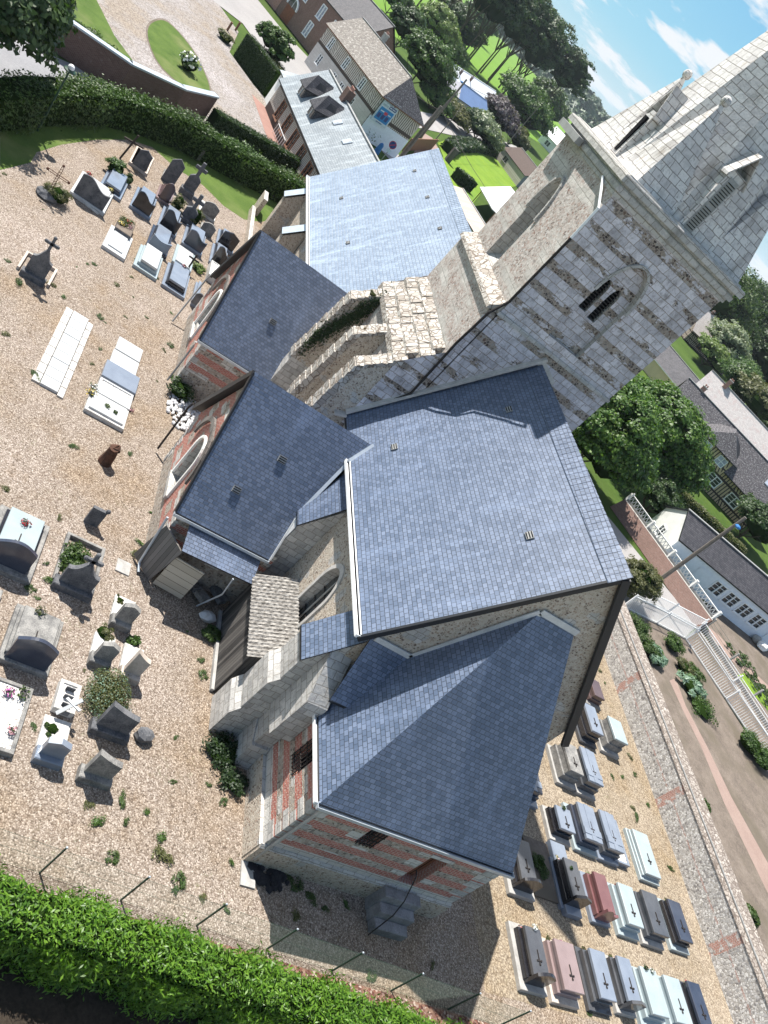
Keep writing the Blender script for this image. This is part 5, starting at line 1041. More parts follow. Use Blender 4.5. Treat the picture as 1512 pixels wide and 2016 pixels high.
part(m, 'cross', t); m = MB(); m.blob((p.x, p.y, 0.12), 0.55, 'old_dark_stone', 5, 9, (1, 1.2, 0.6), 0.12); part(m, 'rock', t)
p = gp(108, 395); shrub('tall_grass_clump', 'tall green grass clump beside the rusty iron cross', 'plant', p.x, p.y, 0.9, 0.75, 'leaf_olive', 1200, 0.22, asp=0.15)
# low memorial with plaques
p = gp(186, 408); t = thing('memorial', 'small white cross memorial with little round plaques lying on the gravel', 'grave', (p.x, p.y, 0))
m = MB(); m.bar((p.x+0.5, p.y-0.3, 0.05), (p.x-0.8, p.y+0.2, 0.15), 0.08, 'old_white_stone'); m.bar((p.x+0.35, p.y-0.7, 0.05), (p.x+0.6, p.y+0.35, 0.05), 0.09, 'old_white_stone'); part(m, 'cross', t)
for k, (a, b) in enumerate(((0.2, -0.35), (0.25, 0.25), (-0.25, -0.15), (-0.4, 0.35), (-0.9, 0.3))): m = MB(); m.lathe((p.x+a, p.y+b, 0.02), [(0.16, 0), (0.17, 0.1)], 'dark_pot', 10); part(m, 'plaque', t)
# planted box
p = gp(256, 443); t = thing('planter_grave', 'grave box filled with red, white and yellow plants', 'grave', (p.x, p.y, 0))
x0, x1, y0, y1 = tq((236, 425), (229, 446), (256, 470), 0.4); m = MB(); m.box(x0, x1, y0, y1, 0, 0.45, 'old_dark_stone', 'soil', ch=0.03); part(m, 'kerb', t)
for k in range(7): flowers('flowers', t, (x0+(x1-x0)*(0.15+0.7*random.random()), y0+(y1-y0)*(0.15+0.7*random.random()), 0.42), 0.26, ('leaf_olive', 'petal_yellow', 'leaf_hedge', 'petal_red', 'leaf_light', 'leaf_olive', 'petal_pink')[k], 90)
# lone monument with cross finial
def monument(label, px, py, w, h, mat, frame=None, name='gravestone', cross=True, slab=None, shape='bell', cat='gravestone', sx=0.0):
    p = gp(px, py); t = thing(name, label, cat, (p.x, p.y, 0)); m = MB(); m.box(p.x-0.16, p.x+0.3, p.y-w*0.62, p.y+w*0.62, 0, 0.3, mat, ch=0.03); part(m, 'base', t)
    part(headstone(p.x+0.12, p.y-w/2, p.y+w/2, h*0.62, mat, shape, 0.2, 0.28), 'headstone', t)
    if cross:
        z = 0.28+h*0.6; m = MB(); m.box(p.x-0.04, p.x+0.08, p.y-0.07, p.y+0.07, z-0.05, h, mat, ch=0.01); m.box(p.x-0.04, p.x+0.08, p.y-0.26, p.y+0.26, h-0.38, h-0.24, mat, ch=0.01)
        for yy, zz in ((-0.28, h-0.31), (0.28, h-0.31), (0, h+0.03)): m.ball((p.x+0.02, p.y+yy, zz), 0.09, mat, 8)
        part(m, 'cross', t)
    if frame:
        m = MB(); L, W_, km = frame
        for a, b, c, d in ((p.x-L, p.x, p.y-W_/2, p.y-W_/2+0.12), (p.x-L, p.x, p.y+W_/2-0.12, p.y+W_/2), (p.x-L, p.x-L+0.12, p.y-W_/2+.12, p.y+W_/2-.12)): m.box(a, b, c, d, 0, 0.18, km, ch=0.01)
        part(m, 'kerb', t)
    if slab: m = MB(); m.box(p.x-slab[0], p.x-0.17, p.y-slab[1]/2, p.y+slab[1]/2, 0, slab[3] if len(slab) > 3 else 0.14, slab[2], ch=0.02); part(m, 'slab', t)
    return t
monument('tall dark gravestone with pierced cross on top standing alone on the gravel', 63, 548, 0.95, 2.45, 'old_dark_stone', (1.8, 1.6, 'old_tan_stone'))
# two rows of pale slabs and the small decorated graves
t = thing('slab_row', 'long row of nine white paving stone slabs edged with tan stones on the gravel', 'paving', (-34, 2.6, 0))
for k in range(9):
    x = -37.3+k*0.735; m = MB(); m.box(x, x+0.71, 2.28, 3.05, 0, 0.12+0.006*(k % 3), 'marble_white', ch=0.015); part(m, 'slab', t); m = MB(); m.box(x, x+0.70, 1.92, 2.25, 0, 0.09, 'old_tan_stone', 'old_white_stone', ch=0.01); part(m, 'edging_stone', t)
    m = MB(); m.box(x+0.15, x+0.84, 3.08, 3.34, 0, 0.08, 'old_tan_stone', 'old_white_stone', ch=0.01); part(m, 'edging_stone', t)
CG = 'small white child graves in a row'
def child(label, x0, x1, y0, y1, mat, zt, **k): return tomb(label, x0, x1, y0, y1, zt, mat, None, 0, None, None, CG, steps=0, **k)
def wq(a, b, z=0.1): p, q = gp(*a, z), gp(*b, z); return p.x, q.x, p.y, q.y
child('white slab with a narrow upright edge, farthest of the small graves row', -37.4, -36.2, 4.65, 5.95, 'marble_white', 0.16)
child('second plain white slab in the small graves row', -36.1, -34.9, 4.6, 5.95, 'marble_white', 0.16)
child('grey blue slab in the middle of the small graves row', -34.75, -33.35, 4.45, 6.15, 'granite_blue_sky_sheen', 0.3)
t = tomb('small white kerbed grave filled with pebbles beside the grey blue slab', -33.2, -32.0, 4.45, 6.1, 0.28, 'marble_white', None, 0, None, None, CG, chips=True, fl=((0.7, 1.05, 0.2, 'petal_pink'),))
t = tomb('white low grave with bunches of yellow and white flowers, nearest of the small graves row', -31.9, -30.7, 4.4, 6.0, 0.3, 'marble_white', 'old_white_stone', 0.12, None, None, CG, steps=0, fl=((0.2, -0.05, 0.3, 'petal_yellow'), (-0.2, -0.05, 0.28, 'petal_white'), (0.5, 0.45, 0.14, 'leaf_pale'), (0.6, 0.7, 0.12, 'leaf_dark')))
# south-west group
tomb('large pale blue tomb with dark rounded headstone and red flowers, at the left edge', -22.75, -20.6, 3.1, 4.3, 0.6, 'granite_black', 'old_grey_stone', 0.3, (1.2, 'arch', 'granite_navy', 0.05), 'iron', None, cap='marble_green', fl=((0.25, 0.5, 0.2, 'petal_red'),))
tomb('grey lichen covered tomb with dark rounded headstone and a fallen ornament', -19.0, -17.2, 4.65, 5.85, 0.5, 'old_grey_stone', 'old_grey_stone', 0.2, (1.25, 'arch', 'granite_navy', 0.05), 'iron', None, fl=((0.05, 0.4, 0.22, 'leaf_olive'),))
tomb('wide kerbed grave of white pebbles with pink flowers in the lower left', -16.3, -14.0, 3.0, 5.75, 0.22, 'old_grey_stone', None, 0, None, None, None, chips=True, fl=((0.2, 0.75, 0.2, 'petal_magenta'), (0.15, 0.9, 0.25, 'leaf_hedge'), (0.7, 0.9, 0.18, 'petal_pink'), (0.45, 0.6, 0.15, 'dark_pot'), (0.6, 0.55, 0.15, 'leaf_yew')))
tomb('old flat grave with grey stone kerb cut by the left edge', -19.4, -17.2, 2.4, 3.9, 0.25, 'old_grey_stone', None, 0, None, None, None, chips=False, steps=0)
monument('dark broken gravestone with cross leaning over an overgrown grave', 140, 1160, 1.15, 2.0, 'old_dark_stone', (2.4, 1.5, 'old_grey_stone'), shape='bell')
p = gp(140, 1105); shrub('overgrown_plants', 'green weeds and dry grass overgrowing the grave of the dark broken cross', 'plant', p.x, p.y, 0.4, 0.75, 'leaf_hedge', 1100, 0.11, sq=0.7)
SG = 'small white gravestones on the gravel'
for lb, px, py, w, h, mat, sl in (('small grey gravestone on a white slab, uppermost of the small group', 234, 1228, 0.62, 1.0, 'old_grey_stone', (1.15, 0.8, 'old_white_stone')), ('small grey gravestone with a mossy mound behind', 193, 1303, 0.6, 0.95, 'old_grey_stone', (1.1, 0.75, 'old_white_stone')),
        ('pale tan gravestone with a pot of green plants behind', 251, 1330, 0.58, 1.25, 'old_tan_stone', (1.2, 0.75, 'old_white_stone')), ('white grave with grey blue headstone and planter, lowest of the small group', 92, 1492, 0.7, 0.85, 'granite_blue_sky_sheen', (1.3, 0.85, 'old_white_stone'))):
    t = monument(lb, px, py, w, h*1.45, mat, None, 'gravestone', False, sl, 'gable' if 'tan' not in lb else 'swoop'); t['group'] = SG
for px, py, r, mt, lb in ((205, 1246, 0.35, 'leaf_olive', 'mossy mound behind the small grey gravestone'), (265, 1262, 0.3, 'leaf_tree', 'pot of glossy green plants behind the tan gravestone'), (236, 1180, 0.2, 'leaf_olive', 'little green plant tray on the uppermost small grave'), (103, 1435, 0.27, 'leaf_hedge', 'green planter behind the grey blue headstone')):
    p = gp(px, py, 0.15); shrub('grave_plant', lb, 'plant', p.x, p.y, r*1.1, r, mt, 500, 0.08)
CW = (gp(117, 1345).x, gp(97, 1400).x, gp(105, 1375).y, gp(147, 1385).y)
t = tomb('white kerbed child grave with a white cross lying across and small plaques', CW[0], CW[1], CW[2], CW[3], 0.28, 'old_white_stone', None, 0, None, None, None, chips=True)
m = MB(); p0 = gp(110, 1405, 0.3); m.bar((p0.x, p0.y, 0.32), (p0.x-0.35, p0.y+0.5, 0.9), 0.12, 'marble_white', 0.05); m.bar((p0.x-0.42, p0.y+0.1, 0.62), (p0.x-0.05, p0.y+0.55, 0.75), 0.1, 'marble_white', 0.05); part(m, 'cross', t)
for k in range(4): m = MB(); m.box(CW[0]+0.3+k*0.3, CW[0]+0.34+k*0.3, CW[2]+0.2, CW[3]-0.2, 0.25, 0.42, 'old_dark_stone', ch=0.01); part(m, 'plaque', t)
monument('dark stepped gravestone with white edged top beside the spreading shrub', 212, 1440, 1.05, 1.9, 'old_dark_stone', None, 'gravestone', False, (0.9, 1.1, 'old_grey_stone', 0.3), 'swoop')
monument('grey leaning gravestone with jagged top standing alone in the lower left', 183, 1530, 0.85, 1.75, 'old_grey_stone', None, 'gravestone', False, None, 'swoop')
p = gp(205, 1375); shrub('juniper', 'wide grey green juniper shrub spreading over a grave', 'shrub', p.x, p.y, 0.55, 1.0, 'leaf_olive', 5200, 0.06, extra=('leaf_artichoke', 900, 0.05), sq=0.75)
p = gp(280, 1452); m = MB(); m.blob((p.x, p.y, 0.15), 0.3, 'old_dark_stone', 3, 8, (1, 1.15, 0.8), 0.15); solo(m, 'rock', 'small dark grey rock on the gravel', 'rock')
p = gp(178, 1030); m = headstone(p.x+0.08, p.y-0.28, p.y+0.28, 0.85, 'old_dark_stone', 'flat', 0.15, 0.0); m.ball((p.x, p.y+0.28, 0.9), 0.1, 'old_dark_stone', 6); solo(m, 'broken_gravestone', 'small broken dark gravestone on bare gravel', 'gravestone')
p = gp(205, 910)
oldstone('stump', (0.03, 0.02, 0.015), (0.12, 0.06, 0.04))
m = MB(); m.tube([(p.x, p.y, 0), (p.x-0.02, p.y+0.03, 0.45), (p.x+0.03, p.y, 0.9)], 0.3, 'stump', 9, 0.2); m.blob((p.x-0.1, p.y+0.1, 0.85), 0.22, 'stump', 4, 7, (1, 1, 0.8), 0.4); solo(m, 'tree_stump', 'dark rotten tree stump standing on the gravel', 'stump')
m = MB(); p = gp(242, 1118); m.box(p.x-0.35, p.x+0.3, p.y-0.28, p.y+0.28, 0, 0.05, 'concrete', ch=0.01); solo(m, 'paving_slab', 'flat grey slab in the gravel near the wood store', 'slab')
m = MB(); p = gp(489, 1717); m.box(p.x-0.3, p.x+0.5, p.y-0.3, p.y+0.25, 0, 0.06, 'concrete', ch=0.01); solo(m, 'drain_slab', 'pale concrete slab at the foot of the sacristy downpipe', 'slab')
# pebble heap
hp = MB(); r5 = random.Random(5); c5 = gp(362, 813)
oldstone('pebble', (0.34, 0.34, 0.36), (0.66, 0.65, 0.64))
for k in range(230):
    a = r5.uniform(0, 6.283); d = math.sqrt(r5.random()); z = 0.05+0.30*(1-d)*r5.uniform(0.6, 1); hp.blob((c5.x+math.cos(a)*d*1.5, c5.y+math.sin(a)*d*0.95, z), r5.uniform(0.06, 0.12), 'pebble', k, 6, (1.2, 0.9, 0.7), 0.15)
solo(hp, 'stone_heap', 'heap of pale flint stones between the two chapels', 'stones', kind='stuff')
hp = MB()
oldstone('dark_rag', (0.008, 0.008, 0.012), (0.03, 0.03, 0.035)); c5 = gp(528, 1722)
for k in range(50):
    a = r5.uniform(0, 6.283); d = math.sqrt(r5.random()); hp.blob((c5.x+math.cos(a)*d*0.55, c5.y+math.sin(a)*d*0.75, 0.05), r5.uniform(0.08, 0.16), 'dark_rag', k, 6, (1.2, 1, 0.5), 0.3)
solo(hp, 'burnt_heap', 'black heap of burnt remains beside the sacristy wall', 'heap', kind='stuff')
# weeds
wp = [(36, 558, 1.5), (101, 560, .9), (125, 585, .7), (197, 624, .9), (70, 742, 1.1), (10, 657, .8), (172, 520, .5), (187, 522, .5), (260, 438, .7), (228, 560, .8), (262, 585, .4), (197, 687, .5), (145, 880, .8), (8, 962, .7), (297, 1010, .5), (335, 680, .9), (340, 742, .9), (322, 690, .6), (190, 1619, 1.0), (220, 1690, .9), (248, 1618, .8), (318, 1690, 1.3), (316, 1650, .9), (350, 1740, 1.2), (240, 1575, .9), (175, 1588, .7), (288, 1600, .6), (340, 1540, .5), (445, 1790, .6), (400, 1770, .6), (455, 1700, .8), (440, 1580, .7), (410, 1545, .5), (270, 1095, 1.0), (275, 1070, .8), (400, 1330, .9), (395, 1300, .7), (118, 1020, .6), (100, 1145, 1.0), (60, 1160, .8), (90, 1110, .7), (1240, 1490, .9), (1225, 1530, .7), (1250, 1525, .8), (1252, 1610, 1.1), (1245, 1590, .8), (1275, 1585, .8), (1312, 1615, 1.1), (1320, 1710, .9), (1330, 1690, .6), (1345, 1660, .6), (1410, 1740, .7), (1205, 1530, .7), (1180, 1320, .8), (1190, 1345, .7), (1160, 1995, .6), (612, 1770, 1.0), (580, 1800, .8), (680, 1780, .7), (730, 1920, .9), (640, 1790, .6), (850, 1900, .6), (770, 1830, .6), (580, 1740, 1.2), (560, 1725, .8), (165, 1320, .3)]
protos = []
for k in range(4):
    r = 0.3; P, N = crown_pts((0, 0, 0.12), (r*0.8, r*0.8, 0.16), 9, 22, 0.12, 0.1); P[:, 2] = np.maximum(P[:, 2], 0.01)
    o = leafobj('weed', [(P, N, 0.12, 0.3, ('leaf_hedge', 'leaf_olive', 'leaf_tree', 'leaf_hedge')[k])]); protos.append(o)
wp = [q for q in wp if gp(q[0], q[1]).y < 40.7]
for i, (px, py, s) in enumerate(wp):
    o = protos[i] if i < 4 else protos[i % 4].copy()
    if i >= 4: COL.objects.link(o)
    p = gp(px, py); o.location = (p.x, p.y, 0.0); o.scale = (s*(0.7+0.6*((i*37)%10)/10), s*(0.6+0.6*((i*53)%10)/10), s*0.55); o.rotation_euler = (0, 0, i*1.7); o['label'] = 'small green weed tuft growing in the churchyard gravel'; o['category'] = 'weed'; o['group'] = 'weeds in the gravel'
ri = random.Random(77)
for i in range(70):
    x, y = ri.uniform(-48, -12), ri.uniform(-4, 13.2)
    if y > 11.5+0*x or (y > 7.3 and x > -44 and x < -22) or (y > 11.4 and x > -23): continue
    if any(abs(x-t_[0]) < 1.6 and abs(y-t_[1]) < 1.0 for t_ in ((-21.7, 3.7), (-18, 5.2), (-15, 4.5), (-15, 7.8), (-34, 2.6), (-34, 5.3), (-50, 0.5))): continue
    o = protos[i % 4].copy(); COL.objects.link(o); s = ri.uniform(0.25, 0.7); o.location = (x, y, 0); o.scale = (s*ri.uniform(.7, 1.3), s, s*0.45); o.rotation_euler = (0, 0, i*2.1)
    o['label'] = 'small green weed tuft growing in the churchyard gravel'; o['category'] = 'weed'; o['group'] = 'weeds in the gravel'
# ivy and bushes at wall feet
for px, py, z, r, h, mt, lb in ((440, 1480, 0.1, 0.85, 0.32, 'leaf_yew', 'dark green ivy mound at the foot of the big corner buttress'), (462, 1540, 0.1, 0.6, 0.28, 'leaf_yew', 'dark ivy patch between buttress and sacristy wall'), (352, 772, 0.2, 0.7, 0.8, 'leaf_dark', 'dark green bush in the corner between the chapels'), (418, 1245, 0.2, 0.4, 0.35, 'leaf_hedge', 'green weeds beside the boards of the wood store')):
    p = gp(px, py, z); shrub('wall_plant', lb, 'plant', p.x, p.y, h, r, mt, 1300, 0.1)
for px, py, x, s, mt in ((778, 645, -34.2, 0.3, 'leaf_olive'), (797, 655, -33.2, 0.33, 'leaf_dry'), (757, 713, -30.6, 0.3, 'leaf_light'), (723, 650, -33.0, 0.16, 'leaf_dry'), (820, 680, -31.5, 0.14, 'leaf_olive'), (735, 575, -36.2, 0.18, 'leaf_olive')):
    d = c_f+c_r*((px-756)/1616.363)-c_u*((py-1008)/1616.363); t_ = x/d.x; q = Vector((x, d.y*t_, CAM_H+d.z*t_))
    o = shrub('wall_tuft', 'tuft of dry grass growing on the weathered stones below the tower', 'plant', q.x, q.y, s*1.4, s, mt, 260, 0.16, group='tufts on the tower weathering', z0=q.z-0.2, asp=0.14)
iv = []; P = np.array([[-36.0+rng.normal(0, .12)*0-0.0, 0, 0]])
nn = 2600; t1 = rng.uniform(0, 1, nn); P = np.stack([np.full(nn, -36.05)+rng.uniform(0, 0.12, nn), 11.75+t1*1.35+rng.normal(0, 0.12, nn), 6.2+t1*3.6+rng.normal(0, 0.45, nn)], 1)
put(leafobj('moss', [(P, np.tile([[1.0, 0, 0.3]], (nn, 1)), 0.09, 0.7, 'leaf_yew')]), church)

# wood store with corrugated roof, leaning between chapel and buttress
sh = thing('wood_store', 'old black boarded shed with corrugated roof leaning on the choir wall', 'shed', (-21.0, 12.6, 0))
m = MB(); m.wall((-22.9, 11.95, 0), (1, 0, 0), [(0, 0), (3.9, 0), (3.9, 2.6), (0, 2.6)], [], 0, 'old_boards'); m.wall((-19.0, 11.95, 0), (0, 1, 0), [(0, 0), (1.4, 0), (1.4, 3.3), (0, 2.6)], [], 0, 'old_boards'); m.wall((-22.9, 13.35, 0), (0, -1, 0), [(0, 0), (1.4, 0), (1.4, 2.6), (0, 3.3)], [], 0, 'old_boards'); part(m, 'boarding', sh)
m = MB(); nw = 46; Lx = 4.1
for i in range(nw*2):
    xa = -22.95+Lx*i/(nw*2); xb = -22.95+Lx*(i+1)/(nw*2); f = lambda q: 0.035*math.sin(q*2*math.pi/0.178)
    za, zb = f(xa), f(xb); m.poly([(xa, 11.75, 2.55+za), (xb, 11.75, 2.55+zb), (xb, 13.38, 3.35+zb), (xa, 13.38, 3.35+za)], 'corrugated_old')
part(m, 'corrugated_roof', sh)
m = MB(); m.box(-22.9, -19.0, 11.8, 11.93, 0, 0.16, 'concrete', ch=0.01); part(m, 'sill', sh)
# timber screen, cream shutter boards and junk under the lean-to
m = MB(); m.bar((-23.6, 7.95, 1.25), (-22.75, 8.8, 1.1), 0.07, 'grey_boards', 2.2); m.tube([(-23.6, 7.9, 2.6), (-23.3, 8.1, 0.25), (-22.95, 8.2, 0.1)], 0.05, 'zinc', 8); solo(m, 'board_screen', 'weathered board panel standing at the chapel corner', 'screen')
m = MB(); m.bar((-22.75, 8.85, 0.95), (-22.6, 10.1, 0.95), 0.05, 'cream_boards', 1.7); solo(m, 'door_panel', 'cream board door panel with a small dark mark under the lean-to roof', 'door')
r6 = random.Random(3)
for k, (px, py, lb, mt) in enumerate(((375, 1150, 'broken stone block lying under the lean-to roof', 'old_dark_stone'), (392, 1172, 'tilted pale stone slab under the lean-to roof', 'old_grey_stone'), (362, 1135, 'fallen grey carved stone beside the cream door panel', 'old_grey_stone'), (425, 1175, 'grey stone block in the dark corner of the lean-to', 'old_dark_stone'))):
    p = gp(px, py, 0.2); m = MB(); m.bar((p.x-0.35, p.y-0.2, 0.1+0.08*k), (p.x+0.3, p.y+0.25, 0.35), 0.4, mt, 0.22); solo(m, 'stone_block', lb, 'stone')
p = gp(409, 1213, 0.2); m = MB(); m.blob((p.x, p.y, 0.18), 0.3, 'marble_white', 8, 9, (1, 1.3, 0.65), 0.25); solo(m, 'rubble_bag', 'crumpled white bag lying before the wood store', 'bag')
m = MB(); m.tube([(-22.35, 11.0, 2.4), (-22.3, 11.1, 1.5), (-22.6, 10.8, 0.1)], 0.035, 'zinc', 7); solo(m, 'drain_pipe', 'thin grey pipe leaning on the chapel wall under the lean-to', 'pipe')
# ------------------------------------------------------------------ village materials
def timber(name, plaster, wood, per=0.42, wd=0.14, rows=((0, 0.25), (2.5, 2.75)), diag=True):
    n = NT(name, 0.85, 0.2); u, v, _ = n.sep(n.uv)
    k = n.math('LESS_THAN', n.math('FRACT', n.math('DIVIDE', u, per)), wd/per)
    if diag:
        d = n.math('ADD', u, n.math('MULTIPLY', v, 0.55)); seg = n.math('GREATER_THAN', n.math('FRACT', n.math('DIVIDE', u, 3.9)), 0.74)
        k = n.math('MAXIMUM', n.math('MULTIPLY', k, n.math('SUBTRACT', 1.0, seg)), n.math('MULTIPLY', seg, n.math('LESS_THAN', n.math('FRACT', n.math('DIVIDE', d, per*1.1)), wd/per)))
    for a, b in rows: k = n.math('MAXIMUM', k, n.math('MULTIPLY', n.math('GREATER_THAN', v, a), n.math('LESS_THAN', v, b)))
    c = n.mix(k, plaster, wood); c = n.mix(n.step(n.noise(n.uv, 1.5, 5), 0.5, 0.8), c, n.mix(1.0, c, (0.8, 0.78, 0.74), 'MULTIPLY'))
    n.bump(k, 0.4, 0.03); MATS[name] = n.out(c)
timber('timber_grey', (0.50, 0.46, 0.41), (0.06, 0.045, 0.04), 0.30, 0.11, ((0, 0.9), (2.75, 3.05)))
timber('timber_white', (0.58, 0.53, 0.47), (0.085, 0.065, 0.055), 0.36, 0.12, ((3.2, 3.65), (5.7, 6.1)))
timber('timber_yellow', (0.52, 0.42, 0.27), (0.06, 0.045, 0.045), 0.42, 0.15, ((2.55, 2.85), (0.7, 0.95), (3.7, 3.9)))
timber('timber_far', (0.45, 0.38, 0.32), (0.05, 0.035, 0.03), 0.5, 0.22, ((0, .3), (1.3, 1.5), (2.6, 2.9)))
ns = NT('stone_front', 0.85, 0.2); c, f = ashlar(ns, ns.uv, 0.9, 0.4, (0.50, 0.46, 0.43), (0.56, 0.53, 0.5), (0.42, 0.39, 0.36)); MATS['stone_front'] = ns.out(c)
nr = NT('coping_rough', 0.95, 0.1); cc_, ee = rubble(nr, nr.uv, 5.0, [(0.26, 0.23, 0.2), (0.42, 0.38, 0.34), (0.2, 0.17, 0.15), (0.36, 0.32, 0.28)], (0.16, 0.13, 0.11)); nr.bump(ee, 0.6, 0.04); MATS['coping_rough'] = nr.out(cc_)
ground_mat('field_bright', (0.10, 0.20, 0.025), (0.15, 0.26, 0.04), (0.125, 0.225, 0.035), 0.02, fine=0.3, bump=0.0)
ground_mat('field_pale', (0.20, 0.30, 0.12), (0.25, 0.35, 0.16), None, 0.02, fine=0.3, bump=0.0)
def roof_old(name, a, b, moss, sc=2.5):
    n = NT(name, 0.85, 0.2); c, f = n.bricks(n.uv, 0.26, 0.2, 0.012, a, b, tuple(x*0.4 for x in a)); k = n.noise(n.uv, sc, 7, 0.75)
    c = n.mix(n.step(k, 0.52, 0.62), c, moss); n.bump(n.math('ADD', k, n.math('MULTIPLY', f, -0.5)), 0.5, 0.03); MATS[name] = n.out(c)
roof_old('roof_lichen', (0.20, 0.18, 0.16), (0.30, 0.27, 0.24), (0.44, 0.42, 0.38)); roof_old('roof_pale', (0.52, 0.48, 0.46), (0.62, 0.58, 0.55), (0.46, 0.38, 0.36), 1.2); roof_old('roof_spots', (0.075, 0.07, 0.078), (0.125, 0.115, 0.12), (0.3, 0.3, 0.3), 5.0)
plain('roof_metal_blue', (0.17, 0.26, 0.46), 0.4, 0.5, 0.2, 0.08, 0.3); plain('roof_metal_white', (0.72, 0.74, 0.76), 0.5, 0.3, 0, 0.05, 0.3); planks('roof_beige', (0.42, 0.35, 0.3), (0.5, 0.43, 0.37), 0.3); plain('roof_brown', (0.09, 0.065, 0.055), 0.8, 0.2); plain('roof_sheet_grey', (0.24, 0.24, 0.28), 0.6, 0.3)
planks('white_clapboard', (0.42, 0.38, 0.34), (0.5, 0.46, 0.42), 0.42, 1)
plain('poster_white', (0.55, 0.62, 0.68), 0.5); plain('poster_blue', (0.02, 0.22, 0.5), 0.5); plain('poster_navy', (0.03, 0.06, 0.2), 0.5); plain('poster_red', (0.5, 0.05, 0.08), 0.5); plain('poster_grey', (0.35, 0.45, 0.5), 0.5)
plain('blue_plastic', (0.03, 0.16, 0.4), 0.4); plain('sign_purple', (0.12, 0.06, 0.25), 0.5); plain('wood_brown', (0.2, 0.1, 0.06), 0.8)
def frame_of(P0, P1):
    u = Vector((P1[0]-P0[0], P1[1]-P0[1], 0)); L = u.length; u.normalize(); return u, Vector((-u.y, u.x, 0)), L
def house(name, label, P0, P1, Wd, ez, rz, wall, roof, end=None, back=None, hip=(0, 0), ov=0.3, gp_=None, cat='house', wins=(), endwins=(), lwins=(), chim=(), sky_=(), edge='dark_edge', endl=None, roof2=None, z0=0.0, rpos=0.5, ridge=None):
    """P0-P1: foot of the facade, outside on its right; wins: (distance, sill, width, height, frame material)"""
    u, nl, L = frame_of(P0, P1); O = Vector((P0[0], P0[1], z0)); C_ = O+u*(L/2)+nl*(Wd/2)
    t = thing(name, label, cat, C_, gp_); Z = Vector((0, 0, 1))
    def hole(w): return [(w[0], w[1]), (w[0]+w[2], w[1]), (w[0]+w[2], w[1]+w[3]), (w[0], w[1]+w[3])]
    hz = lambda k, s: (ez+(rz-ez)*(1-hip[s]*0) if not hip[s] else ez)
    m = MB(); m.wall(O, u, [(0, 0), (L, 0), (L, ez), (0, ez)], [hole(w) for w in wins], 0.15, wall); part(m, 'wall', t)
    m = MB(); ol = [(0, 0), (Wd, 0), (Wd, ez), (0, ez)] if hip[1] else [(0, 0), (Wd, 0), (Wd, ez), (Wd*rpos, rz-0.05), (0, ez)]; m.wall(O+u*L, nl, ol, [hole(w) for w in endwins], 0.15, end or wall); part(m, 'end_wall', t)
    m = MB(); ol = [(0, 0), (Wd, 0), (Wd, ez), (0, ez)] if hip[0] else [(0, 0), (Wd, 0), (Wd, ez), (Wd*(1-rpos), rz-0.05), (0, ez)]; m.wall(O+nl*Wd, -nl, ol, [hole(w) for w in lwins], 0.15, endl or end or wall); part(m, 'end_wall', t)
    m = MB(); m.wall(O+nl*Wd+u*L, -u, [(0, 0), (L, 0), (L, ez), (0, ez)], [], 0.1, back or wall); part(m, 'back_wall', t)
    sl_ = (rz-ez)/(Wd*rpos); e = ov; Q = lambda a, b, z: tuple(O+u*a+nl*b+Z*z)
    ze = ez-e*sl_*0.9; zb = ez-e*(rz-ez)/(Wd*(1-rpos))*0.9; a0, a1 = (-e if not hip[0] else -e), L+e; r0, r1 = (hip[0] if hip[0] else -e), (L-hip[1] if hip[1] else L+e)
    m = MB(); m.slab([Q(a0, -e, ze), Q(a1, -e, ze), Q(r1, Wd*rpos, rz), Q(r0, Wd*rpos, rz)], 0.14, roof, edge)
    m.slab([Q(a1, Wd+e, zb), Q(a0, Wd+e, zb), Q(r0, Wd*rpos, rz), Q(r1, Wd*rpos, rz)], 0.14, roof2 or roof, edge)
    if hip[1]: m.slab([Q(a1, -e, ze), Q(a1, Wd+e, zb), Q(r1, Wd*rpos, rz)], 0.14, ridge or roof, edge)
    if hip[0]: m.slab([Q(a0, Wd+e, zb), Q(a0, -e, ze), Q(r0, Wd*rpos, rz)], 0.14, ridge or roof, edge)
    rf = part(m, 'roof', t)
    m = MB(); m.bar(Q(r0, Wd*rpos, rz+0.02), Q(r1, Wd*rpos, rz+0.02), 0.3, 'lead_grey' if 'metal' not in roof else roof, 0.08); part(m, 'ridge', t)
    def putw(o_, uu, ws):
        nn = uu.cross(Z)
        for w in ws:
            fm = w[4] if len(w) > 4 else 'white_paint'; q = lambda a, z, d: o_+uu*a+Z*z-nn*d
            m = MB(); x0_, z0_, ww, hh = w[0], w[1], w[2], w[3]
            for a, b in (((x0_, z0_), (x0_+ww, z0_)), ((x0_, z0_+hh), (x0_+ww, z0_+hh)), ((x0_, z0_), (x0_, z0_+hh)), ((x0_+ww, z0_), (x0_+ww, z0_+hh)), ((x0_+ww/2, z0_), (x0_+ww/2, z0_+hh))): m.bar(q(a[0], a[1], -0.01), q(b[0], b[1], -0.01), 0.13, fm, 0.1, up=nn)
            if hh > 1.0:
                for kk in (0.36, 0.68): m.bar(q(x0_, z0_+hh*kk, 0.05), q(x0_+ww, z0_+hh*kk, 0.05), 0.045, fm, 0.05, up=nn)
            m.bar(q(x0_-0.1, z0_-0.05, -0.05), q(x0_+ww+0.1, z0_-0.05, -0.05), 0.16, fm, 0.08)
            wo2 = part(m, 'window', t); g = MB(); pm_ = w[5] if len(w) > 5 else 'glass'; g.poly([q(x0_, z0_, 0.1), q(x0_+ww, z0_, 0.1), q(x0_+ww, z0_+hh, 0.1), q(x0_, z0_+hh, 0.1)], pm_); sub(g, 'pane', wo2)
    putw(O, u, wins); putw(O+u*L, nl, endwins); putw(O+nl*Wd, -nl, lwins)
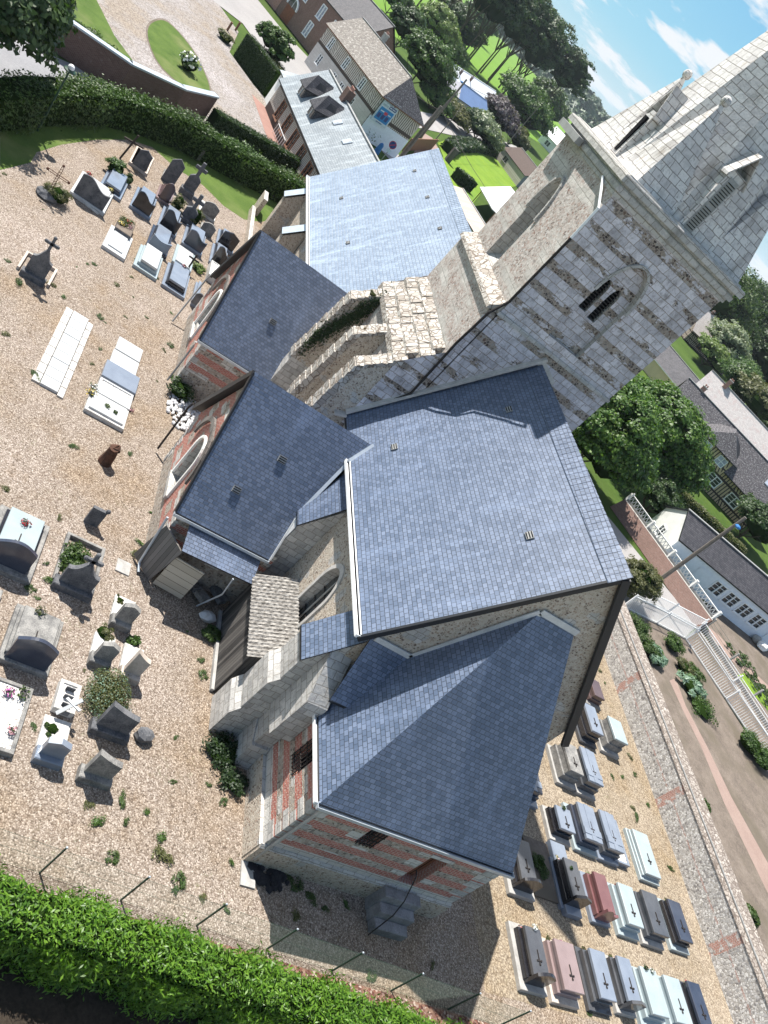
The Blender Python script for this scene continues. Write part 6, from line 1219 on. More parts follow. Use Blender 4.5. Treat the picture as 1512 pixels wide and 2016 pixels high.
    for c in chim:   # (along, across, height above ridge, mat)
        m = MB(); z1 = rz+c[2]; p = O+u*c[0]+nl*c[1]; zz = ez
        B_ = [p-u*0.35-nl*0.28, p+u*0.35-nl*0.28, p+u*0.35+nl*0.28, p-u*0.35+nl*0.28]; m.hexa([b+Z*zz for b in B_], [b+Z*z1 for b in B_], c[3]); B2_ = [p+(b-p)*1.18 for b in B_]; m.hexa([b+Z*z1 for b in B2_], [b+Z*(z1+0.12) for b in B2_], 'concrete')
        ch_ = part(m, 'chimney', t)
        for k in (-0.15, 0.15): m = MB(); m.lathe(tuple(p+u*k+Z*(z1+0.12)), [(0.1, 0), (0.12, 0.3)], 'brick_red', 8); sub(m, 'chimney_pot', ch_)
    for s_ in sky_:  # rooflights: (along, across fraction of slope, w, h)
        a, f_, w_, h_ = s_; b = Wd*rpos*f_; z = ez+sl_*b+0.05; nn = Vector((0, 0, 0))-nl*sl_+Z; nn.normalize(); c_ = O+u*a+nl*b+Z*z; up_ = (nl+Z*sl_).normalized()
        m = MB(); m.bar(c_-u*w_/2-up_*0, c_+u*w_/2-up_*0, h_, 'zinc', 0.14, up=nn); k_ = part(m, 'rooflight', t); g = MB(); g.bar(c_-u*(w_/2-0.08)+nn*0.045, c_+u*(w_/2-0.08)+nn*0.045, h_-0.16, 'pale_shutter', 0.07, up=nn); sub(g, 'pane', k_)
    return t, O, u, nl, L
def Pg(px, py): p = gp(px, py); return (p.x, p.y)

# timbered manor with pale slate roof beyond the nave
ws = [(3.2+k*3.3, 0.7, 1.5, 1.9, 'wood_brown') for k in range(6)]
t, O, u, nl, L = house('timber_house', 'long half timbered house with pale slate roof, two steep dormers and brick chimney', (-94.2, 10.7), (-69.0, 17.0), 7.0, 3.5, 7.0, 'timber_grey', 'slate_house', 'white_plaster', hip=(0, 0), ov=0.35, wins=ws, sky_=((11.5, 0.62, 0.8, 0.9), (15.5, 0.62, 0.8, 0.9)))
Z_ = Vector((0, 0, 1))
for a in (4.2, 9.0):     # dormers with steep hipped roofs
    m = MB(); q = lambda x, y, z: tuple(O+u*x+nl*y+Z_*z)
    m.hexa([q(a-0.85, 0.55, 3.6), q(a+0.85, 0.55, 3.6), q(a+0.85, 2.4, 3.6), q(a-0.85, 2.4, 3.6)], [q(a-0.85, 0.55, 5.35), q(a+0.85, 0.55, 5.35), q(a+0.85, 2.4, 5.35), q(a-0.85, 2.4, 5.35)], 'slate_old')
    d_ = part(m, 'dormer', t); m = MB()
    m.slab([q(a+1.1, 0.2, 5.1), q(a+1.1, 3.0, 5.5), q(a, 3.0, 6.7), q(a, 1.0, 6.7)], 0.1, 'slate_old'); m.slab([q(a-1.1, 3.0, 5.5), q(a-1.1, 0.2, 5.1), q(a, 1.0, 6.7), q(a, 3.0, 6.7)], 0.1, 'slate_old'); m.slab([q(a-1.1, 0.2, 5.1), q(a+1.1, 0.2, 5.1), q(a, 1.0, 6.7)], 0.1, 'slate_old'); sub(m, 'dormer_roof', d_)
    m = MB(); m.poly([q(a-0.55, 0.53, 3.9), q(a+0.55, 0.53, 3.9), q(a+0.55, 0.53, 5.1), q(a-0.55, 0.53, 5.1)], 'glass'); m.bar(q(a, 0.5, 3.9), q(a, 0.5, 5.1), 0.08, 'white_paint'); m.bar(q(a-0.6, 0.45, 3.85), q(a+0.6, 0.45, 3.85), 0.1, 'white_paint'); sub(m, 'window', d_)
m = MB(); q = lambda x, y, z: tuple(O+u*x+nl*y+Z_*z); m.hexa([q(6.3, 3.1, 5.5), q(7.4, 3.1, 5.5), q(7.4, 3.9, 5.5), q(6.3, 3.9, 5.5)], [q(6.3, 3.1, 8.0), q(7.4, 3.1, 8.0), q(7.4, 3.9, 8.0), q(6.3, 3.9, 8.0)], 'brick_dark')
cc = part(m, 'chimney', t)
for k in range(4): m = MB(); c_ = q(6.48+k*0.25, 3.5, 8.0); m.lathe(c_, [(0.09, 0), (0.1, 0.32)], 'brick_red', 8); sub(m, 'chimney_pot', cc)
m = MB(); m.slab([q(-3.0, 0.2, 3.4), q(-0.3, 0.2, 3.4), q(-0.3, 5.8, 5.6), q(-3.0, 5.8, 5.6)], 0.12, 'slate_house'); m.hexa([q(-2.8, 0.5, 0), q(0, 0.5, 0), q(0, 5.6, 0), q(-2.8, 5.6, 0)], [q(-2.8, 0.5, 3.4), q(0, 0.5, 3.4), q(0, 5.6, 5.4), q(-2.8, 5.6, 5.4)], 'white_plaster'); part(m, 'side_wing', t)
# white timbered house with lichen roof and billboard
u_, n_2, L_ = frame_of((-128.2, 16.9), (-115.3, 24.2)); P1 = Vector((-115.3, 24.2, 0)); P0 = P1-u_*17.2
w2 = [(1.9, 1.2, 1.0, 1.4), (6.6, 1.2, 1.0, 1.4), (8.9, 0.9, 1.0, 1.7), (12.3, 1.2, 1.0, 1.4), (2.1, 3.8, 0.9, 1.5), (7.0, 3.8, 0.9, 1.5), (12.0, 3.8, 0.9, 1.5)]
t, O, u, nl, L = house('stone_house', 'white stone and timber framed house with lichen covered roof beside the street', P0, P1, 8.2, 6.05, 9.3, 'timber_white', 'roof_lichen', 'timber_white', hip=(0, 2.6), ov=0.4, wins=w2, chim=((5.5, 4.3, 0.9, 'concrete'),), ridge='roof_spots', edge='wood_brown')
m = MB(); m.wall(O-nl*0.06+u*0, u, [(0, 0), (L, 0), (L, 3.25), (0, 3.25)], [[(w[0], w[1]), (w[0]+w[2], w[1]), (w[0]+w[2], w[1]+w[3]), (w[0], w[1]+w[3])] for w in w2[:4]], 0.1, 'stone_front'); 
m.wall(O+u*(L+0.06), nl, [(0, 0), (8.2, 0), (8.2, 3.0), (0, 3.0)], [], 0, 'shaded_white_wall'); part(m, 'lower_wall', t)
# billboard on its gable: blue panel with lettering
bb = thing('billboard', 'blue and white advertising billboard on the timber framed gable', 'billboard', O+u*(L+0.3)+nl*1.8+Z_*3)
q = lambda y, z, d: O+u*(L+0.1+d)+nl*y+Z_*z
m = MB(); m.hexa([q(0.35, 2.6, 0), q(0.35, 2.6, 0.12), q(3.3, 2.6, 0.12), q(3.3, 2.6, 0)], [q(0.35, 6.0, 0), q(0.35, 6.0, 0.12), q(3.3, 6.0, 0.12), q(3.3, 6.0, 0)], 'poster_white'); part(m, 'panel', bb)
def rect(m, y0, y1, z0, z1, mt, d=0.125): m.poly([q(y0, z0, d), q(y1, z0, d), q(y1, z1, d), q(y0, z1, d)], mt)
m = MB(); rect(m, 0.55, 3.1, 3.0, 4.75, 'poster_blue'); rect(m, 1.75, 3.1, 4.95, 5.35, 'poster_navy', 0.126); rect(m, 0.55, 1.6, 4.95, 5.2, 'poster_grey', 0.127)
for k in range(3): rect(m, 0.75+k*0.75, 1.3+k*0.75, 3.3, 3.95, 'poster_navy', 0.13)
rect(m, 1.6, 2.2, 4.0, 4.4, 'poster_red', 0.131); rect(m, 0.8, 1.5, 4.2, 4.35, 'poster_white', 0.132); rect(m, 2.35, 2.9, 4.15, 4.3, 'poster_white', 0.132); rect(m, 1.2, 2.4, 2.74, 2.84, 'poster_navy', 0.13); rect(m, 1.85, 2.3, 5.08, 5.22, 'poster_white', 0.13); rect(m, 2.4, 2.95, 5.08, 5.22, 'poster_white', 0.13); rect(m, 2.35, 2.5, 5.5, 5.8, 'poster_red', 0.13)
part(m, 'print', bb)
def text3(txt, size, loc, xd, zd, mat, parent, name='lettering'):
    cu = bpy.data.curves.new(name, 'FONT'); cu.body = txt; cu.size = size; cu.extrude = 0.004; ob = bpy.data.objects.new('tmp', cu); COL.objects.link(ob)
    dg = bpy.context.evaluated_depsgraph_get(); me = bpy.data.meshes.new_from_object(ob.evaluated_get(dg)); me.name = name; COL.objects.unlink(ob); bpy.data.objects.remove(ob)
    X = Vector(xd).normalized(); Y = Vector(zd).normalized(); Zz = X.cross(Y)
    M4 = Matrix(((X.x, Y.x, Zz.x, loc[0]), (X.y, Y.y, Zz.y, loc[1]), (X.z, Y.z, Zz.z, loc[2]), (0, 0, 0, 1))); me.transform(M4); me.materials.clear(); me.materials.append(MATS[mat])
    o = bpy.data.objects.new(name, me); COL.objects.link(o); o.parent = parent; o.location = -Vector(parent.location); return o
text3('HYPER U', 0.52, q(0.55, 5.42, 0.14), nl, Z_, 'poster_navy', bb)
# dark brick house with arched door along the street
pA = Vector((-136.8, 17.7, 0)); ub = Vector((0.806, 0.592, 0)); pB = pA+ub*4.0; pZ = pA-ub*26
wb = [(9.0, 1.1, 2.6, 1.9, 'white_paint', 'pale_shutter'), (16.5, 4.3, 1.2, 1.9, 'white_paint', 'pale_shutter'), (20.5, 1.1, 1.2, 2.1, 'white_paint', 'pale_shutter'), (20.9, 4.2, 1.2, 2.0, 'white_paint', 'pale_shutter'), (11.5, 4.3, 1.2, 1.9), (24.7, 4.3, 1.1, 1.7)]
t, O, u, nl, L = house('brick_house', 'long dark brick house with arched wooden door and white shutters on the street', pZ, pB, 9, 7.2, 11.0, 'brick_brown', 'slate_old', wins=wb, chim=((8, 4.5, 0.8, 'brick_dark'),))
q = lambda a, z, d=0.0: O+u*a+Z_*z-nl*d
m = MB(); m.poly([q(14.6, 0, .05), q(17.0, 0, .05), q(17.0, 2.3, .05), q(14.6, 2.3, .05)], 'door_brown'); d_ = part(m, 'door', t); m = MB()
o = arch(14.45, 17.15, 0, 2.3, 7, pointed=False)[2:]
for i in range(len(o)-1): m.bar(q(o[i][0], o[i][1], .08), q(o[i+1][0], o[i+1][1], .08), 0.26, 'white_paint', 0.26, up=nl)
m.poly([q(a, b, .06) for a, b in arch(14.6, 17.0, 2.3, 2.31, 7, pointed=False)], 'glass'); m.bar(q(15.8, 2.3, .08), q(15.8, 3.5, .08), 0.07, 'white_paint'); sub(m, 'fanlight', d_)
m = MB(); m.wall(O-nl*0.06, u, [(5.5, 0), (13.2, 0), (13.2, 3.4), (5.5, 3.4)], [[(9.0, 1.1), (11.6, 1.1), (11.6, 3.0), (9.0, 3.0)]], 0.06, 'brick_red'); part(m, 'shop_front', t)
# far barn, blue roofed shed
t, *_ = house('white_roof_barn', 'long low building with bright white roof and two small chimneys behind the blue roofed shed', Pg(885, 190), Pg(968, 232), 9, 3.2, 6.2, 'white_plaster', 'roof_metal_white', ov=0.3, chim=((4.5, 3.0, 0.0, 'brick_dark'), (15.5, 3.0, 0.0, 'brick_brown')), edge='lead_grey')
t, *_ = house('blue_roof_shed', 'old shed with blue metal roof and grey walls beside the road', Pg(888, 212), Pg(945, 250), 7.0, 3.0, 5.6, 'concrete', 'roof_metal_blue', ov=0.3, hip=(3.0, 0), ridge='roof_sheet_grey', wins=((4.5, 0, 2.0, 1.9, 'wood_brown', 'void'), (11.0, 0.2, 1.8, 1.9, 'wood_brown', 'void')))
# garden shed on the bright lawn and small roofs around it
t, *_ = house('garden_shed', 'white striped boarded shed with brown roof at the edge of the bright lawn', Pg(975, 310), Pg(1016, 366), 8.0, 3.0, 5.5, 'white_clapboard', 'roof_brown', 'roof_sheet_grey', ov=0.2, wins=((2.6, 1.0, 2.2, 1.2, 'lead_grey'),), roof2='roof_sheet_grey')
t, *_ = house('white_cottage', 'small white cottage with pale metal roof among trees near the field', Pg(1058, 276), Pg(1082, 302), 12, 4.2, 8.6, 'white_plaster', 'roof_metal_white', ov=0.3, wins=((3, 1, 2.5, 1.8),))
a = gp(945, 368, 2.6); b = gp(1005, 367, 2.6); c = gp(970, 412, 2.6); m = MB(); m.slab([tuple(a), tuple(c), (c.x+2.5, c.y+6.0, 2.6), (b.x+6, b.y+1, 2.9), tuple(b)], 0.15, 'roof_metal_white', 'lead_grey'); pp = thing('pale_roof_shed', 'open shelter with pale triangular roof beside the church tower', 'shed', (a.x, a.y, 0)); part(m, 'roof', pp)
for k in (a, c, b): m = MB(); m.tube([(k.x+0.5, k.y+0.5, 0), (k.x+0.5, k.y+0.5, 2.5)], 0.08, 'wood_brown', 6); part(m, 'post', pp)
t, *_ = house('beige_roof_garage', 'low garage with beige plank roof tight behind the nave roof', (-117.0, 38.6), (-103.5, 41.6), 5.5, 2.4, 3.3, 'white_plaster', 'roof_beige', ov=0.15)
hedge('dark_hedge', 'short dark clipped hedge beside the pink path behind the nave ridge', gl([(890, 352), (922, 375)]), 1.6, 2.0, 'leaf_yew', 30, 0.35)
m = MB(); p = gp(880, 318); m.box(p.x-0.7, p.x+0.3, p.y-0.5, p.y+0.5, 0, 2.6, 'old_boards', ch=0.05); solo(m, 'garden_cabin', 'narrow black cabin standing on the edge of the bright lawn', 'cabin')
# right side: school, timbered villa, far cottages
t, O, u, nl, L = house('white_school', 'white single storey building with grey slate roof and four triple windows', (-53.3, 56.1), (-50.2, 76.0), 5.2, 3.15, 5.0, 'shaded_white_wall', 'slate_old', 'white_plaster', ov=0.15, wins=[(6.4+k*2.05, 1.0, 1.55, 1.35) for k in range(4)], lwins=((1.9, 1.1, 1.0, 1.1),), endl='white_plaster')
m = MB(); m.wall(O-nl*0.05, u, [(3.9, 0.3), (5.6, 0.3), (5.6, 2.4), (3.9, 2.4)], [], 0, 'shaded_white_wall'); part(m, 'blocked_door', t)
m = MB(); m.tube([tuple(O+u*15.4-nl*0.08+Z_*3.0), tuple(O+u*15.4-nl*0.08)], 0.06, 'white_paint', 7); part(m, 'downpipe', t)
hw = [(2.4+k*3.0, 1.1, 1.7, 1.25) for k in range(3)]
t, O, u, nl, L = house('timber_villa', 'yellow timber framed villa with dark slate roof, dormer and open rooflight', (-90.5, 73.0), (-79.3, 89.0), 8.0, 4.0, 8.0, 'timber_yellow', 'roof_spots', 'cream_plaster', ov=0.45, wins=[(6.9, 1.1, 1.9, 1.35), (10.9, 1.1, 1.9, 1.35), (14.7, 1.1, 1.9, 1.35)], endwins=((2.5, 1.0, 1.6, 1.4, 'wood_brown'),), sky_=((17.2, 0.62, 1.1, 1.5),), chim=((2.0, 4.2, 0.6, 'brick_red'),))
q = lambda x, y, z: tuple(O+u*x+nl*y+Z_*z); m = MB()
m.hexa([q(6.2, -0.5, 2.9), q(11.8, -0.5, 2.9), q(11.8, 3.5, 2.9), q(6.2, 3.5, 2.9)], [q(6.2, -0.5, 5.6), q(11.8, -0.5, 5.6), q(11.8, 3.5, 5.6), q(6.2, 3.5, 5.6)], 'timber_yellow'); d_ = part(m, 'gable_dormer', t)
m = MB(); m.slab([q(12.3, -1.0, 5.2), q(12.3, 4.2, 6.4), q(9.0, 4.2, 7.9), q(9.0, 1.0, 7.9)], 0.14, 'roof_spots'); m.slab([q(5.7, 4.2, 6.4), q(5.7, -1.0, 5.2), q(9.0, 1.0, 7.9), q(9.0, 4.2, 7.9)], 0.14, 'roof_spots', 'lead_grey'); m.slab([q(5.7, -1.0, 5.2), q(12.3, -1.0, 5.2), q(9.0, 1.0, 7.9)], 0.14, 'roof_spots'); sub(m, 'dormer_roof', d_)
for k in (6.9, 9.8):
    m = MB(); m.poly([q(k, -0.52, 3.6), q(k+1.3, -0.52, 3.6), q(k+1.3, -0.52, 4.8), q(k, -0.52, 4.8)], 'pale_shutter')
    for a, b in (((k, 3.6), (k+1.3, 3.6)), ((k, 4.8), (k+1.3, 4.8)), ((k, 3.6), (k, 4.8)), ((k+1.3, 3.6), (k+1.3, 4.8)), ((k+.65, 3.6), (k+.65, 4.8)), ((k, 4.2), (k+1.3, 4.2))): m.bar(q(a[0], -0.55, a[1]), q(b[0], -0.55, b[1]), 0.09, 'white_paint')
    sub(m, 'window', d_)
t, *_ = house('pale_roof_house', 'long house with cream pink roof, brick chimneys and television aerial behind the villa', (-106.5, 87.0), (-86.0, 112.0), 9, 4.0, 8.8, 'cream_plaster', 'roof_pale', ov=0.3, chim=((3, 4.2, 0.9, 'brick_red'), (16, 3.8, 0.9, 'brick_red')), endwins=((2.5, 1.2, 1.8, 1.6, 'wood_brown'),), edge='lead_grey')
t, *_ = house('far_timber_cottage', 'timber framed cottage with mossy white roof under tall dark trees', Pg(1345, 668), Pg(1420, 740), 12, 3.6, 9.0, 'timber_far', 'roof_pale', ov=0.4, wins=((4, 0.9, 1.6, 1.6, 'wood_brown'),), edge='wood_brown', chim=((3, 6, 0.6, 'brick_dark'),))
t, *_ = house('grey_roof_house', 'house with plain grey roof partly hidden behind the tower corner', (-128.0, 84.0), (-112.5, 92.5), 8, 2.8, 5.4, 'cream_plaster', 'slate_old', ov=0.3, edge='white_paint')
t, *_ = house('grey_annex', 'cream annex with curved dark roof edge at the right border', (-62.5, 83.0), (-58.5, 92.0), 6, 2.6, 4.0, 'white_plaster', 'slate_old', ov=0.25)

# ------------------------------------------------------------------ left side: drive, oval, lawns, walls
def smooth(pts, n=40):
    k = len(pts); out = []
    for i in range(n):
        t = i/n*k; j = int(t); f = t-j; p0, p1, p2, p3 = (Vector(pts[(j+d) % k]) for d in (-1, 0, 1, 2))
        out.append(0.5*((2*p1)+(-p0+p2)*f+(2*p0-5*p1+4*p2-p3)*f*f+(-p0+3*p1-3*p2+p3)*f**3))
    return out
sheet('driveway', [(-68.5, -14), (-69.5, 1), (-71, 6.5), (-76.5, 14.5), (-80, 22), (-96, 12.5), (-99, 9), (-104, 5.5), (-116, 5.8), (-122, 2), (-122, -14)], 0.008, 'drive_gravel')
OV = smooth([(-87.1, -1.9), (-92.0, -2.2), (-96.2, -1.1), (-93.6, 2.1), (-86.7, 4.7), (-82.9, 4.4), (-81.0, 2.6), (-82.0, 0.0)])
c = sum(OV, Vector((0, 0)))/len(OV); OV2 = [c+(p-c)*1.06 for p in OV]
sheet('lawn_edging', OV2, 0.014, 'soil'); sheet('oval_lawn', OV, 0.03, 'lawn')
sheet('lawn', [(-69.5, -14), (-70.2, -5), (-71, -0.5), (-74, 1.6), (-77.5, -1.6), (-80.2, -3.9), (-85.7, -6.7), (-92, -14)], 0.016, 'lawn')
sheet('street', [(-118, -14), (-128.1, 3.3), (-134, 16), (-131, 21), (-121, 12.5), (-115, 14.5), (-106, 15), (-98, 15.5), (-98, 11.8), (-112, 12), (-122, 6), (-116, -14)], 0.016, 'pale_asphalt')
sheet('street', [(-124, 4), (-150, -10), (-158, -4), (-138, 12), (-133, 20), (-118, 40), (-112, 36), (-119, 27), (-117, 14)], 0.02, 'pale_asphalt')
sheet('terrace', [(-95.2, 9.0), (-70, 15.0), (-70, 17.2), (-94.4, 10.9)], 0.024, 'brick_paving')
sheet('road', [(-50, -14), (-50.6, -7.2), (-57, -5.0), (-61.5, -3.6), (-65, -2.2), (-66.6, -4), (-65.8, -8), (-64, -14)], 0.012, 'asphalt')
gp_h = [(-49.0, -6.2), (-53.0, -5.0), (-57.3, -3.4), (-61.2, -1.6), (-64.2, 0.8), (-66.8, 3.6), (-68.4, 7.2), (-70.4, 11.0), (-72.2, 14.6)]
hedge('long_hedge', 'long rounded green hedge curving between the cemetery lawn and the road', gp_h, 1.9, 2.35, 'leaf_hedge', 75, 0.2, 0.5, wob=0.35, mats2='leaf_tree')
hedge('conifer_hedge', 'dark conifer hedge along the gravel drive behind the long hedge', [(-75.6, 5.6), (-77.6, 9.0), (-79.6, 13.0), (-81.0, 17.0)], 1.3, 1.7, 'leaf_yew', 90, 0.17)
hedge('box_hedge', 'tall smooth clipped hedge with flat lighter top next to the drive', [(-104.2, 6.4), (-98.5, 10.6)], 1.2, 3.0, 'leaf_yew', 130, 0.13, wob=0.03)
hedge('box_hedge', 'low bright topped hedge running along the street behind the tall clipped hedge', [(-105.6, 6.4), (-106.6, 9.5), (-101, 12.4)], 1.8, 2.4, 'leaf_olive', 70, 0.16)
bw = thing('brick_wall', 'high dark brick boundary wall with pale coping between road and drive', 'wall', (-71, -2, 0))
wp_ = [(-66.2, -16), (-66.9, -7.2), (-68.2, -1.4), (-71.8, 2.6), (-76.2, 5.2)]
m = MB(); cp = MB()
for i in range(len(wp_)-1):
    a, b = Vector((*wp_[i], 0)), Vector((*wp_[i+1], 0)); d = (b-a).normalized(); n_ = Vector((-d.y, d.x, 0)); h = 2.35
    if n_.x > 0: n_ = -n_
    m.hexa([a, b, b+n_*0.5, a+n_*0.5] if (b-a).cross(n_).z > 0 else [b, a, a+n_*0.5, b+n_*0.5], [p+Z_*h for p in ([a, b, b+n_*0.5, a+n_*0.5] if (b-a).cross(n_).z > 0 else [b, a, a+n_*0.5, b+n_*0.5])], 'brick_dark')
    k = [a-n_*0.08, b-n_*0.08, b+n_*0.58, a+n_*0.58]
    if (b-a).cross(n_).z < 0: k = [k[1], k[0], k[3], k[2]]
    cp.hexa([p+Z_*h for p in k], [p+Z_*(h+0.14) for p in k], 'zinc')
part(m, 'wall', bw); part(cp, 'coping', bw)
def lamp(name, label, x, y, h, head=True):
    t = thing(name, label, 'lamp', (x, y, 0)); m = MB(); m.tube([(x, y, 0), (x, y, h)], 0.07, 'green_metal', 8, 0.05); part(m, 'post', t)
    m = MB(); m.lathe((x, y, h), [(0.1, 0), (0.36, 0.05), (0.36, 0.12), (0.08, 0.3)], 'green_metal', 12); hd = part(m, 'lantern', t); m = MB(); m.ball((x+0.05, y, h+0.28), 0.2, 'white_paint', 10); sub(m, 'globe', hd)
lamp('street_lamp', 'slim dark lamp post with round white lantern rising from the hedge', -53.4, -3.7, 4.1)
p = gp(365, 137); shrub('hydrangea', 'white flowering hydrangea bush on the oval lawn', 'shrub', p.x, p.y, 1.5, 1.0, 'leaf_tree', 1400, 0.16, extra=('petal_white', 55, 0.36))
p = gp(165, 42); shrub('shrub_row', 'green shrubs behind the coping of the brick wall', 'shrub', -72.5, -5.0, 1.5, 1.3, 'leaf_hedge', 2200, 0.17, sq=2.4)
p = gp(440, 80); shrub('flower_bed', 'small mixed plants at the corner of the drive near the tall clipped hedge', 'shrub', p.x, p.y, 0.9, 1.2, 'leaf_olive', 1100, 0.15)
for px, py, lb in ((447, 60, 'short brown wooden posts by the drive entrance, nearer one'), (463, 60, 'short brown wooden posts by the drive entrance, farther one')):
    p = gp(px, py); m = MB(); m.tube([(p.x, p.y, 0), (p.x, p.y, 1.1)], 0.14, 'wood_brown', 7); solo(m, 'wooden_post', lb, 'post')
tree('small_tree', 'round leafy tree between the clipped hedge and the brick house', 'tree', -107.5, 9.3, 5.6, 2.3, 1.2, 'leaf_tree', 60, 90, 0.34, lobes=((-0.4, -0.3, 0, 0.75), (0.4, 0.3, -0.05, 0.8)))
tree('large_tree', 'large dark green tree overhanging the road in the upper left corner', 'tree', -53.0, -9.0, 9.5, 4.4, 1.6, 'leaf_dark', 130, 110, 0.42, lobes=((0, 0, 0, 1), (-0.7, 0.35, -0.25, 0.6)))
# things on the cemetery lawn
p = gp(376, 298); t = thing('compost_bin', 'low grey wooden compost box against the long hedge', 'bin', (p.x, p.y, 0))
for a, b, c_, d in ((-0.9, 0.9, -0.8, -0.74), (-0.9, 0.9, 0.74, 0.8), (-0.9, -0.84, -0.74, 0.74), (0.84, 0.9, -0.74, 0.74)): m = MB(); m.box(p.x+a, p.x+b, p.y+c_, p.y+d, 0, 0.95, 'grey_boards'); part(m, 'side_board', t)
m = MB(); m.box(p.x-0.84, p.x+0.84, p.y-0.74, p.y+0.74, 0, 0.4, 'dark_soil'); part(m, 'compost', t)
p = gp(434, 330); m = MB(); m.lathe((p.x, p.y, 0), [(0.28, 0), (0.34, 0.9)], 'dark_pot', 12); m.blob((p.x, p.y, 0.9), 0.34, 'old_white_stone', 2, 8, (1, 1, 0.35), 0.3); solo(m, 'waste_bin', 'black waste bin full of pale bags on the lawn', 'bin')
p = gp(527, 383); t = thing('wheelbarrow', 'tipped grey wheelbarrow beside the end of the long hedge', 'wheelbarrow', (p.x, p.y, 0)); m = MB(); m.hexa([(p.x-0.3, p.y-0.25, 0.3), (p.x+0.3, p.y-0.25, 0.3), (p.x+0.3, p.y+0.25, 0.3), (p.x-0.3, p.y+0.25, 0.3)], [(p.x-0.5, p.y-0.4, 0.6), (p.x+0.5, p.y-0.4, 0.6), (p.x+0.5, p.y+0.4, 0.6), (p.x-0.5, p.y+0.4, 0.6)], 'lead_grey', 'void'); part(m, 'tray', t)
for s_ in (-0.3, 0.3): m = MB(); m.bar((p.x-0.6, p.y+s_, 0.15), (p.x+1.1, p.y+s_, 0.5), 0.05, 'iron'); part(m, 'handle', t)
m = MB(); m.tube([(p.x-0.65, p.y-0.05, 0.18), (p.x-0.65, p.y+0.05, 0.18)], 0.18, 'dark_pot', 12); part(m, 'wheel', t)
m = MB(); a = (-60.5, 13.2); m.box(-66.5, -64.6, 11.0, 11.35, 0, 1.5, 'gable_rubble', 'ashlar'); m.box(-64.6, -52, 10.6, 10.9, 0, 0.55, 'gable_rubble', 'ashlar'); solo(m, 'low_wall', 'low flint wall with stone top running beside the nave', 'wall')

# ------------------------------------------------------------------ right side: flint wall, gardens, railings
fw = thing('flint_garden_wall', 'thick flint and brick wall with weathered stone top beside the eastern graves', 'wall', (-26, 41.4, 0))
m = MB(); m.wall((-41.5, 40.95, 0), (1, 0, 0), [(0, 0), (36, 0), (36, 2.0), (0, 2.0)], [], 0, 'flint_wall'); m.wall((-5.5, 42.3, 0), (-1, 0, 0), [(0, 0), (36, 0), (36, 2.0), (0, 2.0)], [], 0, 'flint_wall'); part(m, 'wall', fw)
m = MB(); m.hexa([(-41.5, 40.9, 1.98), (-5.5, 40.9, 1.98), (-5.5, 42.35, 1.98), (-41.5, 42.35, 1.98)], [(-41.5, 40.98, 2.08), (-5.5, 40.98, 2.08), (-5.5, 42.3, 2.2), (-41.5, 42.3, 2.2)], 'coping_rough')
part(m, 'coping', fw)
m = MB(); m.bar((-41.5, 41.25, 2.16), (-5.5, 41.25, 2.16), 0.07, 'lead_grey', 0.06); part(m, 'lead_strip', fw)
sheet('garden_soil', [(-42, 42), (-5, 42), (-5, 60), (-30, 60.5), (-43.2, 55.0), (-42.2, 46)], 0.004, 'soil')
sheet('garden_soil', [(-47.5, 61.0), (-33, 65), (-33, 80), (-49.5, 80), (-52.5, 64)], 0.004, 'soil')
sheet('pink_path', gl([(1318, 1340), (1345, 1400), (1380, 1470), (1425, 1580), (1512, 1760), (1512, 1700), (1440, 1570), (1392, 1470), (1350, 1390), (1330, 1335)]), 0.012, 'pink_path')
sheet('pink_path', gl([(1395, 1255), (1420, 1275), (1440, 1300), (1512, 1365), (1512, 1350), (1445, 1285), (1415, 1250), (1395, 1235)]), 0.012, 'pink_path')
sheet('lawn', gl([(1450, 1330), (1512, 1400), (1512, 1372), (1465, 1325)]), 0.016, 'bright_lawn')
sheet('street', [(-75, 48), (-58, 48), (-46.5, 58.8), (-43.2, 55), (-41.9, 44), (-75, 41)], 0.012, 'pale_asphalt')
sheet('street', [(-46.3, 58.9), (-43.0, 55.0), (-20.0, 66.5), (-20, 71.0), (-30, 68.5)], 0.016, 'soil')
rw = thing('retaining_wall', 'sloping flint retaining wall topped by a white concrete lattice balustrade', 'wall', (-52, 56, 0))
a, b = Vector((-58.5, 53.0, 0)), Vector((-46.6, 59.6, 0)); d = (b-a).normalized(); n_ = Vector((d.y, -d.x, 0))
m = MB(); k = [a+n_*1.5, b+n_*1.5, b-n_*0.2, a-n_*0.2]; k2 = [a+n_*0.5+Z_*1.3, b+n_*0.5+Z_*1.3, b-n_*0.2+Z_*1.3, a-n_*0.2+Z_*1.3]; m.hexa(k, k2, 'brick_brown', 'concrete'); part(m, 'wall', rw)
m = MB(); m.bar(a+n_*0.1+Z_*1.4, b+n_*0.1+Z_*1.4, 0.2, 'concrete', 0.16); m.bar(a+n_*0.1+Z_*2.05, b+n_*0.1+Z_*2.05, 0.14, 'white_plaster', 0.1)
for i in range(34):
    p = a+d*(0.2+i*0.39)+n_*0.1; m.bar(p+Z_*1.45, p+d*0.2+Z_*2.0, 0.06, 'white_plaster'); m.bar(p+d*0.39+Z_*1.45, p+d*0.2+Z_*2.0, 0.06, 'white_plaster')
part(m, 'balustrade', rw)
for i in range(5): m = MB(); p = a+d*(i*3.35)+n_*0.1; m.bar(p+Z_*1.3, p+Z_*2.25, 0.24, 'white_plaster'); part(m, 'pillar', rw)
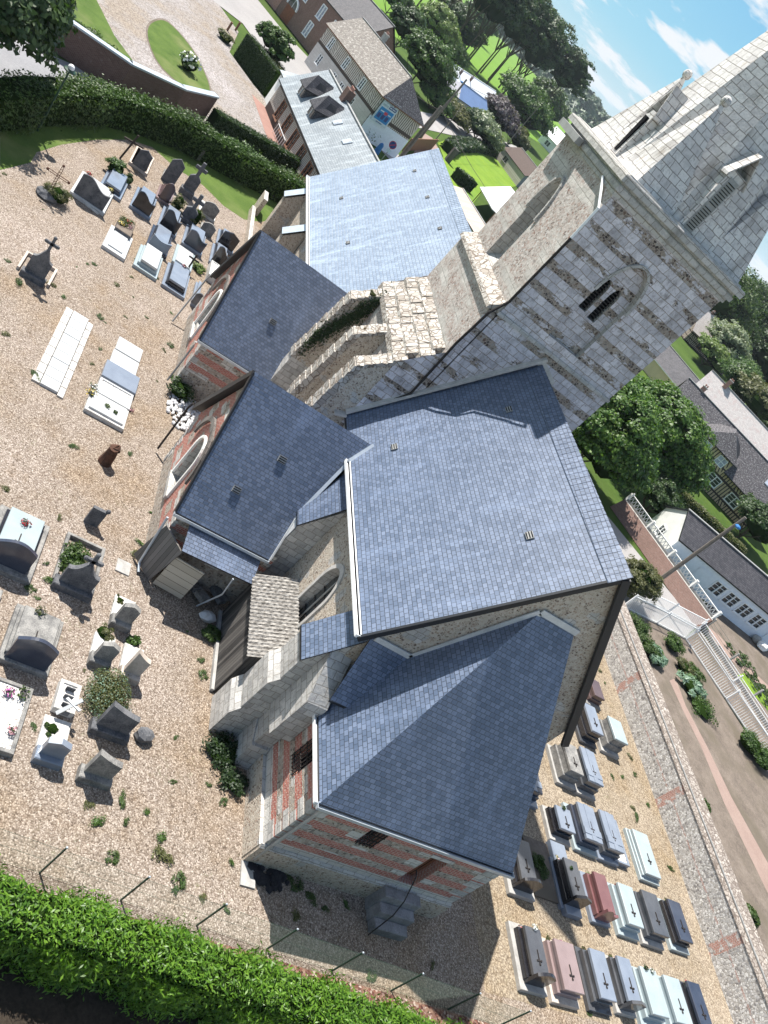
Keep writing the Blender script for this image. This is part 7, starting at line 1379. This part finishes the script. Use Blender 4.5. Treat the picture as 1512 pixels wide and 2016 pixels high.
def railing(name, label, pts, h, gap=0.13, spikes=False, mat='white_paint'):
    t = thing(name, label, 'railing', (pts[0][0], pts[0][1], 0)); 
    for i in range(len(pts)-1):
        a, b = Vector((*pts[i][:2], 0)), Vector((*pts[i+1][:2], 0)); L = (b-a).length; d = (b-a)/L
        m = MB(); m.bar(a+Z_*0.12, b+Z_*0.12, 0.05, mat); m.bar(a+Z_*(h-0.12), b+Z_*(h-0.12), 0.06, mat)
        part(m, 'rail', t); m = MB(); k = 0
        while k*gap < L: p = a+d*(k*gap); m.bar(p+Z_*0.1, p+Z_*(h+(0.12 if spikes else -0.1)), 0.032, mat); k += 1
        o = part(m, 'bars', t)
        m = MB(); m.hexa([a-d*0.1+Vector((-d.y, d.x, 0))*0.12, a-d*0.1-Vector((-d.y, d.x, 0))*0.12, b-Vector((-d.y, d.x, 0))*0.12, b+Vector((-d.y, d.x, 0))*0.12], [q_+Z_*0.1 for q_ in (a-d*0.1+Vector((-d.y, d.x, 0))*0.12, a-d*0.1-Vector((-d.y, d.x, 0))*0.12, b-Vector((-d.y, d.x, 0))*0.12, b+Vector((-d.y, d.x, 0))*0.12)], 'concrete'); part(m, 'kerb', t)
    for p in pts: m = MB(); m.bar((p[0], p[1], 0), (p[0], p[1], h+0.1), 0.1, mat); part(m, 'post', t)
    return t
railing('white_railing', 'white metal railing with spikes beside the conical yew', [(-41.9, 46.2), (-42.6, 50.8), (-43.1, 55.0)], 1.5, 0.16, True)
railing('white_gate', 'white metal railing along the far side of the steps', [(-44.4, 48.8), (-45.4, 53.8), (-46.2, 58.6)], 1.2, 0.18)
railing('white_railing', 'long white metal railing running down along the sunken lane', [(-43.0, 55.0), (-38.0, 57.4), (-33.0, 59.8), (-27.0, 62.6), (-22.0, 65.2)], 1.3, 0.2)
railing('white_railing', 'outer white railing of the sunken lane nearest the vegetable garden', [(-45.9, 58.4), (-41.0, 60.4), (-36.0, 62.4), (-30.0, 65.0), (-24.0, 67.8)], 1.0, 0.2)
cf = thing('concrete_fence', 'wire fence on grey concrete posts along the vegetable garden', 'fence', (-41, 62, 0))
for i in range(6): m = MB(); x, y = -47.0+i*3.3, 60.2+i*1.25; m.bar((x, y, 0), (x, y, 1.3), 0.14, 'concrete'); part(m, 'post', cf)
m = MB()
for z in (0.3, 0.6, 0.9, 1.2): m.bar((-47, 60.2, z), (-30.5, 66.45, z), 0.02, 'fence_wire')
part(m, 'wire', cf)
m = MB(); m.hexa([(-46.4, 59.4, 0), (-30, 65.7, 0), (-30, 66.0, 0), (-46.4, 59.7, 0)], [(-46.4, 59.4, 0.35), (-30, 65.7, 0.35), (-30, 66.0, 0.35), (-46.4, 59.7, 0.35)], 'concrete'); part(m, 'kerb', cf)
tree('conical_yew', 'dense cone shaped clipped yew beside the choir gable and white railing', 'tree', -44.2, 47.4, 3.2, 1.8, 0.15, 'leaf_olive', 160, 90, 0.15, flat=0.9)
for px, py, r, h, mt, lb in ((1250, 1240, 0.9, 0.9, 'leaf_hedge', 'green bush directly behind the end of the flint wall'), (1265, 1275, 0.8, 0.8, 'leaf_hedge', 'low green bush along the flint wall below the first bush'), (1318, 1272, 0.8, 0.9, 'leaf_tree', 'rounded green shrub below the white railing corner'), (1340, 1318, 0.7, 0.7, 'leaf_olive', 'olive green shrub in the garden bed beside the steps'), (1363, 1330, 0.65, 0.7, 'leaf_hedge', 'dark green shrub against the foot of the long railing'), (1285, 1298, 0.8, 0.7, 'leaf_artichoke', 'silvery broad leaved plant close to the flint wall'), (1355, 1358, 1.0, 0.8, 'leaf_artichoke', 'large silvery artichoke plant in the garden bed'), (1375, 1395, 1.15, 0.5, 'leaf_tree', 'spreading green plant below the artichoke'), (1465, 1470, 1.0, 1.2, 'leaf_tree', 'bright green shrub by the lower railing'), (1490, 1500, 1.0, 1.3, 'leaf_tree', 'second green shrub by the lower railing, cut by the picture edge'), (1380, 1587, 0.4, 0.4, 'leaf_hedge', 'small green plant growing from the back of the flint wall'), (1473, 1805, 0.4, 0.5, 'leaf_hedge', 'low green plant behind the lower end of the flint wall')):
    p = gp(px, py); shrub('garden_plant', lb, 'plant', p.x, p.y, h*1.1, r*1.3, mt, 1500 if 'arti' not in mt else 900, 0.13 if 'arti' not in mt else 0.34, asp=0.55 if 'arti' not in mt else 0.3)
# rows of vegetables
vg = []
for i in range(150):
    t1 = random.random(); t2 = random.random(); x, y = -46.5+t1*13+random.uniform(-.3, .3), 62.5+t1*5.0+t2*3.4
    P, N = crown_pts((x, y, 0.15), (0.3, 0.3, 0.18), 3, 20, 0.14, 0.3); vg.append((P, N))
o = leafobj('vegetable_bed', [(np.concatenate([a for a, b in vg]), np.concatenate([b for a, b in vg]), 0.18, 0.5, 'leaf_hedge')]); o['kind'] = 'stuff'; o['label'] = 'low green vegetable plants growing in the soil bed'; o['category'] = 'plants'
p = gp(1500, 1272, 0.4); m = MB(); m.blob((p.x, p.y, 0.45), 0.55, 'white_plaster', 4, 9, (1, 1.2, 0.8), 0.2); solo(m, 'white_sack', 'white sack leaning on the wall of the white building', 'sack')
p = gp(1490, 1258, 0.4); m = MB(); m.blob((p.x, p.y, 0.4), 0.5, 'concrete', 7, 9, (1, 1, 0.8), 0.2); solo(m, 'grey_sack', 'grey sack beside the white sack at the white building', 'sack')
def upole(label, x, y, h, r=0.14, lamp_=True):
    t = thing('utility_pole', label, 'pole', (x, y, 0)); m = MB(); m.tube([(x, y, 0), (x, y, h)], r*1.2, 'wood_pole', 8, r*0.8); part(m, 'pole', t)
    if lamp_: m = MB(); m.bar((x, y, h-0.9), (x+0.7, y-0.5, h-0.7), 0.06, 'zinc'); a_ = part(m, 'arm', t); m = MB(); m.blob((x+0.85, y-0.6, h-0.75), 0.28, 'blue_plastic', 2, 8, (1, 1, 0.6), 0.05); sub(m, 'lamp_head', a_)
    return t
upole('tall grey utility pole with blue lamp head rising in front of the white building', -47.6, 52.5, 9.8, 0.17)
upole('tall grey utility pole beside the crossroads behind the billboard house', -147.5, 40.0, 11.8, 0.2)
upole('thin bare pole standing on the road right of the tall utility pole', -157.0, 45.0, 7.5, 0.09, False)
upole('dark leaning post between the billboard gable and the nave roof', -121.0, 32.4, 9.0, 0.3, False)
upole('thin grey pole beside the flowering shrubs near the garden shed', -225.0, 80.0, 14, 0.13, False)
wl = thing('overhead_wires', 'thin black overhead wires crossing the village behind the nave', 'wires', (-147, 40, 9)); 
for (a, b) in (((-147.5, 40.0, 11.3), (-121, 32.4, 8.6)), ((-147.5, 40.0, 11.0), (-225, 80, 13.5)), ((-121, 32.4, 8.8), (-96, 48.0, 7.0)), ((-121, 32.4, 8.4), (-138, 18, 6.8))):
    m = MB(); pts = [tuple(Vector(a)*(1-k/8)+Vector(b)*(k/8)-Z_*(1.2*math.sin(math.pi*k/8))) for k in range(9)]; m.tube(pts, 0.03, 'iron', 4); part(m, 'wire', wl)
m = MB(); s_ = gp(745, 322); m.tube([(s_.x, s_.y, 0), (s_.x, s_.y, 3.0)], 0.05, 'lead_grey', 6); t = thing('road_sign', 'no parking road sign with round blue and red disc and white plate', 'sign', (s_.x, s_.y, 0)); part(m, 'post', t)
dn = Vector((0.9, -0.4, 0.15)).normalized()
def disc(c, r, mt, off, n=20):
    a = Vector((-dn.y, dn.x, 0)).normalized(); b = dn.cross(a); mm = MB(); mm.poly([c+dn*off+a*math.cos(2*math.pi*k/n)*r+b*math.sin(2*math.pi*k/n)*r for k in range(n)], mt); return mm
c_ = Vector((s_.x, s_.y, 2.9)); m = disc(c_, 0.5, 'poster_red', 0.06); m.v += []; part(m, 'disc_rim', t); part(disc(c_, 0.42, 'poster_navy', 0.066), 'disc', t)
m = MB(); a = Vector((-dn.y, dn.x, 0)).normalized(); b = dn.cross(a); m.bar(c_+dn*0.075-(a+b)*0.3, c_+dn*0.075+(a+b)*0.3, 0.1, 'poster_red', 0.01, up=dn); part(m, 'slash', t)
m = MB(); m.bar(c_+dn*0.06-a*0.3-Z_*0.85, c_+dn*0.06+a*0.3-Z_*0.85, 0.4, 'poster_white', 0.02, up=dn); part(m, 'plate', t)
p = gp(748, 312); m = MB(); m.lathe((p.x-1.2, p.y-0.6, 0), [(0.45, 0), (0.3, 1.3), (0.12, 1.5)], 'blue_plastic', 10); solo(m, 'blue_container', 'blue bottle shaped container beside the road sign', 'container')
hedge('green_hedge', 'leafy green hedge below the billboard gable', [(-116.5, 24.8), (-119.5, 29.5)], 1.6, 1.8, 'leaf_tree', 40, 0.3)
hedge('green_hedge', 'dark low hedge curving along the far edge of the bright lawn', gl([(878, 300), (895, 290), (930, 291), (968, 302)]), 3.0, 1.6, 'leaf_yew', 12, 0.6)
hedge('green_hedge', 'sunlit green hedge in front of the timber villa', [(-73.0, 66.0), (-70.5, 73.0), (-68.5, 80.0)], 1.6, 1.6, 'leaf_olive', 60, 0.25)
m = MB(); m.bar((-146.0, 42.3, 1.1), (-128, 33.8, 1.1), 0.12, 'wood_brown', 2.2); solo(m, 'wooden_fence', 'brown wooden board fence along the road beside the billboard house', 'fence')
hr_ = thing('garden_trellis', 'white curved metal trellis on the brick terrace', 'trellis', (-86, 12.4, 0)); m = MB()
for k in range(7): m.bar((-88+k*0.6, 11.9+k*0.15, 0), (-88+k*0.6, 11.9+k*0.15, 1.1), 0.04, 'white_paint')
m.bar((-88, 11.9, 1.1), (-84.4, 12.8, 1.1), 0.05, 'white_paint'); part(m, 'bars', hr_)
# ------------------------------------------------------------------ wider ground
sheet('meadow', [(-112, 42), (-148, 55), (-190, 76), (-212, 73), (-182, 55), (-158, 46), (-150, 46), (-128, 38.5)], 0.008, 'bright_lawn')
sheet('pink_path', [(-128, 37.5), (-152, 45.6), (-158, 44.6), (-156, 42.5), (-128, 35.5), (-110, 38.5), (-110, 40.8)], 0.012, 'pink_path')
sheet('road', [(-140, 33), (-158, 42), (-183, 55.5), (-215, 73.5), (-260, 100), (-262, 96), (-228, 75), (-200, 57), (-176, 45), (-150, 33), (-140, 26)], 0.02, 'pale_asphalt')
sheet('field', [(-255, -60), (-250, 60), (-300, 100), (-420, 190), (-560, 330), (-900, 900), (-2100, 1500), (-3200, -60)], 0.0, 'field_bright')
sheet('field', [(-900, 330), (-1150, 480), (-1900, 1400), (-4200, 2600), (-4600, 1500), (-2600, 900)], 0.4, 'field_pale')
# ------------------------------------------------------------------ trees
leafm('leaf_chestnut', (0.018, 0.055, 0.008), (0.05, 0.115, 0.015), (0.12, 0.20, 0.03))
tree('chestnut_tree', 'big round green chestnut tree right beside the church tower', 'tree', -60.0, 46.4, 10.0, 5.2, 0.7, 'leaf_chestnut', 260, 150, 0.34, lobes=((0.1, -0.1, -0.1, 0.9), (-0.35, 0.05, 0.1, 0.75), (0.3, 0.3, -0.3, 0.7)))
tree('chestnut_tree', 'dark green chestnut tree behind and right of the round one', 'tree', -68.0, 57.8, 10.6, 5.4, 0.8, 'leaf_chestnut', 240, 140, 0.36, lobes=((0, 0, 0.0, 0.88), (0.25, 0.45, -0.25, 0.7), (-0.35, -0.3, 0.1, 0.7)))
LT = [('pale_tree', 'pale silvery leaved tree between the lichen roof and the brick house roof', 735, 30, 8, 7.5, 4.6, 'leaf_pale'),
 ('willow_tree', 'light yellow green willow behind the lichen covered roof', 852, 62, 5, 11.5, 6.0, 'leaf_light'),
 ('green_tree', 'dark green tree left of the yellow green willow', 800, 62, 5, 9.0, 4.6, 'leaf_dark'),
 ('green_tree', 'bright green feathery tree in front of the blue roofed shed', 832, 130, 5, 10.0, 5.6, 'leaf_tree'),
 ('green_tree', 'olive green tree at the upper left of the willow', 880, 22, 6, 12, 7.5, 'leaf_olive'),
 ('dark_tree', 'dark tree group at the top edge above the willow', 905, 60, 6, 13, 8.5, 'leaf_dark'),
 ('green_tree', 'round mid green tree beside the top edge left of the grove', 940, 40, 9, 17, 11, 'leaf_hedge'),
 ('green_tree', 'small green tree between the willow and the white roofed building', 885, 105, 3, 7, 5, 'leaf_tree'),
 ('green_tree', 'grey green tree at the top edge right of the brick house roof', 775, 5, 4, 8, 5.5, 'leaf_hedge'),
 ('leafy_bush', 'green bush on the bank between the lichen roof and the road', 850, 205, 1, 3.5, 3.6, 'leaf_tree'),
 ('leafy_bush', 'dry olive bush on the bank beside the tall utility pole', 880, 225, 1, 3.5, 4.0, 'leaf_olive'),
 ('flowering_tree', 'white flowering tree with dark purple leaves near the garden shed', 975, 235, 3, 7.5, 5.2, 'leaf_purple'),
 ('flowering_tree', 'pale flowering shrub tree left of the purple leaved tree', 950, 255, 3, 5.5, 4.2, 'leaf_pale'),
 ('round_tree', 'broad green tree above the garden shed before the bright field', 1015, 225, 4, 13, 10.0, 'leaf_tree'),
 ('round_tree', 'darker round tree right of the broad green tree at the field edge', 1065, 215, 5, 16, 10.5, 'leaf_hedge'),
 ('small_conifer', 'yellowish round conifer left of the garden shed', 1008, 275, 2, 5.5, 3.6, 'leaf_olive'),
 ('small_conifer', 'dark green column shaped bush beside the road bend', 930, 250, 2, 5.0, 3.2, 'leaf_dark'),
 ('birch_tree', 'feathery grey green tree in front of the mossy white roofed cottage', 1420, 690, 5, 11, 6.0, 'leaf_pale'),
 ('leafy_bush', 'bright green rounded bush between the cottage and the pale roofed house', 1392, 708, 2, 6.0, 4.8, 'leaf_light'),
 ('leafy_tree', 'mixed green tree behind the pale roofed house', 1450, 760, 4, 8.5, 5.6, 'leaf_tree'),
 ('leafy_tree', 'olive brown leaved tree at the right edge above the pale roof', 1490, 800, 5, 9.5, 6.2, 'leaf_olive'),
 ('leafy_tree', 'green tree at the right edge below the brownish one', 1520, 850, 4, 7.5, 5.0, 'leaf_hedge'),
 ('dark_tree', 'very dark tree filling the corner right of the tower', 1440, 640, 8, 21, 12.0, 'leaf_dark'),
 ('dark_tree', 'dark tree with sunlit top just under the tower cornice', 1400, 600, 9, 20, 11.0, 'leaf_hedge'),
 ('dark_tree', 'tall dark tree at the right edge near the wooded hill', 1490, 650, 8, 22, 13.0, 'leaf_dark'),
 ('dark_tree', 'dark spreading tree behind the mossy roof at the right edge', 1500, 730, 6, 16, 9.5, 'leaf_dark'),
 ('hedge_tree', 'dark green leafy tree at the right edge above the white building', 1490, 1030, 3, 5.2, 3.0, 'leaf_dark'),
 ('hedge_tree', 'ivy covered dark bush beside the gable of the white building', 1292, 985, 2, 4.0, 2.2, 'leaf_dark'),
 ('hedge_tree', 'green bush with large leaves at the corner of the timber villa', 1495, 1000, 2, 4.2, 2.4, 'leaf_tree')]
for nm, lb, px, py, zc, h, r, mt in LT:
    p = gp(px, py, zc); dist = p.length; lf = max(0.22, dist*0.0028)
    r *= 1.35; h *= 1.2; t = tree(nm, lb, 'tree', p.x, p.y, h, r, h*0.08, mt, 110, 95, lf, lobes=((-0.25, 0.1, 0, 0.8), (0.3, -0.2, 0.05, 0.75), (0.05, 0.3, -0.2, 0.75)))
# grove of tall trees with bare trunks
rg = random.Random(21)
places = [(-322+rg.uniform(-6, 6)-k*8, 60+k*8.5+rg.uniform(-4, 4)) for k in range(10)]+[(-350+rg.uniform(-6, 6)-k*9, 58+k*9.8+rg.uniform(-5, 5)) for k in range(9)]
LG = ['leftmost', 'second', 'third', 'fourth', 'fifth', 'sixth', 'seventh', 'eighth', 'ninth', 'tenth']
for i, (x, y) in enumerate(places):
    row = 'front' if i < 10 else 'back'; h = 36+rg.uniform(-2, 3)
    tree('grove_tree', f'tall dark tree with long bare trunk, {LG[i % 10]} in the {row} row of the grove', 'tree', x, y, h, 11.0+rg.uniform(-1, 1.5), 15+rg.uniform(-2, 1.5), 'leaf_dark', 75, 75, 1.0, trunk=0.42, group='tall trees of the grove before the fields', lobes=((0, 0, 0, 1),), flat=0.6)
# hills with woods
def hill(name, pts, h, wdt, seed, mat, label):
    """wooded ridge along pts: a lumpy canopy surface"""
    pts = [Vector((*p, 0)) for p in pts]; r_ = np.random.default_rng(seed); n_u, n_v = 150, 34; V, F = [], []
    L = [(pts[i+1]-pts[i]).length for i in range(len(pts)-1)]; T = sum(L)
    ph = r_.uniform(0, 6.28, (40, 2)); fr = r_.uniform(0.02, 0.28, (40, 2)); am = 0.9/np.linspace(1, 6, 40)
    for i in range(n_u):
        s = T*i/(n_u-1); k = 0
        while k < len(L)-1 and s > L[k]: s -= L[k]; k += 1
        d = (pts[k+1]-pts[k]).normalized(); p = pts[k]+d*s; nn = Vector((-d.y, d.x, 0)); e = min(1, min(i, n_u-1-i)/10)
        for j in range(n_v):
            t = j/(n_v-1); q = p+nn*((t-0.5)*wdt); b = min(1, min(t, 1-t)*9)**0.5*0.35+0.65*math.sin(math.pi*t)
            w = float((am*np.sin(q.x*fr[:, 0]+ph[:, 0])*np.sin(q.y*fr[:, 1]+ph[:, 1])).sum()); z = (h*b*(0.75+0.25*math.sin(s*0.004+seed))*e+w*3.2*min(1, b*2)*e)*(1 if 0 < j < n_v-1 else 0)-1
            V.append((q.x+w*2, q.y, z))
    for i in range(n_u-1):
        for j in range(n_v-1): F.append((i*n_v+j, (i+1)*n_v+j, (i+1)*n_v+j+1, i*n_v+j+1))
    m = MB(); m.v = V; m.f = F; m.m = [0]*len(F); m.mats = [mat]; o = m.build(name); o['kind'] = 'stuff'; o['label'] = label; o['category'] = 'wood'; recenter(o)
    # leafy canopy over it
    Va = np.array(V).reshape(n_u, n_v, 3); cnt = 26000; a = r_.uniform(0, n_u-1.01, cnt); b = r_.uniform(0, n_v-1.01, cnt); i0 = a.astype(int); j0 = b.astype(int); fa = (a-i0)[:, None]; fb = (b-j0)[:, None]
    P = Va[i0, j0]*(1-fa)*(1-fb)+Va[i0+1, j0]*fa*(1-fb)+Va[i0, j0+1]*(1-fa)*fb+Va[i0+1, j0+1]*fa*fb; P[:, 2] += r_.uniform(-1, 2.5, cnt)
    o2 = leafobj('canopy', [(P, np.tile([[0.2, 0, 1.0]], (cnt, 1)), 6.5, 0.8, mat)]); put(o2, o)
leafm('leaf_wood', (0.02, 0.045, 0.018), (0.04, 0.075, 0.03), (0.075, 0.12, 0.045), trans=0)
hill('wooded_hill', [(-1250, 440), (-1500, 570), (-1900, 740)], 44, 300, 3, 'leaf_wood', 'dark rounded wooded hill above the pale field')
hill('wooded_hill', [(-2500, 1080), (-3600, 1700), (-4400, 2300)], 48, 500, 9, 'leaf_wood', 'distant bluish wooded ridge on the horizon')
hill('wooded_hill', [(-900, 690), (-1000, 950), (-900, 1400)], 30, 330, 5, 'leaf_wood', 'wooded hillside at the right edge behind the tower')
# haze
hm_ = bpy.data.materials.new('haze_mat'); hm_.use_nodes = True; hm_.node_tree.nodes.clear(); vo_ = hm_.node_tree.nodes.new('ShaderNodeVolumePrincipled'); vo_.inputs['Color'].default_value = (0.80, 0.90, 1.0, 1); vo_.inputs['Density'].default_value = 0.00009; vo_.inputs['Anisotropy'].default_value = 0.0
ou_ = hm_.node_tree.nodes.new('ShaderNodeOutputMaterial'); hm_.node_tree.links.new(vo_.outputs[0], ou_.inputs['Volume']); MATS['haze_mat'] = hm_
hz_ = MB(); hz_.box(-5400, 500, -5400, 5400, -2.0, 150, 'haze_mat'); HAZE = hz_.build('haze'); HAZE['kind'] = 'stuff'
